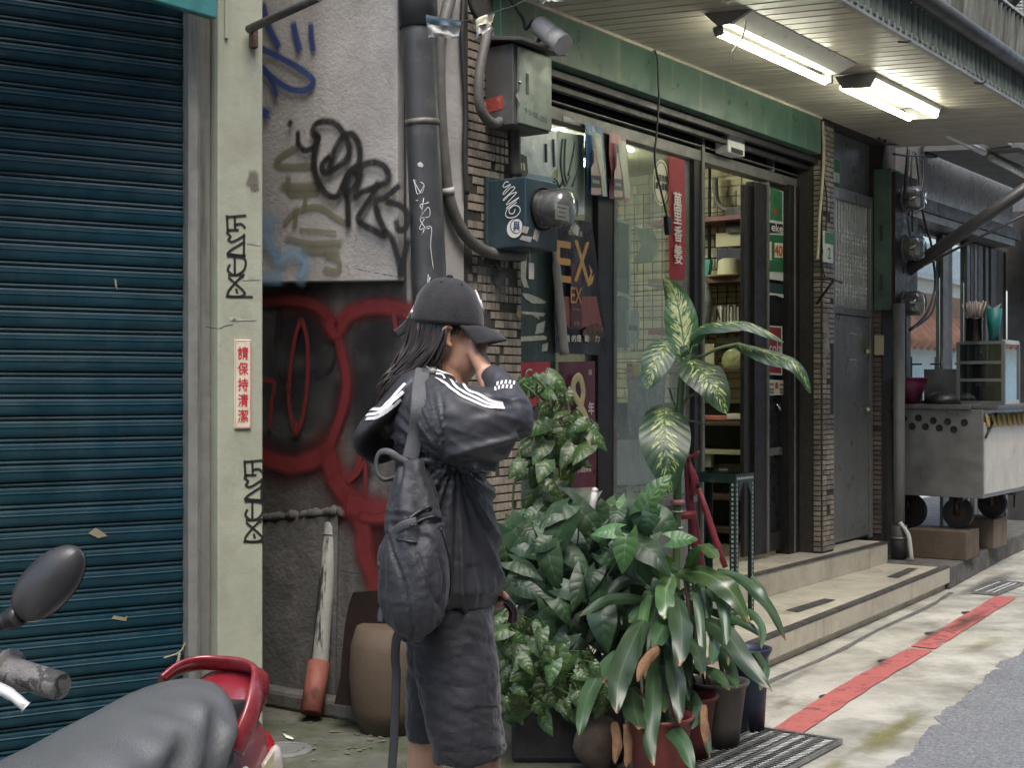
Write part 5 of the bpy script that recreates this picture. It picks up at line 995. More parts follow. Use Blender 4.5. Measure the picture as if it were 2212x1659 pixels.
for k, v in enumerate((428, 535, 655)):
    z = H0 + (841 - v) / 3000 * 10.18
    o = fp(10.02, .262, z); t = thing('electric_meter', ('top', 'middle', 'lowest')[k] + ' of three round glass meters on the green cabinet', 'meter', o, MF, 'glass meters on the green cabinet')
    m = MB(); m.lathe([(.001, .01), (.095, .01), (.10, .0), (.11, .0)], o, 20, M=MD); part('ring', m, mat('meter base', (.07, .07, .07), .5), t)
    m = MB(); m.lathe([(.092, .0), (.092, .10), (.07, .135), (.001, .14)], o, 20, M=MD); part('dome', m, cg, t)
    m = MB(); m.lathe([(.001, .085), (.078, .085), (.078, .02)], o, 20, M=MD); part('dial', m, mat('meter works', (.10, .095, .09)), t)
    m = MB(); m.box(o + Vector((-.05, -.092, -.05)), o + Vector((.05, -.087, .01))); part('name_plate', m, mat('plate grey', (.42, .43, .38)), t)
q = MB(); a = sq(1890, 767, 9.79); b = sq(1909, 724, 9.79); q.fbox(9.77, 9.80, -a.y, -b.y, a.z, b.z); solo('junction_box', q, mat('cream junction box', (.46, .42, .28), .5, var=.15, dirt=((.25, .2, .12), .5, .7, 12, .5)), 'small cream junction box on the dim tiled pilaster', 'junction box', a, MF, bevel=.006)
t = thing('down_pipe', 'grey vertical pipe with a bent foot between the tiled pilaster and the food cart', 'pipe', fp(9.75, .34, .15), MF)
dpl = mat('grey plastic pipe', (.17, .175, .165), .5, var=.2, vs=6, dirt=((.08, .08, .075), .5, .7, 6, .5))
a = sq(1942, 640, 9.80); bq = sq(1946, 1140, 9.80)
m = MB(); m.tube([Vector((9.80, a.y, 2.0)), Vector((9.80, a.y, .2))], .042, 14); part('pipe', m, dpl, t)
m = MB(); m.tube([Vector((9.80, a.y, .40)), Vector((9.80, a.y, .16))], .058, 14); part('sleeve', m, mat('dark sleeve', (.05, .05, .05), .6), t)
m = MB(); m.tube(smooth_pts([Vector((9.76, a.y - .02, .42)), Vector((9.76, a.y - .08, .34)), Vector((9.75, a.y - .10, .25)), Vector((9.75, a.y - .11, .155))], 5), .017, 8); part('hose', m, mat('pale hose', (.40, .40, .37), .5), t)
m = MB(); m.tube([Vector((9.80, a.y, .30)), Vector((9.80, a.y, .315))], .064, 14); part('clamp', m, railm2, t)
WL_ = ['black cable dropping onto the top of the green meter cabinet', 'black cable running sideways above the green meter cabinet', 'thick black cable hanging to the top round meter', 'thin black cable hanging left of the far shop fascia', 'short thin black cable looping by the far shop fascia', 'long black cable hanging across the far shop fascia and bending right', 'black cable sagging under the end of the soffit to the wire box', 'black cable between the middle and lowest round meters', 'outer black cable curving down before the brown reflection', 'inner thin black cable curving beside the outer one']
wires = [[(1912, 300), (1908, 330), (1905, 360)], [(1898, 298), (1910, 310), (1925, 312), (1960, 312)], [(1963, 318), (1958, 370), (1954, 430)], [(1972, 322), (1968, 380), (1970, 440), (1971, 500)], [(1977, 325), (1984, 380), (1986, 410)], [(1995, 318), (1994, 380), (1990, 430), (1998, 480), (2010, 520), (2016, 560)], [(1930, 332), (1960, 336), (2000, 334), (2030, 318), (2050, 304)], [(1960, 470), (1966, 520), (1957, 560), (1952, 590)], [(2016, 560), (2020, 620), (2000, 680), (1965, 712)], [(2025, 630), (2010, 680), (1965, 714)]]
for k, l in enumerate(wires):
    q = MB(); q.tube(smooth_pts([fq(u, v, .30) for u, v in l], 5), (.011, .009, .013, .007, .007, .009, .008, .006, .010, .008)[k], 6)
    o = solo('cable', q, black_c, WL_[k], 'cable', fq(*l[0], .30), MF, 'black cables by the meter cabinet')
q = MB(); q.box(fq(2007, 326, .30) + Vector((-.10, -.03, -.04)), fq(2007, 326, .30) + Vector((.10, .03, .05))); solo('junction_box', q, black_c, 'small black box on the wires under the far end of the canopy', 'junction box', fq(2007, 326, .30), MF)
q = MB(); q.tube([fq(1994, 272, .34), fq(1996, 325, .31)], .006, 5); solo('tie', q, enamel, 'white plastic tie dangling from the far edge of the soffit', 'tie', fq(1994, 272, .34), MF)
q = MB(); q.tube([fp(10.12, .17, 2.22), fp(10.42, 1.45, 3.12)], .047, 16); solo('strut_pole', q, mat('dark strut paint', (.075, .075, .077), .45, .2, var=.2, vs=6), 'thick dark round strut slanting up to the canopy on the right', 'pole', fp(10.12, .17, 2.22), MF)
q = MB(); q.tube([fp(10.5, .16, 2.30), fp(11.1, 1.3, 2.95)], .012, 6); solo('strut_rod', q, mat('dark strut paint', (.075, .075, .077)), 'thin dark rod behind the thick strut', 'rod', fp(10.5, .16, 2.3), MF)

# ------------------------------------------------------------------ far shop with sliding glass doors
steel = mat('grey stainless panel', (.34, .335, .33), .30, .6, var=.08, vs=3, bump=.02)
alu = mat('dull aluminium frame', (.20, .205, .19), .4, .5, var=.12, vs=6)
fsn = thing('far_shop', 'far shop front with a stainless fascia and aluminium glass doors behind the food cart', 'shop front', fp(12, 0, .15), MF)
FD = .10
sA, sB = fs(1960, .25), fs(2188, .25); zt = fz(2000, 318, .25); zb_ = fz(2000, 432, .25)
m = MB(); m.fbox(sA, sB, .05, .25, zb_, zt); part('fascia', m, steel, fsn, .004)
m = MB(); m.fbox(sA, sB + .1, .05, .29, zb_ - .10, zb_ - .002); part('fascia_trim', m, dk, fsn)
m = MB(); m.fbox(sA, sB, .05, .27, zb_ - .16, zb_ - .102); part('fascia_trim', m, alu, fsn)
m = MB(); m.fbox(sA - .3, 16.5, -.05, .05, zb_ - .5, 4.2); part('wall', m, mat('far wall', (.13, .13, .128), .7, var=.2), fsn)
zg = .98
glf = glass('far shop glass', (.30, .34, .34), .02, (.3, .35, .33), 3.2)
for (u0, u1) in ((1967, 2036), (2056, 2088), (2102, 2112), (2118, 2140)):
    m = MB(); m.fbox(fs(u0, FD), fs(u1, FD), FD - .03, FD - .025, zg, zb_ - .2); part('glass_pane', m, glf, fsn)
for (u0, u1, mt) in ((1956, 1966, dk), (2036, 2048, alu), (2048, 2056, railm2), (2088, 2094, alu), (2095, 2102, dk), (2104, 2110, alu), (2112, 2122, railm2), (2128, 2134, alu), (2140, 2152, alu), (2153, 2166, railm2), (2166, 2172, dk)):
    m = MB(); m.fbox(fs(u0, FD), fs(u1, FD), FD - .024, FD + .006, .2, zb_ - .18); part('mullion', m, mt, fsn, .003)
m = MB(); m.fbox(fs(1956, FD), fs(2172, FD), FD - .045, FD + .02, zg - .35, zg); part('bottom_panel', m, mat('dark kick panel', (.03, .03, .03), .5), fsn)
for u in (2034, 2086):
    m = MB(); a = fq(u, 770, .2); m.tube([a, a + Vector((0, 0, -.32))], .012, 6); m.tube([a + Vector((0, .09, -.06)), a + Vector((0, 0, -.06))], .008, 6); m.tube([a + Vector((0, .09, -.27)), a + Vector((0, 0, -.27))], .008, 6); part('door_handle', m, dk, fsn)
m = MB(); m.fbox(10.3, 16, -2.2, -2.15, .15, 3.5); part('inner_wall', m, mat('dim inner wall', (.05, .05, .05), .8), fsn)
m = MB(); m.poly([fq(u, v, .04) for u, v in ((1962, 470), (1998, 476), (2020, 484), (2020, 560), (1998, 590), (1962, 560))]); m2 = part('notice_panel', m, mat('grey notice panel', (.15, .15, .15), .6), fsn)
q = MB(); q.poly([fq(u, v, .13) for u, v in ((1968, 468), (1994, 474), (1994, 580), (1968, 572))]); part('dark_panel', q, dk, fsn)
t = thing('wall_post', 'dark grey vertical post at the right edge of the picture beside the food cart', 'post', fp(12.6, .4, .15), MF)
m = MB(); a_ = fs(2188, .1); m.fbox(a_, a_ + .5, .05, .35, .1, 3.05); part('shaft', m, mat('dark grey post', (.075, .075, .072), .6, var=.3, vs=6, streak=((.14, .135, .13), .5, .7, 8, .5)), t)
for k, (ua, va, ub, vb) in enumerate(((2082, 306, 2098, 316), (2140, 340, 2190, 368))):
    D = .75; a = fq(ua, va, D); b = fq(ub, vb, D); t = thing('fluorescent_lamp', ('unlit white tube fitting half hidden by the soffit end', 'unlit pale tube fitting under the far awning at the right')[k], 'lamp', a, MF, 'unlit lamps under the far awning')
    q = MB(); q.tube([a + Vector((-.4 * (1 - k), 0, 0)), b + Vector((.3, 0, 0))], .025, 8); part('tube', q, enamel, t)
    q = MB(); q.fbox(a.x, b.x + .3, .80, .95, a.z + .02, a.z + .09); part('batten', q, mat('grey batten', (.3, .32, .29), .5), t)
q = MB(); q.prism([fp(10.3, .3, 3.17), fp(10.3, 1.0, 3.13), fp(10.3, 1.0, 3.16), fp(10.3, .3, 3.22)], (6, 0, 0)); solo('far_awning', q, mat('grey awning sheet', (.13, .14, .13), .6, var=.2), 'dim grey awning beyond the plank soffit over the far shop', 'awning', fp(12, .5, 3.1), MF)

# ------------------------------------------------------------------ food cart on wooden blocks
t = thing('food_cart', 'stainless steel food cart on castors standing on wooden blocks at the right', 'cart', fp(10.6, .5, .36), MF)
Z0, Z1 = .600, 1.235; S0_, S1_ = 10.0, 11.5; Da, Db = .19, .83
brushed = mat('worn stainless', (.30, .30, .29), .36, .8, var=.14, vs=3, bump=.05, bs=30, dirt=((.14, .14, .135), .5, .75, 3, .6))
m = MB(); m.fbox(S0_, S1_, Da, Db, Z0, Z1); part('body', m, brushed, t, .006)
m = MB(); m.fbox(S0_ - .03, S1_ + .03, Da - .02, Db - .08, Z1, Z1 + .035); part('counter', m, mat('greasy steel top', (.16, .155, .15), .4, .6, var=.3, vs=8), t, .006)
m = MB(); m.fbox(S0_ + .02, S1_, Db - .079, Db + .10, Z1 + .002, Z1 + .03); part('side_shelf', m, mat('dark steel edge', (.12, .12, .12), .4, .5), t, .004)
q = MB(); q.lathe([(.001, -.001), (.022, -.001), (.026, .001)], (0, 0, 0), 16, M=Matrix.Rotation(-PI / 2, 4, 'Y')); hme = q.mesh('vent_hole', mat('hole dark', (.01, .01, .012), .9, bump=0))
for i, (u, v) in enumerate(((1954, 904), (1972, 921), (1986, 903), (2001, 922), (2018, 909), (2031, 925), (2049, 911), (2062, 928), (2085, 913))): piece('vent_hole', hme, t, Matrix.Translation(-ORG[t.name] + sq(u - 2, v, S0_ - .003)))
pc_ = mat('pale cart poster', (.52, .50, .44), .4, var=.15, vs=4, dirt=((.45, .30, .16), .55, .68, 6, .6), streak=((.20, .21, .17), .55, .72, 6, .7))
m = MB(); m.fbox(S0_ + .01, S1_, Db + .002, Db + .006, Z0 + .03, Z1 - .09); part('poster', m, pc_, t)
m = MB()
for i in range(9): m.tube(smooth_pts([fp(S0_ + .05 + i * .13, Db + .012, Z1 - .03), fp(S0_ + .07 + i * .13, Db + .02, Z1 - .12), fp(S0_ + .10 + i * .13, Db + .012, Z1 - .05)], 3), .012, 5)
part('bunting', m, mat('straw yellow', (.55, .40, .14), .6), t)
m = MB(); m.tube([fp(S0_ + .02, Db + .015, Z1 - .20), fp(S0_ + .28, Db + .015, Z1 - .03)], .010, 5); part('brace', m, dk, t)
rub = mat('black rubber', (.018, .018, .020), .7, var=.2, bump=.2)
def wheel(s_, D, r, zc, fork=True):
    q = MB(); q.tube([fp(s_ + .0, D - .025, zc), fp(s_, D + .025, zc)], r, 24); w_ = part('wheel', q, rub, t, .008)
    q = MB(); q.tube([fp(s_, D - .03, zc), fp(s_, D + .03, zc)], r * .6, 20); part('hub', q, mat('rusty hub', (.035, .02, .018), .6), w_)
    q = MB(); q.tube([fp(s_, D + .035, zc), fp(s_, D + .035, Z0)], .018, 8); q.tube([fp(s_, D - .035, zc), fp(s_, D - .035, Z0)], .018, 8); q.fbox(s_ - .05, s_ + .05, D - .06, D + .06, Z0 - .07, Z0 - .002); part('fork', q, dk, t)
def wheelx(s_, D, r, zc):                                        # castor turned across the cart
    q = MB(); q.tube([fp(s_ - .03, D, zc), fp(s_ + .03, D, zc)], r, 24); w_ = part('wheel', q, rub, t, .008)
    q = MB(); q.tube([fp(s_ - .035, D, zc), fp(s_ + .035, D, zc)], r * .62, 20); part('hub', q, mat('rusty hub', (.035, .02, .018)), w_)
    q = MB(); q.tube([fp(s_ - .042, D, zc - .01), fp(s_ - .042, D, Z0)], .024, 8); q.fbox(s_ - .06, s_ + .06, D - .05, D + .05, Z0 - .05, Z0 - .002); part('fork', q, dk, t)
wheelx(10.18, .60, .112, .474); wheelx(10.95, .62, .11, .49); wheelx(10.22, .22, .13, .47)
q = MB(); a = fp(11.2, .66, .56); q.tube([a, a + Vector((.12, -.03, -.02))], .014, 6); q.tube([a + Vector((.1, -.03, 0)), a + Vector((.08, -.03, -.12))], .008, 5); part('hitch', q, dk, t)
woodb = mat('weathered wood block', (.10, .074, .05), .7, var=.25, vs=5, bump=.4, bs=30, streak=((.07, .05, .035), .5, .68, 12, .6))
a = fp(*gz(1960, 1206, .15), .15); b_ = fp(*gz(2086, 1214, .15), .15)
m = MB(); m.fbox(9.97, 10.28, .30, .72, .151, .361); o = solo('wood_block', m, woodb, 'wooden block under the front castor of the food cart', 'wood block', fp(10.1, .5, .15), MF, 'wood blocks under the cart wheels', .006)
m = MB(); m.fbox(10.85, 11.2, .30, .66, .151, .379); solo('wood_block', m, mat('pale wood block', (.17, .13, .095), .7, var=.25, vs=5, bump=.4, bs=30, streak=((.10, .07, .05), .5, .68, 12, .5)), 'paler wooden block under the rear castor of the food cart', 'wood block', fp(11, .5, .15), MF, 'wood blocks under the cart wheels', .006)
# glass case and things on the cart
t = thing('glass_case', 'small aluminium framed glass case standing on the food cart', 'display case', fp(10.5, .65, Z1), MF)
a0, a1, d0, d1, h0, h1 = 10.40, 10.78, .53, .86, Z1 + .036, 1.735
for x in (a0, a1):
    for D in (d0, d1):
        m = MB(); m.fbox(x - .012, x + .012, D - .012, D + .012, h0, h1); part('post', m, alu, t)
for z in (h0, lerp(h0, h1, .36), lerp(h0, h1, .64), h1 - .02):
    for x in (a0, a1): m = MB(); m.fbox(x - .009, x + .009, d0 + .013, d1 - .013, z, z + .022); part('bar', m, alu, t)
for z in (h0, h1 - .02): m = MB(); m.fbox(a0 + .013, a1 - .013, d1 - .011, d1 + .011, z, z + .03); part('bar', m, mat('bright trim', (.6, .6, .58), .35, .4), t)
m = MB(); m.fbox(a0 - .002, a0 + .002, d0, d1, h0, h1); part('glass_pane', m, glf, t); m = MB(); m.fbox(a0, a1, d1 - .002, d1 + .002, h0, h1); part('glass_pane', m, glf, t)
m = MB(); m.fbox(a0 + .01, a1, d0, d1, lerp(h0, h1, .36), lerp(h0, h1, .36) + .01); part('shelf', m, alu, t)
chrome = MT['chrome']
def pot(name, s_, D, z, r, h, mt, label, cat, prof=None): q = MB(); q.lathe(prof or [(.001, 0), (r, 0), (r, h), (r * 1.08, h), (r * 1.08, h + .01), (.001, h + .012)], fp(s_, D, z), 20); return solo(name, q, mt, label, cat, fp(s_, D, z), MF)
pot('cooking_pot', 10.55, .68, h0 + .002, .075, .12, mat('polished pot', (.5, .5, .48), .2, .95, bump=0), 'shiny steel pot inside the glass case on the cart', 'pot')
pot('cup', 10.5, .76, lerp(h0, h1, .36) + .012, .04, .10, mat('pale cup', (.55, .5, .4), .5), 'pale cup on the shelf inside the glass case', 'cup')
pot('container', 10.62, .62, lerp(h0, h1, .36) + .012, .05, .13, dk, 'dark container on the shelf inside the glass case', 'container')
pot('straw_tin', 10.42, .64, h1 + .004, .062, .16, mat('black steel tin', (.05, .05, .05), .18, .8, bump=0), 'black shiny tin full of straws on top of the glass case', 'tin')
q = MB(); strawm = mat('straw paper', (.46, .38, .34), .6, var=.2, vs=60)
for i in range(34):
    an = RN.uniform(0, 2 * PI); rr = .055 * math.sqrt(RN.random()); b0 = fp(10.42 + rr * math.cos(an), .64 + rr * math.sin(an), h1 + .17); b1 = b0 + Vector((rr * .7 * math.cos(an), -rr * .7 * math.sin(an), RN.uniform(.10, .135))); q.tube([b0, b1], .0055, 5)
solo('straws', q, strawm, 'bunch of paper wrapped straws in the black tin', 'straws', fp(10.42, .64, h1 + .16), MF)
q = MB(); q.lathe([(.001, 0), (.035, 0), (.058, .24), (.055, .24), (.001, .2)], fp(10.44, .78, h1 + .004), 18); solo('cup', q, mat('teal cup', (.012, .16, .15), .4), 'tall teal cup beside the straws on the glass case', 'cup', fp(10.44, .78, h1), MF)
q = MB(); q.poly([fp(10.41, .755, h1 + .23), fp(10.46, .80, h1 + .23), fp(10.47, .83, h1 + .285)]); q.poly([fp(10.43, .73, h1 + .23), fp(10.43, .78, h1 + .23), fp(10.42, .75, h1 + .275)]); solo('paper_napkin', q, whiteb, 'white paper sticking out of the teal cup', 'paper', fp(10.44, .78, h1 + .2), MF)
a = sq(1957, 880, 10.12); q = MB(); q.lathe([(.001, .002), (.085, .002), (.135, .15), (.15, .19), (.155, .19), (.155, .196), (.142, .196), (.125, .15), (.08, .012), (.001, .01)], fp(10.15, -a.y, Z1 + .036), 24); solo('plastic_basin', q, mat('magenta plastic', (.16, .018, .06), .4, bump=0), 'magenta plastic basin at the left end of the food cart', 'basin', fp(10.15, -a.y, Z1 + .03), MF)
a = sq(2030, 872, 10.15); t = thing('wok', 'dark wok with a long handle lying on the food cart', 'wok', Vector((10.2, a.y, Z1 + .04)), MF)
q = MB(); q.lathe([(.001, .09), (.06, .085), (.11, .055), (.14, .0), (.135, .0), (.001, .08)], Vector((10.2, a.y, Z1 + .037)), 20); part('pan', q, mat('black iron', (.03, .03, .03), .4, .4), t)
q = MB(); q.tube([Vector((10.18, a.y + .13, Z1 + .055)), Vector((10.12, a.y + .34, Z1 + .06))], .012, 6); part('handle', q, dk, t)
a = sq(2045, 820, 10.5); q = MB(); q.fbox(10.6, 10.63, .20, .48, Z1 + .036, Z1 + .30); solo('splash_plate', q, brushed, 'grey steel splash plate standing behind the wok', 'panel', fp(10.6, .34, Z1), MF)
q = MB(); q.fbox(10.35, 10.6, .0, .19, 1.27, 1.46); q.fbox(10.3, 10.7, -.02, .0, 1.0, 1.46); solo('dark_crate', q, dk, 'dark crate in the shade behind the magenta basin', 'crate', fp(10.45, .1, 1.3), MF)
# houses across the lane; wall behind the camera added to block low sky
ob = thing('opposite_building', 'grey and brown houses across the lane mirrored in the shop glass, with an added sky blocking wall', 'building', fp(18, 6.6, 0), MF)
for (s0, s1, z0, z1, mt) in ((-14, 12, 0, 8.5, mat('sky blocking wall', (.16, .155, .15), .8, var=.2)), (12, 22, 0, 3.0, mat('pale far wall', (.62, .63, .58), .7, var=.1)), (12, 22, 3.0, 8, mat('grey far wall', (.30, .29, .27), .8, var=.15)), (22, 48, 0, 2.3, mat('mint far wall', (.66, .78, .76), .7, var=.1)), (22, 48, 2.3, 3.5, mat('brown boards', (.36, .17, .09), .7, var=.3, vs=5)), (22, 48, 3.5, 4.6, mat('white far wall', (.7, .7, .68)))):
    q = MB(); q.fbox(s0, s1, 6.6, 6.9, z0, z1); part('wall', q, mt, ob)
tl = MB(); tl.tube([fp(-1, 0, 0), fp(1, 0, 0)], .1, 6)
q = MB()
for i in range(60): q.tube([fp(22.2 + i * .42, 6.55, 2.95), fp(22.2 + i * .42, 6.0, 2.30)], .17, 7)
part('roof_tiles', q, mat('orange roof tile', (.60, .24, .13), .6, var=.3, vs=2), ob, kind='stuff')
q = MB(); q.fbox(22, 48, 6.3, 6.6, 3.75, 3.86); part('ledge', q, white_i, ob)
for i in range(7): q = MB(); q.fbox(13 + i * 1.3, 13.9 + i * 1.3, 6.57, 6.599, 3.6, 5.2); part('window', q, mat('dark far window', (.03, .035, .04), .1, bump=0), ob)
# top right: blind hung building seen over the canopy edge
t = thing('far_building', 'grey building with ribbed blinds glimpsed over the canopy at the top right', 'building', P(2160, 30, 16), MI)
m = MB(); A = P(2080, 120, 17); B = P(2300, 120, 15.5); m.prism([A, B, Vector((B.x, B.y, 9)), Vector((A.x, A.y, 9))], (.2, .4, 0)); part('wall', m, mat('grey far wall', (.30, .29, .27)), t)
for i in range(16):
    m = MB(); a = P(2150, 70 - i * 7.5, 16.3); b = P(2205, 74 - i * 7.5, 15.9); m.tube([a + Vector((0, -.05, 0)), b + Vector((0, -.05, 0))], .016, 5); part('slat', m, mat('pale blind', (.42, .41, .38), .6), t)
m = MB(); m.tube([P(2140, 60, 15.2), P(2240, -60, 14.8)], .06, 8); part('beam', m, dk, t)
# ------------------------------------------------------------------ plants and pots before the shop
def leaf_mb(mid, W, face, prof, fold=.12, wave=.0, lobes=0.0, nu=6, nv=12, seed=0, droop=0):
    mid = smooth_pts(mid, 5); N = len(mid) - 1
    def at(v):
        x = v * N; i = min(int(x), N - 1); return mid[i].lerp(mid[i + 1], x - i), (mid[min(i + 1, N)] - mid[max(i - 1, 0) if i == x else i]).normalized()
    L = sum((mid[i + 1] - mid[i]).length for i in range(N)); face = Vector(face).normalized()
    def fn(u, v):
        x = u * 2 - 1; p, t = at(v); sd = t.cross(face).normalized(); nn = sd.cross(t).normalized()
        w = W * .5 * prof(v)
        q = p + sd * x * w - nn * (abs(x) ** 1.6) * w * fold - t * lobes * L * (abs(x) ** 1.5) * (1 - v) ** 3
        return q + nn * wave * W * math.sin(v * 15 + seed + x * 1.5) * abs(x) ** 1.5
    q = MB(); q.grid(fn, nu, nv); return q
p_strap = lambda v: max(.02, (math.sin(PI * min(1, v * .78 + .16)) ** .75) * (1 if v < .8 else 1 - ((v - .8) / .2) ** 2 * .75))
p_diff = lambda v: max(.02, math.sin(PI * (v ** .72) * .96 + .06) ** .85)
p_heart = lambda v: max(.02, (math.sin(PI * min(1, (v * .86 + .14)) ** .80)) ** .8 * (1 - .35 * v ** 2))
green_d = leafmat('dieffenbachia leaf', (.012, .036, .019), (.024, .058, .026), (.28, .34, .11), .535, .42, 9, thick=.18)
green_p = leafmat('dieffenbachia pale leaf', (.02, .055, .02), (.04, .085, .028), (.40, .43, .22), .455, .42, 9, thick=.22)
green_s = leafmat('arrow leaf', (.014, .038, .017), (.028, .062, .027), None, .5, .46, 5, thick=.2)
green_b = leafmat('bright arrow leaf', (.032, .088, .028), (.055, .13, .04), None, .5, .42, 5, thick=.25)
green_v = leafmat('pothos leaf', (.017, .045, .014), (.038, .078, .022), (.22, .25, .08), .57, .42, 4, thick=.25)
green_c = leafmat('strap leaf', (.020, .048, .021), (.040, .080, .034), None, .5, .40, 1.0, thick=.15, spec=.7, edge=(.22, .12, .05))
green_cl = leafmat('pale strap leaf', (.045, .10, .036), (.085, .165, .06), None, .5, .30, 1.0, thick=.2, spec=.7, edge=(.28, .2, .06))
brown_l = mat('dry brown leaf', (.20, .11, .055), .8, var=.35, vs=14, bump=.6)
stem_g = mat('green stem', (.05, .085, .03), .5, var=.3, vs=14); stem_b = mat('old stem', (.09, .07, .045), .8, var=.3, vs=20)
CAMV = Vector((0, -1, .0))
# the large variegated plant
k2 = crop(2250, 1050, 1397 / 800)
def wp(pts, ys, cr): 
    q = cr(pts); ys = ys if isinstance(ys, (list, tuple)) else [ys] * len(q)
    return [P(u, v, y) for (u, v), y in zip(q, ys)]
YD = 6.0; db = P(1463, 1250, YD); db.z = 0.02
df = thing('variegated_plant', 'tall plant with big cream patterned leaves standing before the shop window', 'plant', (db.x, db.y, 0), MI)
m = MB(); m.tube(smooth_pts(wp([(652, 560), (640, 680), (628, 820), (622, 1000), (612, 1300), (605, 1660)], YD, k2) + [Vector((db.x - .01, db.y, .25))], 5), [.010] * 6 + [.016] * 8 + [.018] * 17, 9); part('stem', m, stem_g, df)
m = MB(); m.tube(smooth_pts(wp([(622, 1010), (660, 850), (735, 800)], [YD, YD - .02, YD - .08], k2), 5), .007, 6); part('leaf_stalk', m, stem_g, df); m = MB(); m.tube(smooth_pts(wp([(660, 560), (760, 555), (880, 500), (1030, 468)], [YD, YD + .02, YD + .02, YD], k2), 5), .008, 6); part('leaf_stalk', m, stem_g, df); m = MB(); m.tube(smooth_pts(wp([(600, 905), (575, 840), (553, 765)], YD, k2), 4), .005, 5); part('leaf_stalk', m, stem_g, df); m = MB(); m.tube(smooth_pts(wp([(625, 985), (660, 985), (720, 990), (790, 1010)], YD, k2), 4), .004, 5); part('leaf_stalk', m, stem_g, df)
for (pts, ys, wd, face, mt, fo, sd) in (
    ([(662, 560), (645, 420), (622, 270), (590, 140), (520, 30)], [6.0, 6.02, 6.03, 6.05, 6.02], 232, (-.25, -1, .15), green_p, .10, 1),
    ([(690, 540), (700, 430), (770, 345), (900, 322), (1060, 318), (1200, 375), (1322, 455)], [6.0, 5.98, 5.93, 5.88, 5.85, 5.82, 5.8], 150, (.1, -.35, 1), green_d, .75, 2),
    ([(1020, 470), (1120, 500), (1250, 545), (1380, 590), (1455, 680), (1500, 800)], [5.95, 5.9, 5.85, 5.8, 5.78, 5.78], 165, (.25, -.8, .75), green_d, .35, 3),
    ([(690, 575), (770, 650), (860, 770), (938, 935)], [5.95, 5.86, 5.8, 5.78], 300, (.25, -1, .55), green_d, .12, 4),
    ([(545, 460), (490, 530), (440, 650), (405, 770)], [5.95, 5.9, 5.86, 5.84], 215, (-.2, -1, .35), green_d, .15, 5),
    ([(520, 898), (523, 1050), (535, 1250), (562, 1468)], [5.96, 5.86, 5.8, 5.8], 345, (-.05, -1, .22), green_d, .08, 6)):
    q = leaf_mb(wp(pts, ys, k2), wd / 1.746 / 1.775 / 3000 * 5.9, face, p_diff if sd != 2 else p_strap, fo, .02, .05, 8, 18, sd); part('leaf', q, mt, df)
for i, (v, c) in enumerate(((1085, (.36, .16, .16)), (1105, (.45, .42, .40)), (1140, (.5, .5, .47)))):
    m = MB(); a = P(1463, v, YD); m.tube([a + Vector((.022 * math.cos(t), .022 * math.sin(t), 0)) for t in [2 * PI * k / 12 for k in range(13)]], .003 if i else .012, 5, caps=False); part('tie', m, mat('plant tie %d' % i, c, .6), df)
# pots
def pot_(name, U, V, r0, r1, h, mt, label, rim=.012, group='flower pots along the kerb', Y=None, soil=True):
    y = Y or H0 * F0 / (V - V0); o = Vector(((U - U0) / F0 * y, y, .006)); t = thing(name, label, 'flower pot', o, MI, group)
    q = MB(); q.lathe([(.001, 0), (r0, 0), (lerp(r0, r1, .3), h * .35), (r1 * .97, h * .9), (r1 + rim * .6, h * .95), (r1 + rim, h), (r1 - .004, h), (r1 - .012, h - .03)], o, 28); part('shell', q, mt, t)
    q = MB(); q.lathe([(.001, h - .03), (r1 - .01, h - .03)], o, 20); part('soil', q, mat('dark soil', (.03, .024, .018), .95, var=.5, vs=50, bump=1, bs=60), t); return o
pb = pot_('flower_pot', 1612, 1582, .072, .092, .335, mat('navy plastic pot', (.016, .022, .045), .45, var=.2, vs=7, dirt=((.07, .07, .075), .55, .75, 8, .5)), 'tall navy blue plastic pot nearest the steps')
pg = pot_('flower_pot', 1552, 1617, .078, .108, .255, mat('grey brown pot', (.105, .095, .085), .5, var=.15, vs=6, dirt=((.2, .19, .17), .58, .75, 7, .4)), 'grey brown pot with a flared rim between the navy and red pots')
pr = pot_('flower_pot', 1480, 1640, .088, .115, .235, mat('red plastic pot', (.12, .026, .025), .5, var=.18, vs=6, dirt=((.3, .12, .1), .55, .75, 7, .4)), 'dull red pot left of the grey brown pot')
pr2 = pot_('flower_pot', 1425, 1690, .09, .115, .23, MT['red plastic pot'], 'dark red pot in front, lowest of the flower pots')
t = thing('planter_box', 'dark mossy planter trough under the pothos behind the person', 'planter', P(1225, 1640, 5.15) * 1, MI)
yb = 5.22; m = MB(); a = P(1105, 1500, yb); b = P(1345, 1500, yb); m.box((a.x, yb - .12, .004), (b.x, yb + .16, .225)); part('trough', m, mat('dark trough', (.014, .0135, .013), .8, var=.4, vs=9, bump=.6, bs=30), t, .02)
m = MB(); m.box((a.x + .02, yb - .10, .2255), (b.x - .02, yb + .14, .235)); part('soil', m, MT['dark soil'], t)
q = MB(); c = P(1290, 1610, 5.0); c.z = .10; q.ball(c, (.085, .07, .11), 0, 14, 10)
for p in q.v: p += (p - c) * .35 * mn.noise(p * 9)
solo('stone', q, mat('brown stone', (.085, .062, .045), .85, var=.4, vs=12, bump=.7), 'rough brown stone before the dark planter trough', 'stone', (c.x, c.y, 0))
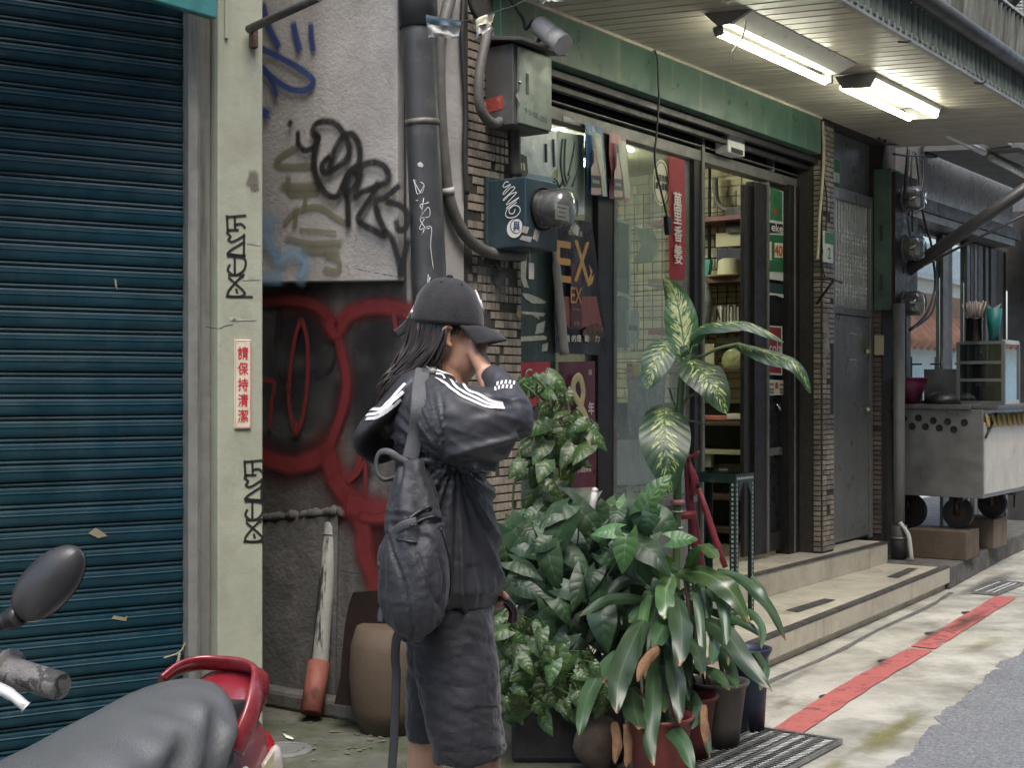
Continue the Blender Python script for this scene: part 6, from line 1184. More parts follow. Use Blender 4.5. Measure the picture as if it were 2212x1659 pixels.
# strap leaved plant in the pots
k3 = crop(1760, 1400, 1288 / 1200)
cp_ = thing('strap_leaf_plant', 'plant with long drooping glossy strap leaves in the red and grey pots', 'plant', pr, MI)
straps = [
 ([(885, 862), (852, 915), (850, 985), (846, 1048)], [5.25, 5.15, 5.1, 5.1], 74, 1), ([(895, 955), (912, 1020), (918, 1110), (908, 1240)], [5.2, 5.05, 5.0, 5.0], 86, 0),
 ([(760, 1050), (715, 1140), (675, 1240), (655, 1320), (648, 1435)], [5.1, 5.0, 4.95, 4.92, 4.92], 88, 0), ([(655, 1180), (585, 1260), (535, 1350), (510, 1440), (493, 1525)], [5.15, 5.05, 5.0, 4.95, 4.95], 58, 0),
 ([(905, 850), (1000, 855), (1080, 895), (1140, 960), (1192, 1060)], [5.35, 5.25, 5.2, 5.2, 5.2], 92, 1), ([(1060, 850), (1160, 880), (1225, 935), (1290, 1015), (1345, 1135)], [5.45, 5.4, 5.35, 5.35, 5.35], 46, 0),
 ([(940, 1030), (1050, 1070), (1120, 1130), (1185, 1225), (1290, 1345)], [5.3, 5.22, 5.2, 5.18, 5.18], 80, 0), ([(1000, 1000), (1100, 1035), (1190, 1072), (1262, 1130)], [5.4, 5.35, 5.3, 5.3], 36, 0),
 ([(868, 1150), (888, 1230), (900, 1330), (910, 1475)], [5.1, 5.0, 4.98, 4.98], 68, 0), ([(805, 1205), (800, 1310), (797, 1420), (785, 1540), (802, 1650)], [5.05, 4.95, 4.9, 4.88, 4.88], 60, 0),
 ([(838, 1390), (862, 1480), (925, 1560), (965, 1680)], [4.98, 4.9, 4.88, 4.88], 62, 0), ([(715, 1330), (722, 1410), (745, 1500)], [5.0, 4.95, 4.92], 84, 0), ([(925, 1370), (985, 1430), (1020, 1520), (1032, 1620)], [5.05, 5.0, 4.98, 4.98], 30, 0),
 ([(800, 985), (700, 962), (600, 972), (495, 1035)], [5.25, 5.2, 5.15, 5.1], 42, 0), ([(1030, 1050), (1055, 1130), (1040, 1235)], [5.35, 5.3, 5.28], 46, 0), ([(960, 1255), (1050, 1262), (1115, 1340)], [5.2, 5.15, 5.12], 42, 0), ([(1065, 1170), (1115, 1240), (1145, 1330)], [5.3, 5.25, 5.22], 44, 0),
 ([(935, 850), (960, 800), (985, 745)], [5.35, 5.33, 5.3], 48, 0), ([(985, 740), (1025, 752), (1065, 800)], [5.35, 5.3, 5.28], 56, 1), ([(845, 900), (848, 845), (870, 785)], [5.3, 5.28, 5.26], 46, 1), ([(1225, 1180), (1262, 1250), (1240, 1340)], [5.35, 5.3, 5.3], 36, 0), ([(1205, 870), (1255, 940), (1268, 1010)], [5.45, 5.42, 5.4], 30, 0),
 ([(780, 900), (700, 880), (620, 930), (570, 990)], [5.35, 5.3, 5.28, 5.25], 46, 0), ([(860, 1000), (840, 1080), (800, 1160)], [5.2, 5.12, 5.1], 70, 0), ([(930, 1100), (985, 1180), (1000, 1270)], [5.2, 5.15, 5.12], 60, 0), ([(780, 1080), (720, 1120), (680, 1190), (600, 1300)], [5.25, 5.2, 5.15, 5.12], 56, 0),
 ([(850, 1240), (820, 1330), (850, 1430)], [5.15, 5.1, 5.08], 60, 0), ([(960, 1340), (990, 1400), (960, 1500)], [5.15, 5.1, 5.1], 44, 0), ([(1000, 900), (1080, 960), (1100, 1050)], [5.45, 5.4, 5.38], 60, 0), ([(830, 1000), (760, 1000), (700, 1060)], [5.3, 5.28, 5.25], 56, 0)]
rs2 = random.Random(3)
for i in range(16):
    x, y = rs2.uniform(720, 1120), rs2.uniform(880, 1180); dx = (x - 900) * rs2.uniform(.3, .8) + rs2.uniform(-50, 50); dl = rs2.uniform(120, 330)
    straps.append(([(x, y), (x + dx * .5, y - 25 + rs2.uniform(-10, 15)), (x + dx * .9, y + dl * .35), (x + dx + rs2.uniform(-20, 20), y + dl)], [5.4, 5.36, 5.32, 5.3], rs2.uniform(26, 54), 1 if rs2.random() < .12 else 0))
for i, (pts, ys, wd, pale) in enumerate(straps):
    ys = [y - .30 * (i_ / (len(ys) - 1)) * (1 if pts[-1][1] > 1150 else .4) for i_, y in enumerate(ys)]; mid = wp(pts, ys, k3); tgt = (mid[-1] - mid[0]); face = Vector((.15 * math.sin(i * 1.9), -1, .45 + .2 * math.sin(i * 2.3)))
    q = leaf_mb(mid, wd * 1.12 / 1.0733 / 1.775 / 3000 * 5.1, face, p_strap, .30, .085, 0, 6, 26, i * 1.7); part('leaf', q, green_cl if pale else green_c, cp_)
m = MB()
for (o, tops) in ((pr, ((880, 900), (930, 860), (800, 1000))), (pr2, ((800, 1190), (720, 1330), (850, 1160))), (pg, ((960, 1240), (1040, 1060), (970, 1010))), (pb, ((1060, 1160), (1080, 880)))):
    for (x, y) in tops:
        b = wp([(x, y)], 5.3, k3)[0]; a = o + Vector((RN.uniform(-.04, .04), RN.uniform(-.03, .05), .2)); m.tube(smooth_pts([a, a.lerp(b, .5) + Vector((RN.uniform(-.02, .02), .03, .02)), b], 4), .009, 6)
part('stems', m, stem_b, cp_)
for i, (pts, ys, wd) in enumerate((([(825, 1165), (770, 1225), (735, 1305)], [5.0, 4.97, 4.95], 44), ([(640, 1470), (655, 1560), (640, 1640)], [4.95, 4.93, 4.92], 40), ([(1010, 1400), (1015, 1500), (1030, 1610)], [5.0, 4.97, 4.96], 34), ([(700, 1290), (640, 1290), (590, 1310)], [5.1, 5.08, 5.06], 24), ([(690, 1480), (700, 1580), (690, 1659)], [4.93, 4.92, 4.92], 36))):
    ys = [y - .22 for y in ys]
    q = leaf_mb(wp(pts, ys, k3), wd / 1.0733 / 1.775 / 3000 * 5, (.2, -1, .2), p_strap, .5, .15, 0, 5, 10, i); part('dry_leaf', q, brown_l, cp_)
# leaf clumps: arrow leaves, pothos
def unit_leaf(prof, lobes, fold, seed, bendz=.25, wave=.03, asp=.62):
    mid = [Vector((0, 0, 0)), Vector((.33, 0, .05 * bendz)), Vector((.66, 0, -.10 * bendz)), Vector((1, 0, -.5 * bendz))]
    q = leaf_mb(mid, asp, (0, 0, 1), prof, fold, wave, lobes, 6, 9, seed); return q
def orient(pos, tip, face, L):                                   # leaf frame: x towards the tip, z outwards
    x = Vector(tip).normalized(); z = Vector(face); z = (z - x * z.dot(x)).normalized(); y = z.cross(x)
    return Matrix(((x.x * L, y.x * L, z.x * L, pos[0]), (x.y * L, y.y * L, z.y * L, pos[1]), (x.z * L, y.z * L, z.z * L, pos[2]), (0, 0, 0, 1)))
arrow_me = [unit_leaf(p_heart, .38, .22, i, .3 + .15 * i, .03, .60 + .06 * i).mesh('leaf', green_s) for i in range(4)]
green_m = leafmat('mid green arrow leaf', (.018, .048, .02), (.036, .080, .03), None, .5, .5, 5, thick=.25)
arrow_me += [unit_leaf(p_heart, .45, .25, 7 + i, .5 + .2 * i, .05, .55 + .1 * i).mesh('leaf', green_m) for i in range(2)]
arrow_b = unit_leaf(p_heart, .38, .16, 3, .3, .02, .72).mesh('leaf', green_b)
poth_me = [unit_leaf(p_heart, .22, .2, i, .4, .03, .70).mesh('leaf', green_v) for i in range(3)]
def inpoly(x, y, pg_):
    c = False; j = len(pg_) - 1
    for i in range(len(pg_)):
        if (pg_[i][1] > y) != (pg_[j][1] > y) and x < (pg_[j][0] - pg_[i][0]) * (y - pg_[i][1]) / (pg_[j][1] - pg_[i][1]) + pg_[i][0]: c = not c
        j = i
    return c
def clump(t, meshes, area, n, y0, y1, L0_, L1_, mind, seed, root, stem_mt, bright=None):
    r = random.Random(seed); us = [p[0] for p in area]; vs = [p[1] for p in area]; got = []; st = MB(); tries = 0
    while len(got) < n and tries < 9000:
        tries += 1; u = r.uniform(min(us), max(us)); v = r.uniform(min(vs), max(vs))
        if not inpoly(u, v, area): continue
        y = r.uniform(y0, y1)
        if any((u - a) ** 2 + (v - b) ** 2 < mind ** 2 and abs(y - c) < .16 for a, b, c in got): continue
        got.append((u, v, y)); pos = P(u, v, y); L = r.uniform(L0_, L1_)
        tip = Vector((r.uniform(-.8, .8), r.uniform(-.5, .1), r.uniform(-1.0, -.15))); face = Vector((r.uniform(-.5, .5), -1, r.uniform(.1, .9)))
        me = meshes[r.randrange(len(meshes))]
        if bright and r.random() < bright[1]: me = bright[0]
        piece('leaf', me, t, Matrix.Translation(-ORG[t.name]) @ orient(pos, tip, face, L))
        if len(got) % 2 == 0:
            b = Vector(root) + Vector((r.uniform(-.12, .12), r.uniform(-.05, .1), 0)); st.tube(smooth_pts([pos, pos.lerp(b, .35) + Vector((r.uniform(-.04, .04), .05, .03)), b], 3), .003, 4)
    part('stems', st, stem_mt, t)
ar = thing('arrow_leaf_plant', 'bushy dark green plant with arrow shaped leaves between the person and the strap leaved plant', 'plant', (.2, 5.4, .2), MI)
clump(ar, arrow_me, [(1085, 1130), (1150, 1110), (1215, 1080), (1290, 1090), (1330, 1075), (1400, 1070), (1420, 1130), (1400, 1210), (1360, 1260), (1280, 1330), (1230, 1400), (1140, 1390), (1085, 1330)], 150, 5.15, 5.75, .075, .20, 19, 4, (.18, 5.4, .26), stem_b, (arrow_b, .06))
for (u, v, y, L, tip, fc) in ((1352, 1160, 5.1, .135, (-.1, -.2, -1), (0, -1, .35)), (1385, 1105, 5.2, .12, (.35, -.1, .5), (0, -1, .4)), (1335, 1145, 5.12, .10, (-1, -.1, -.1), (0, -.8, .7)), (1450, 1165, 5.2, .10, (1, -.1, .05), (0, -1, .5)), (1402, 1075, 5.25, .12, (.5, 0, .55), (-.3, -1, .2))):
    piece('leaf', arrow_b, ar, Matrix.Translation(-ORG[ar.name]) @ orient(P(u, v, y), tip, fc, L))
clump(ar, arrow_me, [(1230, 1290), (1330, 1280), (1430, 1240), (1470, 1300), (1440, 1460), (1330, 1500), (1270, 1480)], 45, 5.3, 5.5, .09, .19, 20, 31, (.25, 5.4, .24), stem_b)
po_ = thing('pothos_plant', 'low pothos with yellow green leaves spilling over the dark trough', 'plant', (.15, 5.2, .23), MI)
clump(po_, poth_me, [(1078, 1320), (1130, 1300), (1200, 1370), (1265, 1400), (1330, 1480), (1300, 1540), (1190, 1560), (1090, 1540)], 120, 4.92, 5.3, .045, .105, 13, 8, (.14, 5.2, .24), stem_g)
vn = thing('pothos_vine', 'variegated pothos vine hanging by the tiled pillar and wine red poster', 'plant', P(1180, 820, 5.75), MI)
clump(vn, poth_me, [(1118, 800), (1190, 798), (1225, 830), (1240, 890), (1285, 905), (1280, 960), (1235, 1000), (1200, 1060), (1230, 1090), (1180, 1110), (1130, 1060), (1120, 960), (1150, 900)], 62, 5.55, 5.95, .05, .13, 13, 21, P(1170, 930, 5.8), stem_g)
st = MB()
for pts in ([(1150, 810), (1185, 850), (1190, 930), (1170, 1020), (1180, 1110)], [(1215, 830), (1230, 900), (1205, 960), (1190, 1040), (1200, 1120)], [(1245, 880), (1262, 915), (1240, 990), (1258, 955), (1262, 990), (1250, 998)], [(1130, 830), (1165, 870), (1150, 960), (1110, 1050), (1110, 1200)], [(1140, 990), (1150, 1080), (1140, 1200), (1150, 1290)]): st.tube(smooth_pts([P(u, v, 5.75) for u, v in pts], 5), .0045, 5)
part('vine_stem', st, stem_g, vn)
m = MB(); m.ball(P(1165, 935, 5.82), (.06, .05, .12), 0, 10, 8); part('hanging_basket', m, mat('dark basket', (.03, .027, .022), .9, bump=.8), vn)
q = MB(); q.tube([P(1285, 1060, 5.5), P(1281, 1085, 5.5), P(1276, 1130, 5.5)], [.012, .014, .014], 10); q.ball(P(1285, 1060, 5.5), .013); solo('plant_marker', q, mat('grey white plastic', (.42, .40, .40), .5, dirt=((.4, .15, .14), .5, .6, 25, .8)), 'small pale plastic stick among the arrow leaves before the window', 'marker', P(1276, 1130, 5.5))
q = cloth(MI, [P(1202, 1086, 5.6), P(1252, 1080, 5.7), P(1250, 1098, 5.55), P(1204, 1102, 5.5)], 12, 6, .02, 3); solo('foil_tray', q, mat('crumpled foil', (.55, .55, .52), .25, .9, bump=.5, bs=30), 'crumpled foil tray lying on the arrow leaves below the wine red poster', 'foil', P(1225, 1095, 5.6))
# green perforated stand, remote, folded umbrellas
sA_ = fs(1589, .59); sB_ = 6.78; lft = sq(1486, 1017, sA_); D0_ = -lft.y; zt_ = .935
stg = mat('dark green angle steel', (.018, .040, .032), .38, .5, var=.25, vs=10, dirt=((.16, .18, .165), .56, .72, 18, .5))
ps = thing('metal_stand', 'dark green stand of perforated angle steel before the shop doorway', 'stand', fp((sA_ + sB_) / 2, .4, .15), MF)
m = MB(); m.fbox(sA_ + .004, sB_ - .004, D0_ + .004, .586, zt_ - .03, zt_ - .012); part('top', m, stg, ps)
hol = MB()
for s_, D, sx, sy in ((sA_, .59, 1, -1), (sB_, .59, -1, -1), (sA_, D0_, 1, 1), (sB_, D0_, -1, 1)):
    q = MB(); q.fbox(s_, s_ + .035 * sx, D, D + .003 * sy, .151, zt_); q.fbox(s_, s_ + .003 * sx, D + .0031 * sy, D + .035 * sy, .151, zt_ - .001); part('leg', q, stg, ps)
    for i in range(31):
        z = .17 + i * .0245; c = fp(s_ + .0175 * sx, D, z)
        if sy < 0: hol.add([c + Vector((x, -.0008, zz)) for x, zz in ((-.006, -.007), (.006, -.007), (.006, .007), (-.006, .007))], [(0, 1, 2, 3)])
        if sx > 0: c = fp(s_, D + .0175 * sy, z); hol.add([c + Vector((-.0008, x, zz)) for x, zz in ((-.006, -.007), (.006, -.007), (.006, .007), (-.006, .007))], [(0, 1, 2, 3)])
for (s0, s1, D0, D1) in ((sA_, sB_, .587, .591), (sA_, sB_, D0_ - .001, D0_ + .003), (sA_ - .001, sA_ + .003, D0_, .59), (sB_ - .003, sB_ + .001, D0_, .59)):
    q = MB(); q.fbox(s0, s1, D0, D1, zt_ - .045, zt_ + .001); part('rim_bar', q, stg, ps)
for (s_, dx) in ((sA_ + .034, 1), (sB_ - .034, -1)):
    q = MB(); q.prism([fp(s_, .592, zt_ - .045), fp(s_ + .05 * dx, .592, zt_ - .045), fp(s_, .592, zt_ - .12)][::dx], (0, .003, 0)); part('gusset', q, stg, ps)
for i in range(9): c = fp(lerp(sA_ + .02, sB_ - .02, i / 8), .5915, zt_ - .022); hol.add([c + Vector((x, -.0008, zz)) for x, zz in ((-.009, -.006), (.009, -.006), (.009, .006), (-.009, .006))], [(0, 1, 2, 3)])
part('holes', hol, mat('pale hole gap', (.30, .32, .29), .6, bump=0), ps, kind='stuff')
m = MB(); c = fp(sB_ - .10, .42, zt_ + .002); m.box(c + Vector((-.07, -.06, 0)), c + Vector((.07, -.01, .018)), M=Matrix.Translation(c) @ Matrix.Rotation(.5, 4, 'Z') @ Matrix.Translation(-c)); solo('remote_control', m, mat('black plastic', (.02, .02, .023), .4, bump=0), 'black remote lying on the green perforated stand', 'remote', c, MF, bevel=.004)
redc = mat('red umbrella cloth', (.20, .022, .034), .55, var=.2, vs=9, bump=.3, bs=30); redd = mat('dark red umbrella cloth', (.12, .014, .028), .5, var=.25, vs=9)
t = thing('folded_umbrella', 'folded dark red umbrella tied with ribbon leaning behind the tall patterned plant', 'umbrella', P(1515, 1250, 6.25), MI, 'folded red umbrellas')
m = MB(); m.tube([P(1482, 968, 6.3), P(1484, 1000, 6.3), P(1490, 1080, 6.28), P(1503, 1170, 6.26), P(1522, 1260, 6.25)], [.006, .014, .020, .026, .016], 8); part('canopy', m, redd, t)
m = MB(); m.tube([P(1484, 985, 6.26), P(1500, 1035, 6.26), P(1496, 1070, 6.25)], [.006, .020, .012], 8); part('flap', m, redc, t)
m = MB(); m.tube(smooth_pts([P(1481, 990, 6.25), P(1495, 986, 6.24), P(1510, 976, 6.23)], 3), .009, 6); part('ribbon', m, redc, t); m = MB(); m.tube([P(1462, 1116, 6.2), P(1503, 1112, 6.2)], .018, 8); part('ribbon', m, redc, t)
t = thing('folded_umbrella', 'slim folded bright red umbrella slanting in front of the green stand', 'umbrella', P(1568, 1230, 6.2), MI, 'folded red umbrellas')
m = MB(); m.tube([P(1509, 1055, 6.25), P(1524, 1100, 6.23), P(1545, 1165, 6.21), P(1567, 1226, 6.2)], [.011, .015, .015, .013], 10); part('canopy', m, redc, t)
m = MB(); m.tube([P(1505, 1040, 6.25), P(1509, 1055, 6.25)], .008, 6); part('tip', m, dk, t)
# ------------------------------------------------------------------ things leaning on the graffiti wall
YW = 5.78
t = thing('paint_roller_pole', 'paint stained grey stick with an orange red sleeve leaning on the cement wall', 'pole', P(675, 1545, 5.72), MI)
a, b = P(716, 1130, 5.92), P(690, 1440, 5.86)
m = MB(); m.tube([a + Vector((.002, 0, .012)), a, a.lerp(b, .03), a.lerp(b, .08), a.lerp(b, .13), a.lerp(b, .6), b, P(684, 1500, 5.85)], [.012, .026, .030, .029, .031, .034, .038, .038], 14); part('stick', m, mat('paint stained stick', (.27, .275, .25), .6, var=.2, vs=8, bump=.4, bs=30, streak=((.02, .022, .022), .50, .54, 16, .95)), t)
m = MB(); m.tube([a + (b - a) * .075, a + (b - a) * .085], .0325, 14); part('ring', m, mat('stick ring', (.2, .2, .185), .6), t)
m = MB(); m.tube([P(689, 1432, 5.85), P(672, 1542, 5.74)], .047, 18); part('sleeve', m, mat('orange red sleeve', (.20, .062, .045), .7, var=.2, vs=9, streak=((.06, .02, .015), .55, .62, 14, .8), dirt=((.12, .05, .035), .5, .68, 14, .7)), t)
brd = mat('dark brown board', (.011, .007, .006), .9, spec=.1, var=.3, vs=6)
pts = [(762, 1281), (838, 1276), (842, 1362), (830, 1366), (812, 1352), (806, 1372), (798, 1430), (793, 1530), (722, 1522), (735, 1462), (738, 1420), (745, 1350), (752, 1312)]
m = MB(); m.prism([P(u, v, 5.66 + (1281 - v) * -.0003 * -1) for u, v in pts], (0, .022, 0)); o = solo('broken_board', m, brd, 'broken dark brown board leaning on the wall behind the person', 'board', P(760, 1524, 5.62))
crd = mat('tan cardboard', (.062, .043, .025), .8, var=.14, vs=4, bump=.3, bs=14, dirt=((.07, .05, .035), .5, .75, 3, .5))
c = P(840, 1575, 5.55); q = MB(); q.lathe([(.001, 0), (.12, 0), (.155, .10), (.165, .22), (.16, .34), (.135, .42), (.12, .425), (.001, .42)], (c.x, 5.60, .005), 26)
for p in q.v: p += Vector((0, -1, 0)) * .007 * (mn.noise(Vector((p.x * 6, 0, p.z * 40 + 4 * p.x))) if .1 < p.z < .3 else 0)
solo('cardboard_drum', q, crd, 'creased tan cardboard drum half hidden behind the legs of the person', 'drum', (c.x, 5.6, 0))
q = MB()
for i in range(46):
    u, v = RN.uniform(600, 860), RN.uniform(1545, 1652); y = H0 * F0 / (v - V0); p = Vector(((u - U0) / F0 * y, y, .008)); r = RN.uniform(.004, .018); an = RN.uniform(0, 6)
    q.add([p + Vector((r * math.cos(an + k * 2 * PI / 5) * (1.6 if k == 0 else .7), r * math.sin(an + k * 2 * PI / 5), .002 * (k % 2))) for k in range(5)], [(0, 1, 2, 3, 4)])
o = link('litter', q.mesh('litter', mat('floor crumbs', (.12, .11, .08), .9, var=.5))); o['kind'] = 'stuff'; o['label'] = 'crumbs and dead leaf bits on the mossy floor'
q = MB(); pts = [(612, 1592), (622, 1596), (635, 1602), (632, 1605), (618, 1601)]; 
q.add([Vector(((u - U0) / F0 * (H0 * F0 / (v - V0)), H0 * F0 / (v - V0), .012)) for u, v in pts], [(0, 1, 2, 3, 4)]); solo('paper_strip', q, whiteb, 'small pale paper strip on the mossy floor by the scooter tail', 'paper', q.v[0])

# ------------------------------------------------------------------ red scooter
Fv = Vector((-.431, -.902, 0)).normalized(); Lv = Vector((-Fv.y, Fv.x, 0)); Lv = Vector((.902, -.431, 0)).normalized()
MS = Matrix(((Fv.x, Lv.x, 0, -.626), (Fv.y, Lv.y, 0, 2.918), (0, 0, 1, 0), (0, 0, 0, 1)))
def ps_(U, V, y): return MS.inverted() @ P(U, V, y)
sc = thing('scooter', 'red scooter with worn grey seat and black mirror parked before the shutter', 'scooter', (.35, 0, 0), MS)
redp = mat('faded red scooter paint', (.20, .016, .024), .28, var=.12, vs=5, bump=.02, coat=.5, dirt=((.28, .09, .09), .5, .75, 7, .5), rvar=.1)
pinkp = mat('pale red panel', (.30, .085, .090), .34, var=.12, vs=4, bump=.02, coat=.4, rvar=.08)  # paler, less saturated red than the other scooter panels
vinyl = mat('grey seat vinyl', (.095, .102, .105), .33, var=.12, vs=5, bump=.3, bs=240, rvar=.05, spec=.6)
blkp = mat('black scooter plastic', (.028, .028, .03), .42, var=.2, vs=9, bump=.08, bs=90)
def seat_fn(u, v):
    x = lerp(.045, .86, u); e = min(1, max(0, (x - .045) / .13)); rr = math.sqrt(max(0, 1 - (1 - e) ** 2)) if e < 1 else 1
    f = min(1, max(0, (.86 - x) / .2)); rr *= math.sqrt(max(0, 1 - (1 - f) ** 2)) if f < 1 else 1
    hw = lerp(.150, .125, u) * (.30 + .70 * rr); zt = .792 - .115 * u ** .85 - .03 * math.sin(PI * u) * 0 + .0
    h = .125 * (.35 + .65 * rr); a = PI * (v * 1.10 - .05); ca, sa = math.cos(a), math.sin(a)
    y = hw * math.copysign(abs(ca) ** .62, ca); z = zt - h + h * (math.copysign(abs(sa) ** .62, sa)) - (1 - rr) * .012
    side = max(0, ca)                                            # the near side: pulled cover, soft folds
    k = side * math.exp(-((x - .19) / .15) ** 2)
    y += k * .010 * math.sin(x * 62 + z * 45) + side * .006 * math.sin(x * 24 + z * 60 + 1) ; z += k * .006 * math.sin(x * 70 - z * 30)
    p = Vector((x, y, z)); return p + Vector((0, .4, 1)) * .004 * mn.noise(Vector((x * 9, y * 9, z * 9)))
m = MB(); m.grid(seat_fn, 80, 44); m.poly([seat_fn(i / 20, 0) for i in range(21)] + [seat_fn(i / 20, 1) for i in range(20, -1, -1)]); part('seat', m, vinyl, sc)
def shell(sec, n=18, sq=.7):
    q = MB(); pts = []; N = len(sec)
    vs = []
    for (x, yc, zc, hy, hz) in sec:
        for k in range(n):
            a = 2 * PI * k / n; ca, sa = math.cos(a), math.sin(a); vs.append(Vector((x, yc + hy * math.copysign(abs(ca) ** sq, ca), zc + hz * math.copysign(abs(sa) ** sq, sa))))
    q.add(vs, [(i * n + k, i * n + (k + 1) % n, (i + 1) * n + (k + 1) % n, (i + 1) * n + k) for i in range(N - 1) for k in range(n)], 0, True)
    q.f += [list(range(n))[::-1], [(N - 1) * n + k for k in range(n)]]; q.m += [0, 0]; q.s += [True, True]; return q
def lin(sec, k=5):
    out = []
    for i in range(len(sec) - 1):
        p0, p1, p2, p3 = sec[max(i - 1, 0)], sec[i], sec[i + 1], sec[min(i + 2, len(sec) - 1)]
        for j in range(k):
            s = j / k; out.append(tuple(.5 * (2 * b + (c - a) * s + (2 * a - 5 * b + 4 * c - d) * s * s + (3 * b - a - 3 * c + d) * s ** 3) for a, b, c, d in zip(p0, p1, p2, p3)))
    return out + [sec[-1]]
part('tail_panel', shell(lin([(-.115, 0, .60, .02, .03), (-.10, 0, .595, .065, .075), (-.05, 0, .60, .092, .095), (.05, 0, .60, .115, .085), (.25, 0, .575, .14, .10), (.5, 0, .54, .13, .11), (.66, 0, .50, .08, .13)])), pinkp, sc)
m = MB(); rail = smooth_pts([(.10, .130, .655), (.06, .136, .715), (.015, .120, .760), (-.03, .09, .784), (-.055, .04, .792), (-.055, -.03, .792), (-.03, -.07, .792), (.01, -.09, .785), (.05, -.10, .765)], 6); m.tube(rail, [(.009, .024)] * len(rail), 12, up=(0, 0, 1)); part('grab_rail', m, redp, sc)
part('tail_fin', shell(lin([(-.12, 0, .765, .04, .012), (-.10, 0, .748, .070, .03), (-.06, 0, .726, .085, .045), (.0, 0, .70, .09, .045), (.06, 0, .66, .09, .03)]), 16, .6), redp, sc)
m = MB(); m.box((-.03, -.085, .66), (.09, .085, .735)); part('rail_stay', m, blkp, sc, .01)
lens_r = mat('red lens', (.45, .02, .03), .15, spec=.8, bump=0); lens_w = mat('clear lens', (.55, .5, .45), .15, spec=.8, var=.3, vs=30)
m = shell(lin([(-.138, .0, .585, .045, .045), (-.120, .0, .585, .072, .065), (-.09, 0, .585, .083, .07)]), 16, .7); part('tail_light', m, lens_r, sc)
for y in (1, -1): m = shell(lin([(-.125, y * .072, .56, .015, .045), (-.095, y * .088, .56, .018, .06), (-.03, y * .104, .565, .010, .035)]), 12, .8); part('turn_signal', m, lens_w, sc)
q = MB(); o_ = Vector((.07, .131, .60)); q.lathe([(.001, 0), (.018, 0), (.019, -.001)], o_, 18, M=Matrix.Rotation(-PI / 2, 4, 'X')); part('badge', q, whiteb, sc)
q = MB(); put_text(q, '01', o_ + Vector((0, .0015, 0)), (-1, 0, 0), (0, 0, 1), .017, .018); part('lettering', q, black_i, sc)
q = MB(); q.add([Vector((x, .1285 + .004 * (x + .03) / .06, z)) for x, z in ((.01, .575), (-.035, .60), (-.035, .625), (.01, .60))], [(0, 1, 2, 3)]); part('sticker', q, mat('yellowed sticker', (.55, .5, .3), .5), sc)
# front: column, bars, mirror, lever; below the frame: wheels, floor, shield
stx = .90
grip0, grip1 = ps_(-22, 1440, 1.99), ps_(134, 1484, 1.93)
gm = mat('cracked grey grip', (.155, .15, .14), .65, var=.3, vs=25, bump=.5, bs=60, dirt=((.035, .035, .033), .54, .57, 22, .95))
dd = (grip1 - grip0); m = MB(); m.tube([grip0, grip0 + dd * .22, grip0 + dd * .24, grip0 + dd * .27, grip0 + dd * .29, grip0 + dd * .31, grip0 + dd * .55, grip0 + dd * .96, grip1], [.020, .020, .033, .033, .025, .022, .021, .020, .018], 16); part('grip', m, gm, sc)
m = MB(); m.tube(smooth_pts([grip0 - dd * .8 + Vector((0, 0, -.02)), grip0 - dd * .1, grip0], 4), .013, 8); m.tube([Vector((stx, 0, .62)), Vector((stx + .02, 0, .99))], .03, 10); m.tube(smooth_pts([Vector((stx + .02, 0, .97)), grip0.lerp(Vector((stx, 0, .97)), .5), grip0], 4), .014, 8); m.tube(smooth_pts([Vector((stx + .02, 0, .97)), Vector((stx, -.18, .985)), Vector((stx - .05, -.36, .97))], 4), .014, 8); part('handlebar', m, blkp, sc)
m = MB(); m.tube(smooth_pts([ps_(-40, 1478, 1.93), ps_(0, 1489, 1.91), ps_(28, 1504, 1.90), ps_(47, 1520, 1.895), ps_(57, 1528, 1.895)], 5), [.0085] * 10 + [.0075] * 10 + [.010], 10); part('brake_lever', m, mat('bright lever', (.72, .72, .70), .3, .4, bump=0), sc)
mc, ex = ps_(105, 1257, 1.95), None
A_, B_ = P(40, 1328, 1.95), P(172, 1192, 1.95); ax_ = (B_ - A_).normalized(); up_ = Vector((-ax_.z, 0, ax_.x)); nn_ = Vector((.05, -1, .25)).normalized(); up_ = nn_.cross(ax_).normalized()
def mir(u, v):
    a = u * 2 * PI; L = (B_ - A_).length * .53; ctr = A_.lerp(B_, .5)
    ca, sa = math.cos(a), math.sin(a); px = L * math.copysign(abs(ca) ** .80, ca); wd = .036 * (1 + .25 * ca * -1 * .2); py = wd * math.copysign(abs(sa) ** .85, sa) * (1 - .18 * ca * ca)
    r = math.sin(v * PI / 2); hgt = .030 * math.cos(v * PI / 2) ** .8
    return MS.inverted() @ (ctr + ax_ * px * r + up_ * py * r + nn_ * hgt)
m = MB(); m.grid(mir, 40, 12); part('mirror_shell', m, mat('scuffed black shell', (.035, .034, .036), .36, var=.2, vs=12, bump=.05, dirt=((.12, .12, .12), .60, .72, 30, .5)), sc)
def mirb(u, v):
    a = u * 2 * PI; L = (B_ - A_).length * .53; ctr = A_.lerp(B_, .5); ca, sa = math.cos(a), math.sin(a); px = L * math.copysign(abs(ca) ** .80, ca); py = .036 * (1 - .05 * ca) * math.copysign(abs(sa) ** .85, sa) * (1 - .18 * ca * ca)
    return MS.inverted() @ (ctr + (ax_ * px + up_ * py) * (1 - v) - nn_ * .004)
m = MB(); m.grid(mirb, 40, 1); part('mirror_glass', m, mat('mirror glass', (.8, .8, .8), .03, 1, bump=0, var=0, rvar=0), sc)
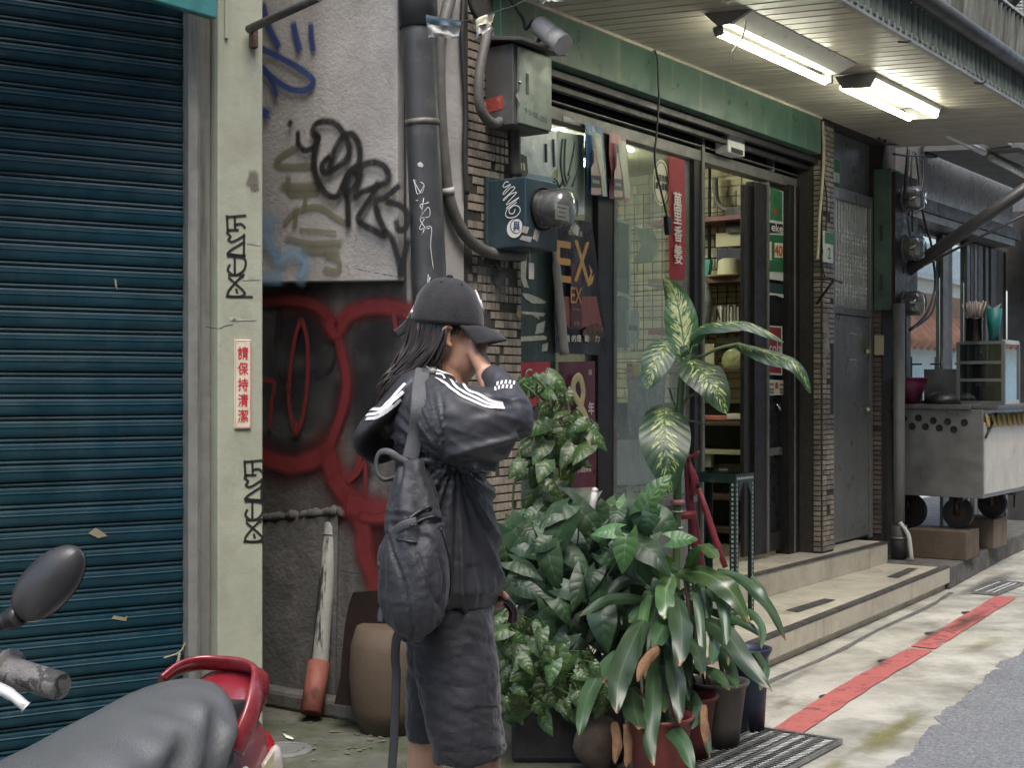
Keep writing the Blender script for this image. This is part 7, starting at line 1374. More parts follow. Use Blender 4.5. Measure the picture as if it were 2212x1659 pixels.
m = MB(); j0 = MS.inverted() @ (A_ + Vector((.004, 0, 0))); j1 = ps_(5, 1345, 1.96); m.tube([j0, j0.lerp(j1, .3), j0.lerp(j1, .34), j0.lerp(j1, .5), j0.lerp(j1, .54), j0.lerp(j1, .75), j1], [.015, .017, .014, .0155, .013, .013, .012], 12); m.tube(smooth_pts([j1, ps_(-40, 1385, 1.97), ps_(-70, 1430, 2.0), grip0 - dd * .45], 5), .007, 8); part('mirror_stem', m, blkp, sc)
part('handlebar_cowl', shell(lin([(stx - .09, 0, .97, .05, .03), (stx - .02, 0, .985, .11, .05), (stx + .06, 0, .975, .13, .055), (stx + .13, 0, .955, .08, .05), (stx + .16, 0, .95, .03, .03)])), redp, sc)
part('front_shield', shell(lin([(stx + .12, 0, .82, .15, .10), (stx + .10, 0, .65, .20, .10), (stx + .06, 0, .45, .17, .08), (stx - .0, 0, .30, .15, .05)]), 18, .6), redp, sc)
m = MB(); m.box((.55, -.15, .24), (.98, .15, .30)); part('floorboard', m, blkp, sc, .02)
for x, nm in ((.16, 'rear_wheel'), (1.24, 'front_wheel')):
    m = MB(); ring = [(.0 + .165 + .05 * math.cos(a), .05 * math.sin(a)) for a in [2 * PI * k / 12 for k in range(13)]]; m.lathe(ring, (x, 0, .216), 30, M=Matrix.Rotation(PI / 2, 4, 'X')); w_ = part(nm, m, rub, sc)
    m = MB(); m.lathe([(.001, -.03), (.12, -.03), (.125, .03), (.001, .03)], (x, 0, .216), 24, M=Matrix.Rotation(PI / 2, 4, 'X')); part('rim', m, mat('dark rim', (.1, .1, .1), .4, .6), w_)
m = MB(); m.tube([(1.24, .07, .216), (1.1, .06, .62)], .02, 8); m.tube([(1.24, -.07, .216), (1.1, -.06, .62)], .02, 8); part('fork', m, blkp, sc)
part('engine', shell(lin([(.0, .06, .25, .05, .08), (.15, .07, .26, .08, .12), (.4, .06, .28, .09, .10), (.55, .03, .32, .06, .08)])), blkp, sc)
m = MB(); m.tube([(.35, .14, .26), (.30, .20, .02)], .012, 8); part('side_stand', m, blkp, sc)
# ------------------------------------------------------------------ the person with cap, backpack and umbrella
YP = 3.5; KP = YP / 3000
def pp(U, V, dy=0.0): p = P(U, V, YP); p.y += dy; return p
def px(n): return n * KP
pe_o = Vector((pp(975, 800).x, YP, 0))
skin = bpy.data.materials.new('skin'); skin.use_nodes = True
def _skin():
    nt = skin.node_tree; b = nt.nodes['Principled BSDF']; c = _mix(nt, _noise(nt, 22, 4), (.43, .235, .155), (.50, .29, .20)); nt.links.new(c, b.inputs['Base Color'])
    b.inputs['Roughness'].default_value = .48; b.inputs['Subsurface Weight'].default_value = .15; b.inputs['Subsurface Radius'].default_value = (.02, .008, .004); b.inputs['Subsurface Scale'].default_value = .3
_skin()
def fused(name, mb, mats, parent, vox, it=4, disp=None, fac=.5, par=True):
    """union of overlapping closed shapes grown into one skin, smoothed, then folded by disp(point, normal)"""
    me0 = mb.mesh(name, mats); o = bpy.data.objects.new(name, me0); C.objects.link(o)
    r = o.modifiers.new('r', 'REMESH'); r.mode = 'VOXEL'; r.voxel_size = vox; r.use_smooth_shade = True
    s = o.modifiers.new('s', 'SMOOTH'); s.iterations = it; s.factor = fac
    bpy.context.view_layer.update(); me = bpy.data.meshes.new_from_object(o.evaluated_get(bpy.context.evaluated_depsgraph_get()))
    bpy.data.objects.remove(o); me.name = name
    if disp:
        nr = [v.normal.copy() for v in me.vertices]
        for v, n in zip(me.vertices, nr): v.co += n * disp(v.co, n)
    bv = BVHTree.FromPolygons([v.co.copy() for v in me.vertices], [tuple(p.vertices) for p in me.polygons])
    og = ORG[parent.name]
    for v in me.vertices: v.co -= og
    for p in me.polygons: p.use_smooth = True
    ob = link(name, me, parent); return ob, bv
pe = thing('person', 'person in black cap, black striped jacket and shorts covering the face with one hand', 'person', pe_o, MI)
# --- body: one skin
b = MB()
def etube(mb, pts, rad, n=18, k=5, up=(0, -1, 0), sq=None):       # rad = (in the picture plane, in depth), metres
    q = smooth_pts(pts, k); N = len(pts); rr = []
    for i in range(len(q)):
        x = i / k; j = min(int(x), N - 2); f = x - j; rr.append(tuple(lerp(rad[j][c], rad[j + 1][c], f) for c in (0, 1)))
    mb.tube(q, rr, n, up=up, sq=sq)
head = pp(960, 728)
b.ball(head + Vector((-.012, 0, .02)), (.084, .073, .098), 0, 22, 18)                       # skull
b.ball(head + Vector((.040, 0, -.035)), (.052, .055, .078), 0, 20, 16, Matrix.Rotation(-.12, 4, 'Y'))   # face
b.ball(head + Vector((.050, 0, -.075)), (.036, .042, .030), 0, 16, 12)                        # jaw and chin
b.ball(head + Vector((.026, -.022, -.062)), (.040, .030, .034), 0, 14, 12)                     # near cheek
b.tube([head + Vector((.083, 0, .004)), head + Vector((.100, 0, -.022)), head + Vector((.100, 0, -.030))], [.008, .013, .011], 10)   # nose
b.ball(head + Vector((.088, 0, -.052)), (.010, .020, .006)); b.ball(head + Vector((.087, 0, -.062)), (.010, .018, .006))   # lips
b.ball(head + Vector((.082, -.030, .008)), (.010, .016, .006)); b.ball(head + Vector((.082, .030, .008)), (.010, .016, .006))   # lids
b.ball(head + Vector((.080, 0, .03)), (.016, .05, .012))                                       # brow
def ear(c, sg):                                                                               # ear: rim and lobe
    q = [c + Vector((.010, sg * .0, -.024)), c + Vector((-.004, sg * .006, -.018)), c + Vector((-.013, sg * .012, .002)), c + Vector((-.010, sg * .014, .020)), c + Vector((.003, sg * .012, .027)), c + Vector((.012, sg * .006, .018))]
    b.tube(smooth_pts(q, 4), .0045, 8); b.ball(c + Vector((-.002, sg * .002, .002)), (.011, .004, .020)); b.ball(c + Vector((.006, sg * .003, -.022)), (.006, .004, .007))
ear(head + Vector((.013, -.070, -.002)), -1); ear(head + Vector((.013, .070, -.002)), 1)
etube(b, [pp(955, 870), pp(962, 820), pp(964, 775), pp(966, 745)], [(.062, .075), (.052, .052), (.050, .048), (.052, .05)])   # neck
etube(b, [pp(955, 1310), pp(955, 1180), pp(945, 1050), pp(938, 930), pp(942, 860), pp(955, 830)], [(.070, .11), (.080, .12), (.09, .13), (.105, .165), (.085, .15), (.05, .06)])   # trunk
sh_r, el_r, wr_r = pp(940, 872, -.16), pp(1100, 925, -.17), pp(1046, 800, -.045)
etube(b, [sh_r, sh_r.lerp(el_r, .5), el_r], [(.044, .044), (.036, .036), (.029, .029)]); etube(b, [el_r, el_r.lerp(wr_r, .4), wr_r], [(.029, .029), (.029, .029), (.024, .026)])
sh_l, el_l, wr_l = pp(940, 872, .16), pp(965, 1090, .23), pp(1048, 1278, .10)
etube(b, [sh_l, sh_l.lerp(el_l, .5), el_l], [(.046, .046), (.042, .042), (.036, .036)]); etube(b, [el_l, el_l.lerp(wr_l, .4), wr_l], [(.036, .036), (.034, .034), (.024, .022)])
def hand(wr, palm_dir, spread, normal, fingers, thumb, sc=1.0):
    """palm slab, four unequal bent fingers and a thumb that leaves the side of the palm"""
    pd = Vector(palm_dir).normalized(); nm_ = Vector(normal); nm_ = (nm_ - pd * nm_.dot(pd)).normalized(); sd = nm_.cross(pd).normalized() * spread
    L = .085 * sc
    for k in range(4): o = sd * (.030 - .020 * k) * sc; b.tube([wr + o * .55, wr + pd * L * .5 + o, wr + pd * L * .98 + o], [.015 * sc, .0145 * sc, .011 * sc], 8)
    for k, (ln_, bends) in enumerate(fingers):
        p = wr + pd * L * .9 + sd * (.030 - .020 * k) * sc; d = pd.copy(); pts = [p - pd * .02, p]; 
        for f, bnd in zip((.45, .32, .25), bends):
            d = (Matrix.Rotation(bnd, 3, sd.normalized() if spread > 0 else -sd.normalized()) @ d); p = p + d * ln_ * f; pts.append(p.copy())
        b.tube(smooth_pts(pts, 3), [.0095 * sc] * 4 + [.0088 * sc] * 4 + [.0080 * sc] * 4 + [.0068 * sc], 8)
    b.tube(smooth_pts([wr + pd * L * .15 + sd * .02, wr + Vector(thumb[0]), wr + Vector(thumb[1]), wr + Vector(thumb[2])], 3), [.015, .014, .013, .012, .012, .011, .0105, .010, .0095, .008], 8)
# raised hand: palm against nose and mouth, fingers up over the far side of the face
hand(wr_r, (-.35, .42, .85), 1, (-.85, .35, -.35), ((.070, (.25, .35, .3)), (.078, (.2, .35, .3)), (.073, (.2, .35, .35)), (.058, (.25, .4, .35))), ((-.012, -.005, .030), (-.026, -.008, .055), (-.030, -.004, .080)))
# lower hand: closed round the umbrella handle
uh = [pp(1010, 1296, .085), pp(1050, 1297, .06), pp(1080, 1300, .05), pp(1098, 1311, .05), pp(1108, 1326, .05), pp(1109, 1342, .05), pp(1106, 1354, .05)]
wl_ = wr_l; hp = pp(1068, 1297, .058)
b.tube([wl_, pp(1058, 1286, .085), pp(1074, 1291, .075)], [.026, .027, .020], 10)
for k, (u, ln) in enumerate(((1082, 1.0), (1073, 1.05), (1063, 1.0), (1053, .85))):
    c = pp(u, 1299, .058); r_ = .022; pts = [c + Vector((0, r_ * math.cos(a), r_ * math.sin(a) * ln)) for a in (.9, .2, -.6, -1.5, -2.3, -2.9)]
    b.tube(smooth_pts(pts, 3), [.0088] * 12 + [.0078] * 3 + [.0065], 8)
b.tube(smooth_pts([pp(1058, 1280, .06), pp(1074, 1282, .04), pp(1086, 1288, .035), pp(1098, 1299, .036)], 4), [.012, .0125, .012, .0115, .011, .0105, .010, .0100, .0095, .0095, .009, .0085, .007], 8)
# legs and feet
for (u0, dy, u1, v1, u2, dz) in ((985, -.085, 1040, 1610, 1030, -.02), (950, .09, 917, 1605, 900, .03)):
    hip = pp(965, 1300, dy); kn = pp(u1, v1, dy + dz); an = Vector((pp(u2, 1900).x, YP + dy + dz, .085))
    etube(b, [hip, hip.lerp(kn, .5), kn], [(.066, .062), (.062, .060), (.050, .050)]); etube(b, [kn, kn.lerp(an, .33), an], [(.050, .050), (.048, .048), (.030, .032)])
    b.tube([an + Vector((-.04, 0, -.05)), an + Vector((.05, 0, -.05)), an + Vector((.15, 0, -.065))], [.038, .038, .026], 10)
body, _ = fused('body', b, skin, pe, .0042, 5)
# eyebrow and eye hidden by the hand: small dark lashes on both lids
m = MB()
for sg in (-1, 1): m.tube(smooth_pts([head + Vector((.078, sg * .044, .010)), head + Vector((.088, sg * .032, .006)), head + Vector((.092, sg * .018, .008))], 3), .0022, 5); m.tube(smooth_pts([head + Vector((.072, sg * .050, .026)), head + Vector((.086, sg * .034, .030)), head + Vector((.093, sg * .016, .027))], 3), .003, 5)
hairm = bpy.data.materials.new('hair'); hairm.use_nodes = True
def _hair():
    nt = hairm.node_tree; bb = nt.nodes['Principled BSDF']; c = _mix(nt, _ramp(nt, _noise(nt, 60, 3, .6, (1, 1, .08)), .35, .7), (.008, .006, .005), (.034, .021, .016)); nt.links.new(c, bb.inputs['Base Color']); bb.inputs['Roughness'].default_value = .38; bb.inputs['Anisotropic'].default_value = .5
_hair()
part('eyebrows', m, hairm, pe)
# shoes
m = MB()
for (u2, dy) in ((1030, -.105), (900, .12)):
    x = pp(u2, 1900).x; o = Vector((x, YP + dy, 0)); m.tube([o + Vector((-.075, 0, .045)), o + Vector((-.05, 0, .05)), o + Vector((.05, 0, .045)), o + Vector((.14, 0, .035)), o + Vector((.185, 0, .03))], [(.03, .03), (.045, .045), (.048, .042), (.045, .033), (.02, .02)], 12)
part('shoes', m, mat('black shoe', (.02, .02, .02), .5), pe)
# --- jacket
nylon = mat('black nylon', (.036, .037, .043), .50, var=.12, vs=7, bump=.12, bs=45, spec=.5, rvar=.07)
j = MB()
etube(j, [pp(968, 1305), pp(967, 1265), pp(962, 1180), pp(954, 1080), pp(944, 980), pp(934, 900), pp(936, 850), pp(950, 812), pp(956, 800)], [(px(100), .165), (px(116), .195), (px(110), .195), (px(102), .19), (px(94), .195), (px(86), .205), (px(74), .185), (px(48), .10), (px(38), .075)], 28)
etube(j, [pp(930, 880, -.11), pp(985, 905, -.17), pp(1050, 922, -.185), pp(1098, 932, -.17)], [(px(66), .075), (px(80), .085), (px(86), .085), (px(54), .065)], 22)
etube(j, [pp(1098, 925, -.17), pp(1103, 890, -.15), pp(1086, 848, -.10), pp(1058, 810, -.055)], [(px(52), .06), (px(46), .055), (px(38), .047), (px(27), .034)], 20)
etube(j, [pp(930, 880, .11), pp(945, 980, .22), pp(965, 1090, .245), pp(1005, 1190, .20), pp(1046, 1272, .115)], [(px(66), .075), (px(70), .075), (px(62), .065), (px(46), .05), (px(32), .034)], 20)
def line_d(p, a, bq):
    e = bq - a; t_ = max(0, min(1, (p - a).dot(e) / e.dot(e))); return (p - a - e * t_).length, t_
apit = pp(985, 985, -.2)
def ridge(n): return max(0, 1 - 3.2 * abs(n)) ** 1.5
def crease(n, w): return math.exp(-(n / w) ** 2)
def jfold(p, n):
    U = U0 + (p.x / p.y) * 3000; V = V0 - (p.z - H0) / p.y * 3000
    d1, _ = line_d(p, sh_r, el_r); arm = 1 if (U > 960 and V < 1000 and p.y < YP + .02) else 0
    if arm:
        zr = p.z - .22 * p.x
        f = .011 * mn.noise(Vector((p.x * 3 + zr * 4, p.y * 4, zr * 15))) + .010 * ridge(mn.noise(Vector((p.x * 3.5 + zr * 6, p.y * 3 + 4, zr * 21)))) + .0035 * ridge(mn.noise(Vector((p.x * 9, p.y * 6, (p.z + .3 * p.x) * 30 + 2))))
        k = min(1, max(0, (V - 800) / 60)) * (1 if U < 1030 or V > 850 else .4)
        f *= k * min(1, max(.3, (1150 - U) / 40))
    else:
        q = p - apit; an = math.atan2(q.x, -q.z); rad = math.hypot(q.x, q.z)
        f = .017 * mn.noise(Vector((an * 5.5, rad * 1.3, p.y * 3))) + .013 * ridge(mn.noise(Vector((an * 7 + 3, rad * 1.2, p.y * 3)))) + .003 * ridge(mn.noise(Vector((an * 11, rad * 1.6, p.y * 4))))
        if V < 920: f *= max(.15, (V - 830) / 90 if V > 830 else .15)
        if V > 1220: f += .006 * mn.noise(Vector((p.x * 34, p.y * 34, p.z * 10)))
    if V > 1288: f -= .004
    return f + .001 * mn.noise(p * 60)
jacket, jb = fused('jacket', j, nylon, pe, .0058, 5, jfold)
white = mat('white stripe', (.72, .72, .73), .5, var=.05, bump=0)
def on_skin(bv, p, lift):
    h = bv.find_nearest(p); return (h[0] + h[1] * lift, h[1]) if h[0] else (p, Vector((0, -1, 0)))
def surf_strip(bv, pts, w, lift=.0025, k=8):
    q = smooth_pts(pts, k); mb = MB(); vs = []; N = len(q)
    q = [on_skin(bv, p, lift)[0] for p in q]
    for i, p in enumerate(q):
        t_ = (q[min(i + 1, N - 1)] - q[max(i - 1, 0)]).normalized(); _, n = on_skin(bv, p, 0); sd = n.cross(t_).normalized()
        for x in (-1, 0, 1):
            a, nn_ = on_skin(bv, p + sd * w * .5 * x, lift); vs.append(a)
    mb.add(vs, [(i * 3 + x, i * 3 + x + 1, (i + 1) * 3 + x + 1, (i + 1) * 3 + x) for i in range(N - 1) for x in range(2)], 0, True); return mb
def cast(bv, U, V, y0=2.6):                                      # first meeting of a sight line with the garment
    d = Vector(((U - U0) / F0, 1, (V0 - V) / F0)).normalized(); h = bv.ray_cast(Vector((0, 0, H0)), d); return h[0] if h[0] else pp(U, V)
for off in (0, 1, 2):
    l = [(936 + off * 2, 799 + off * 9), (958, 806 + off * 10), (985 - off * 3, 823 + off * 10), (1005 - off * 4, 838 + off * 9), (1030 - off * 2, 851 + off * 9), (1060 - off * 2, 866 + off * 7), (1085 + off * 2, 872 + off * 5)]
    part('stripe', surf_strip(jb, [cast(jb, u, v) for u, v in l], .0068), white, jacket)
m = MB()
for r_, (v0, n_) in enumerate(((0, 5), (1, 5))):
    for i in range(n_):
        A0 = Vector((1066, 846)); B0 = Vector((1112, 842)); t0 = (i + .12 + .5 * r_) / 5.4; t1 = (i + .62 + .5 * r_) / 5.4; up2 = Vector((1.5, -9.5))
        c4 = [A0.lerp(B0, t0) + up2 * r_, A0.lerp(B0, t1) + up2 * r_, A0.lerp(B0, t1) + up2 * (r_ + .85), A0.lerp(B0, t0) + up2 * (r_ + .85)]
        vs = [on_skin(jb, cast(jb, c[0], c[1] - 4 * math.sin(PI * max(0, min(1, (c[0] - 1066) / 46)))), .0025)[0] for c in c4]; m.add(vs, [(0, 1, 2, 3)])
part('cuff_checks', m, white, jacket)
# hood hanging on the back with three stripes
hd_ = MB(); etube(hd_, [pp(925, 812, -.02), pp(885, 835, -.05), pp(842, 880, -.05), pp(812, 908, -.03), pp(822, 928, .0), pp(860, 915, .03), pp(895, 870, .05)], [(px(20), .07), (px(28), .09), (px(26), .11), (px(20), .10), (px(20), .09), (px(26), .08), (px(26), .07)], 20)
etube(hd_, [pp(842, 880, 0), pp(848, 915, 0), pp(858, 945, .0)], [(px(30), .10), (px(28), .09), (px(14), .06)], 18)
hood, hb_ = fused('hood', hd_, nylon, pe, .006, 5, lambda p, n: .005 * mn.noise(p * 16))
for off in (0, 1, 2):
    l = [(876 - off * 5, 829 + off * 17), (858 - off * 5, 848 + off * 15), (838 - off * 4, 870 + off * 11), (815 - off * 2, 885 + off * 9), (792, 890 + off * 8)]
    part('stripe', surf_strip(hb_, [cast(hb_, u, v) for u, v in l], .0085), white, hood)
m = MB(); m.tube(smooth_pts([pp(915, 784, -.06), pp(925, 792, -.085), pp(936, 800, -.10)], 4), .0018, 5); m.ball(pp(940, 803, -.105), (.009, .006, .008)); part('drawcord', m, mat('grey toggle', (.25, .25, .22), .5), pe)
# --- shorts
cot = mat('charcoal shorts', (.0135, .0145, .020), .75, var=.15, vs=8, bump=.35, bs=60, sheen=.2)
s_ = MB()
etube(s_, [pp(965, 1255), pp(966, 1310), pp(968, 1370)], [(px(88), .15), (px(102), .17), (px(106), .178)], 26)
etube(s_, [pp(975, 1330, -.07), pp(990, 1430, -.085), pp(1004, 1525, -.10), pp(1014, 1585, -.105), pp(1018, 1611, -.105)], [(px(86), .095), (px(90), .10), (px(82), .10), (px(78), .098), (px(77), .097)], 24)
etube(s_, [pp(955, 1330, .08), pp(935, 1430, .10), pp(925, 1540, .12), pp(922, 1622, .12)], [(px(84), .09), (px(68), .095), (px(58), .09), (px(50), .088)], 24)
def sfold(p, n):
    return -.0025 * crease(mn.noise(Vector((p.x * 6 + p.z * 9, p.y * 6, p.z * 13))), .07) + .007 * mn.noise(Vector((p.x * 16, p.y * 12, p.z * 11))) + .0045 * mn.noise(Vector((p.x * 18 + p.z * 30, p.y * 20, p.z * 34))) + .0022 * mn.noise(p * 60)
shorts, sb_ = fused('shorts', s_, cot, pe, .0058, 5, sfold)
for l in ([(1025, 1528), (1055, 1526), (1085, 1520), (1092, 1518)], [(948, 1620), (985, 1624), (1030, 1620), (1070, 1614), (1096, 1608)], [(1024, 1532), (1022, 1570), (1018, 1610)]):
    part('seam', surf_strip(sb_, [cast(sb_, u, v) for u, v in l], .0035, .0008), mat('dark seam', (.012, .012, .014), .8, bump=0), shorts)
# --- hair
m = MB(); r = random.Random(5)
m.ball(head + Vector((-.036, 0, .015)), (.060, .064, .090), 0, 24, 18)
etube(m, [head + Vector((-.042, -.012, -.025)), head + Vector((-.060, -.03, -.075)), pp(885, 812, -.02), pp(850, 862, -.03), pp(832, 890, -.03)], [(.036, .050), (.034, .050), (.026, .040), (.014, .026), (.004, .010)], 16)
for i in range(430):
    a = r.uniform(-1.0, 1.25); side = r.choice((-1, -1, -1, 1)); u = r.random()
    x0 = lerp(972, 882, u); st_ = pp(x0, 689 + 5 * r.random(), side * (.078 - .045 * u ** 2))
    bulge = r.uniform(0, .014)
    e_u, e_v = lerp(868, 815, r.random()), lerp(830, 885, r.random()); wv = r.uniform(-8, 8)
    if u < .35 and r.random() < .35: e_u, e_v = r.uniform(905, 935), r.uniform(785, 808)
    p1 = pp(lerp(x0, e_u, .12), 740, side * (.080 + bulge - .05 * u)); p2 = pp(lerp(x0, e_u, .38) + wv, 783 + r.uniform(-8, 8), side * (.066 + bulge - .03 * u) - .01); p3 = pp(lerp(x0, e_u, .75) + wv, lerp(783, e_v, .55), side * .045 - .03)
    pe_ = pp(e_u, e_v, side * .04 - .03 + r.uniform(-.02, .02)); w_ = r.uniform(.0015, .0042)
    q = smooth_pts([st_, p1, p2, p3, pe_], 5); m.tube(q, [(w_, w_ * .5)] * (len(q) - 6) + [(w_ * .85, w_ * .4), (w_ * .7, w_ * .4), (w_ * .55, w_ * .3), (w_ * .4, w_ * .3), (w_ * .25, w_ * .2), (w_ * .1, w_ * .1)], 5, caps=False)
for i in range(26):                                              # sideburn wisps before the ear
    x0 = 985 + r.uniform(-6, 26); st_ = pp(x0, 700, -.068 + .0012 * (x0 - 985)); en = pp(x0 - 6 + r.uniform(-3, 3), 716 + r.uniform(0, 14), -.070 + .0012 * (x0 - 985)); m.tube([st_, st_.lerp(en, .5) + Vector((0, -.003, 0)), en], [.002, .0016, .0006], 4, caps=False)
part('hair', m, hairm, pe)
# --- cap
capm = mat('washed black cotton', (.016, .0155, .018), .85, var=.15, vs=12, bump=.35, bs=120, sheen=.25)
cp = thing('cap', None, None, ORG[pe.name], MI); bpy.data.objects.remove(cp)
cc = pp(961, 703); CT = Matrix.Rotation(.09, 4, 'Y')
def crown(u, v):
    a = u * 2 * PI; e = v * PI / 2; rx, ry, rz = px(84), .090, px(104)
    ce = math.cos(e) ** .86; z = rz * math.sin(e) ** 1.0
    q = Vector((rx * ce * math.cos(a), ry * ce * math.sin(a), z)); seam = abs(((u * 6 + .5) % 1) - .5)
    q *= 1 - .012 * math.exp(-(seam / .04) ** 2) * (1 - v) + .012 * mn.noise(q * 22)
    if q.x < 0: q.x *= .93 + .0
    return cc + CT @ q
def cutout(u, v): return abs(u - .5) < .055 and v < .34
m = MB(); nu, nv = 72, 18
vs = [crown(i / nu, j / nv) for i in range(nu) for j in range(nv + 1)]
fs_ = [(i * (nv + 1) + jv, ((i + 1) % nu) * (nv + 1) + jv, ((i + 1) % nu) * (nv + 1) + jv + 1, i * (nv + 1) + jv + 1) for i in range(nu) for jv in range(nv) if not cutout((i + .5) / nu, (jv + .5) / nv)]
m.add(vs, fs_, 0, True); cap = part('cap', m, capm, pe); sd_ = cap.modifiers.new('t', 'SOLIDIFY'); sd_.thickness = .003
def brim(u, v):
    a = lerp(-1.15, 1.15, u); r0x, r0y = px(80), .086
    base = Vector((r0x * math.cos(a), r0y * math.sin(a), .004)); L = .066 * max(.0, math.cos(a * .98)) ** .45
    q = base + Vector((L * v, 0, -.014 * v * (L / .078) - .016 * v * v - .026 * (abs(a) / 1.15) ** 2 * (.2 + .8 * v)))
    return cc + CT @ q
m = MB(); m.grid(brim, 30, 10); bo = part('brim', m, capm, cap); sd_ = bo.modifiers.new('t', 'SOLIDIFY'); sd_.thickness = .004
m = MB(); m.ball(crown(0, 1) + Vector((0, 0, .002)), (.011, .011, .006), 0, 12, 8); part('button', m, capm, cap)
m = MB()
for u, v in ((.70, .66), (.86, .66), (.55, .7)): m.ball(crown(u, v), (.0035, .0035, .0035), 0, 8, 6)
part('eyelets', m, mat('eyelet thread', (.012, .012, .012), .7, bump=0), cap)
m = MB(); m.tube(smooth_pts([crown(.44, .02) + Vector((0, 0, .004)), crown(.5, .0) + Vector((-.004, 0, .006)), crown(.56, .02) + Vector((0, 0, .004))], 5), [(.003, .010)] * 11, 8); m.tube(smooth_pts([pp(894, 680, -.02), pp(888, 695, -.03), pp(872, 712, -.03), pp(858, 722, -.03)], 5), [(.011, .002)] * 16, 8, up=(0, -1, 0)); part('strap', m, capm, cap)
m = MB(); m.ball(pp(892, 676, -.03), (.006, .004, .006)); part('buckle', m, mat('bright buckle', (.6, .6, .58), .3, .8, bump=0), cap)
def emb(pts): return [crown(u, v) * 1.0 + (crown(u, v) - cc).normalized() * .003 for u, v in pts]
m = MB(); 
for l in ([(.968, .22), (.968, .50)], [(.968, .50), (.992, .22)], [(.992, .22), (.992, .52)], [(.005, .56), (.018, .40)], [(.031, .56), (.018, .40)], [(.018, .40), (.018, .22)]): m.tube(emb(l), .0018, 6)
part('emblem', m, white, cap)
# --- backpack
bk = thing('backpack', 'black nylon backpack with grey straps hanging from the shoulder of the person', 'backpack', pp(910, 1340, -.2), MI)
bagm = mat('black ripstop', (.023, .025, .031), .55, var=.14, vs=9, bump=.35, bs=70, sheen=.1, rvar=.06); webm = mat('grey webbing', (.085, .088, .092), .7, var=.12, vs=40, bump=.3, bs=200)
q = MB(); etube(q, [pp(905, 985, -.20), pp(905, 1030, -.205), pp(908, 1100, -.215), pp(912, 1180, -.23), pp(912, 1260, -.235), pp(916, 1310, -.23), pp(922, 1344, -.22)], [(px(22), .03), (px(40), .05), (px(54), .075), (px(68), .09), (px(72), .095), (px(58), .08), (px(18), .03)], 24)
etube(q, [pp(868, 1120, -.20), pp(862, 1190, -.21), pp(866, 1270, -.21), pp(880, 1320, -.21)], [(px(20), .05), (px(28), .07), (px(30), .07), (px(18), .04)], 18)
def bfold(p, n):
    U = U0 + (p.x / p.y) * 3000; V = V0 - (p.z - H0) / p.y * 3000
    f = -.008 * crease(mn.noise(Vector((p.x * 22 + p.z * 4, p.y * 9, p.z * 5 + 3))), .07) + .011 * mn.noise(Vector((p.x * 26 + p.z * 5, p.y * 10, p.z * 5))) + .005 * mn.noise(Vector((p.x * 50, p.y * 20, p.z * 12)))
    if 1100 < V < 1150: f += .007 * mn.noise(Vector((p.x * 18, p.y * 20, p.z * 90)))
    return f + .0015 * mn.noise(p * 70)
bag, bb_ = fused('bag', q, bagm, bk, .0055, 5, bfold)
def web(name, pts, w, th=.002, par=None, mt=None, up=(0, -1, 0)): m_ = MB(); q_ = smooth_pts(pts, 6); m_.tube(q_, [(w, th)] * len(q_), 8, up=up, sq=.6); return part(name, m_, mt or webm, par or bk)
web('shoulder_strap', [on_skin(jb, cast(jb, u, v), .006)[0] for u, v in ((916, 803), (912, 815), (909, 850), (906, 890), (902, 940))] + [pp(899, 985, -.215)], px(17), .003)
web('shoulder_strap', [pp(872, 1040, -.1), pp(860, 1100, -.05), pp(856, 1200, -.05), pp(862, 1300, -.1)], px(12), .003)
web('handle', [pp(897, 990, -.215), pp(880, 982, -.22), pp(858, 968, -.22), pp(838, 970, -.2), pp(829, 990, -.19), pp(832, 1015, -.19), pp(846, 1026, -.19), pp(866, 1022, -.19), pp(882, 1026, -.2)], .008, .004)
def onbag(l, lift=.003): return [on_skin(bb_, cast(bb_, u, v), lift)[0] for u, v in l]
m = MB(); m.tube(smooth_pts(onbag([(884, 1122), (905, 1106), (930, 1098), (950, 1098)]), 5), .0045, 6); m.tube(smooth_pts(onbag([(888, 1138), (910, 1124), (935, 1116), (952, 1120)]), 5), .004, 6); part('zip', m, mat('dark zip', (.016, .016, .018), .4), bk)
m = MB(); m.tube(smooth_pts(onbag([(858, 1165), (880, 1170), (900, 1172)]), 5), .003, 6); m.tube(smooth_pts(onbag([(950, 1140), (962, 1180), (972, 1230), (970, 1290)]), 5), .0028, 6); part('piping', m, mat('dark zip', (.016, .016, .018)), bk)
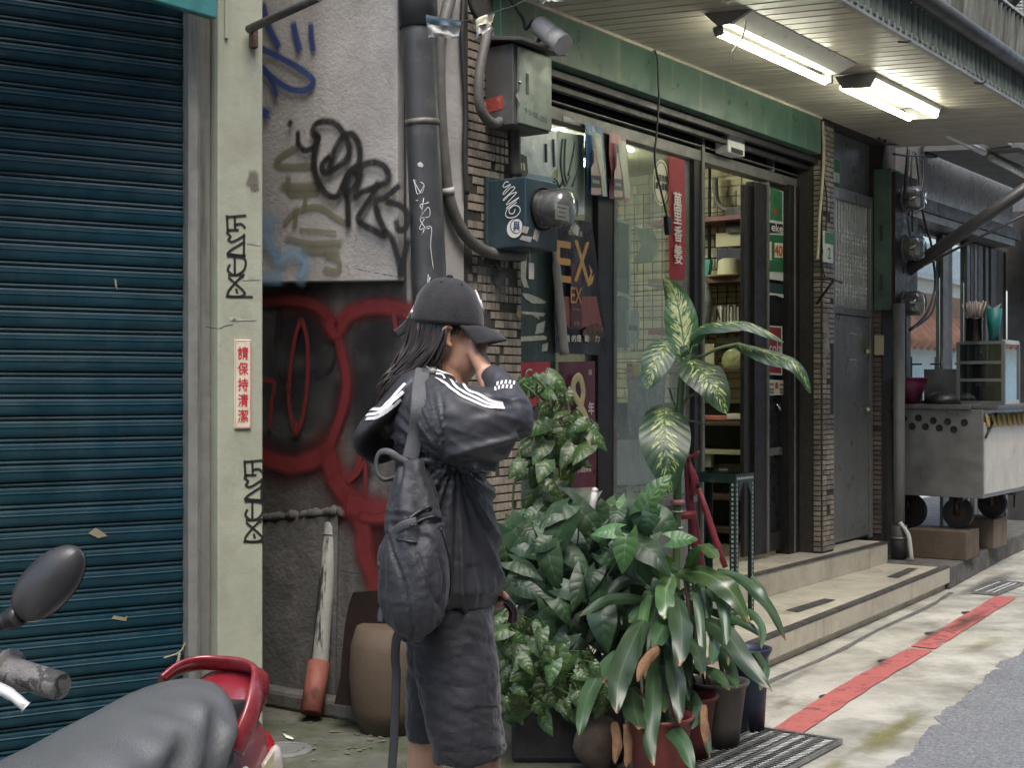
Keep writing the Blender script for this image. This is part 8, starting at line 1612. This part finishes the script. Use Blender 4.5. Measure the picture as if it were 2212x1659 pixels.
web('side_strap', onbag([(896, 1128), (880, 1134), (862, 1146)], .006) + [pp(850, 1158, -.24), pp(845, 1170, -.23), pp(843, 1182, -.22)], px(9), .002)
m = MB(); c = pp(850, 1178, -.235); m.tube([c + Vector((.008, 0, .022)), c, c + Vector((-.008, 0, -.022))], [(.011, .004), (.014, .005), (.010, .004)], 10); part('buckle', m, mat('pale buckle', (.30, .31, .31), .4, bump=0), bk)
m = MB(); m.tube(smooth_pts([pp(848, 1190, -.24), pp(846, 1212, -.24), pp(845, 1232, -.235)], 4), [.004, .005, .006, .005, .004, .004, .006, .005, .007], 6); m.ball(pp(842, 1222, -.24), (.008, .006, .006)); part('pull_cord', m, blkp, bk)
m = MB(); m.tube(onbag([(962, 1142), (972, 1150), (968, 1162)]) , .003, 6); m.ball(onbag([(970, 1146)])[0], (.008, .005, .006)); part('pull_tab', m, blkp, bk)
web('side_strap', [pp(870, 1300, -.15), pp(848, 1290, -.14), pp(834, 1302, -.13), pp(832, 1325, -.13)], px(8), .003)
web('long_strap', [pp(884, 1325, -.16), pp(866, 1360, -.12), pp(860, 1410, -.09), pp(862, 1440, -.08), pp(860, 1500, -.08), pp(857, 1580, -.08), pp(853, 1640, -.08), pp(852, 1700, -.08)], px(10), .0025, None, mat('dim webbing', (.045, .048, .052), .7, bump=.2, bs=200))
# --- umbrella held behind the hip
um = thing('umbrella', 'closed umbrella with a glossy dark crook handle held at the hip', 'umbrella', uh[2], MI)
m = MB(); m.tube(smooth_pts(uh, 5), [.0125] * 26 + [.0135] * 4 + [.012], 14); part('crook_handle', m, mat('dark lacquer handle', (.020, .012, .012), .15, spec=.7, bump=0, coat=.6), um)
m = MB(); m.ball(pp(1113, 1328, .043), (.003, .003, .003), 0, 8, 6); part('pin', m, chrome, um)
m = MB(); m.tube([uh[0], pp(960, 1330, .30), pp(915, 1440, .40)], [.006, .008, .006], 8); part('shaft', m, dk, um)
m = MB(); m.tube([pp(985, 1315, .22), pp(960, 1345, .30), pp(935, 1400, .36), pp(905, 1470, .42)], [.012, .030, .026, .010], 10); part('canopy', m, mat('black umbrella cloth', (.02, .02, .024), .6), um)
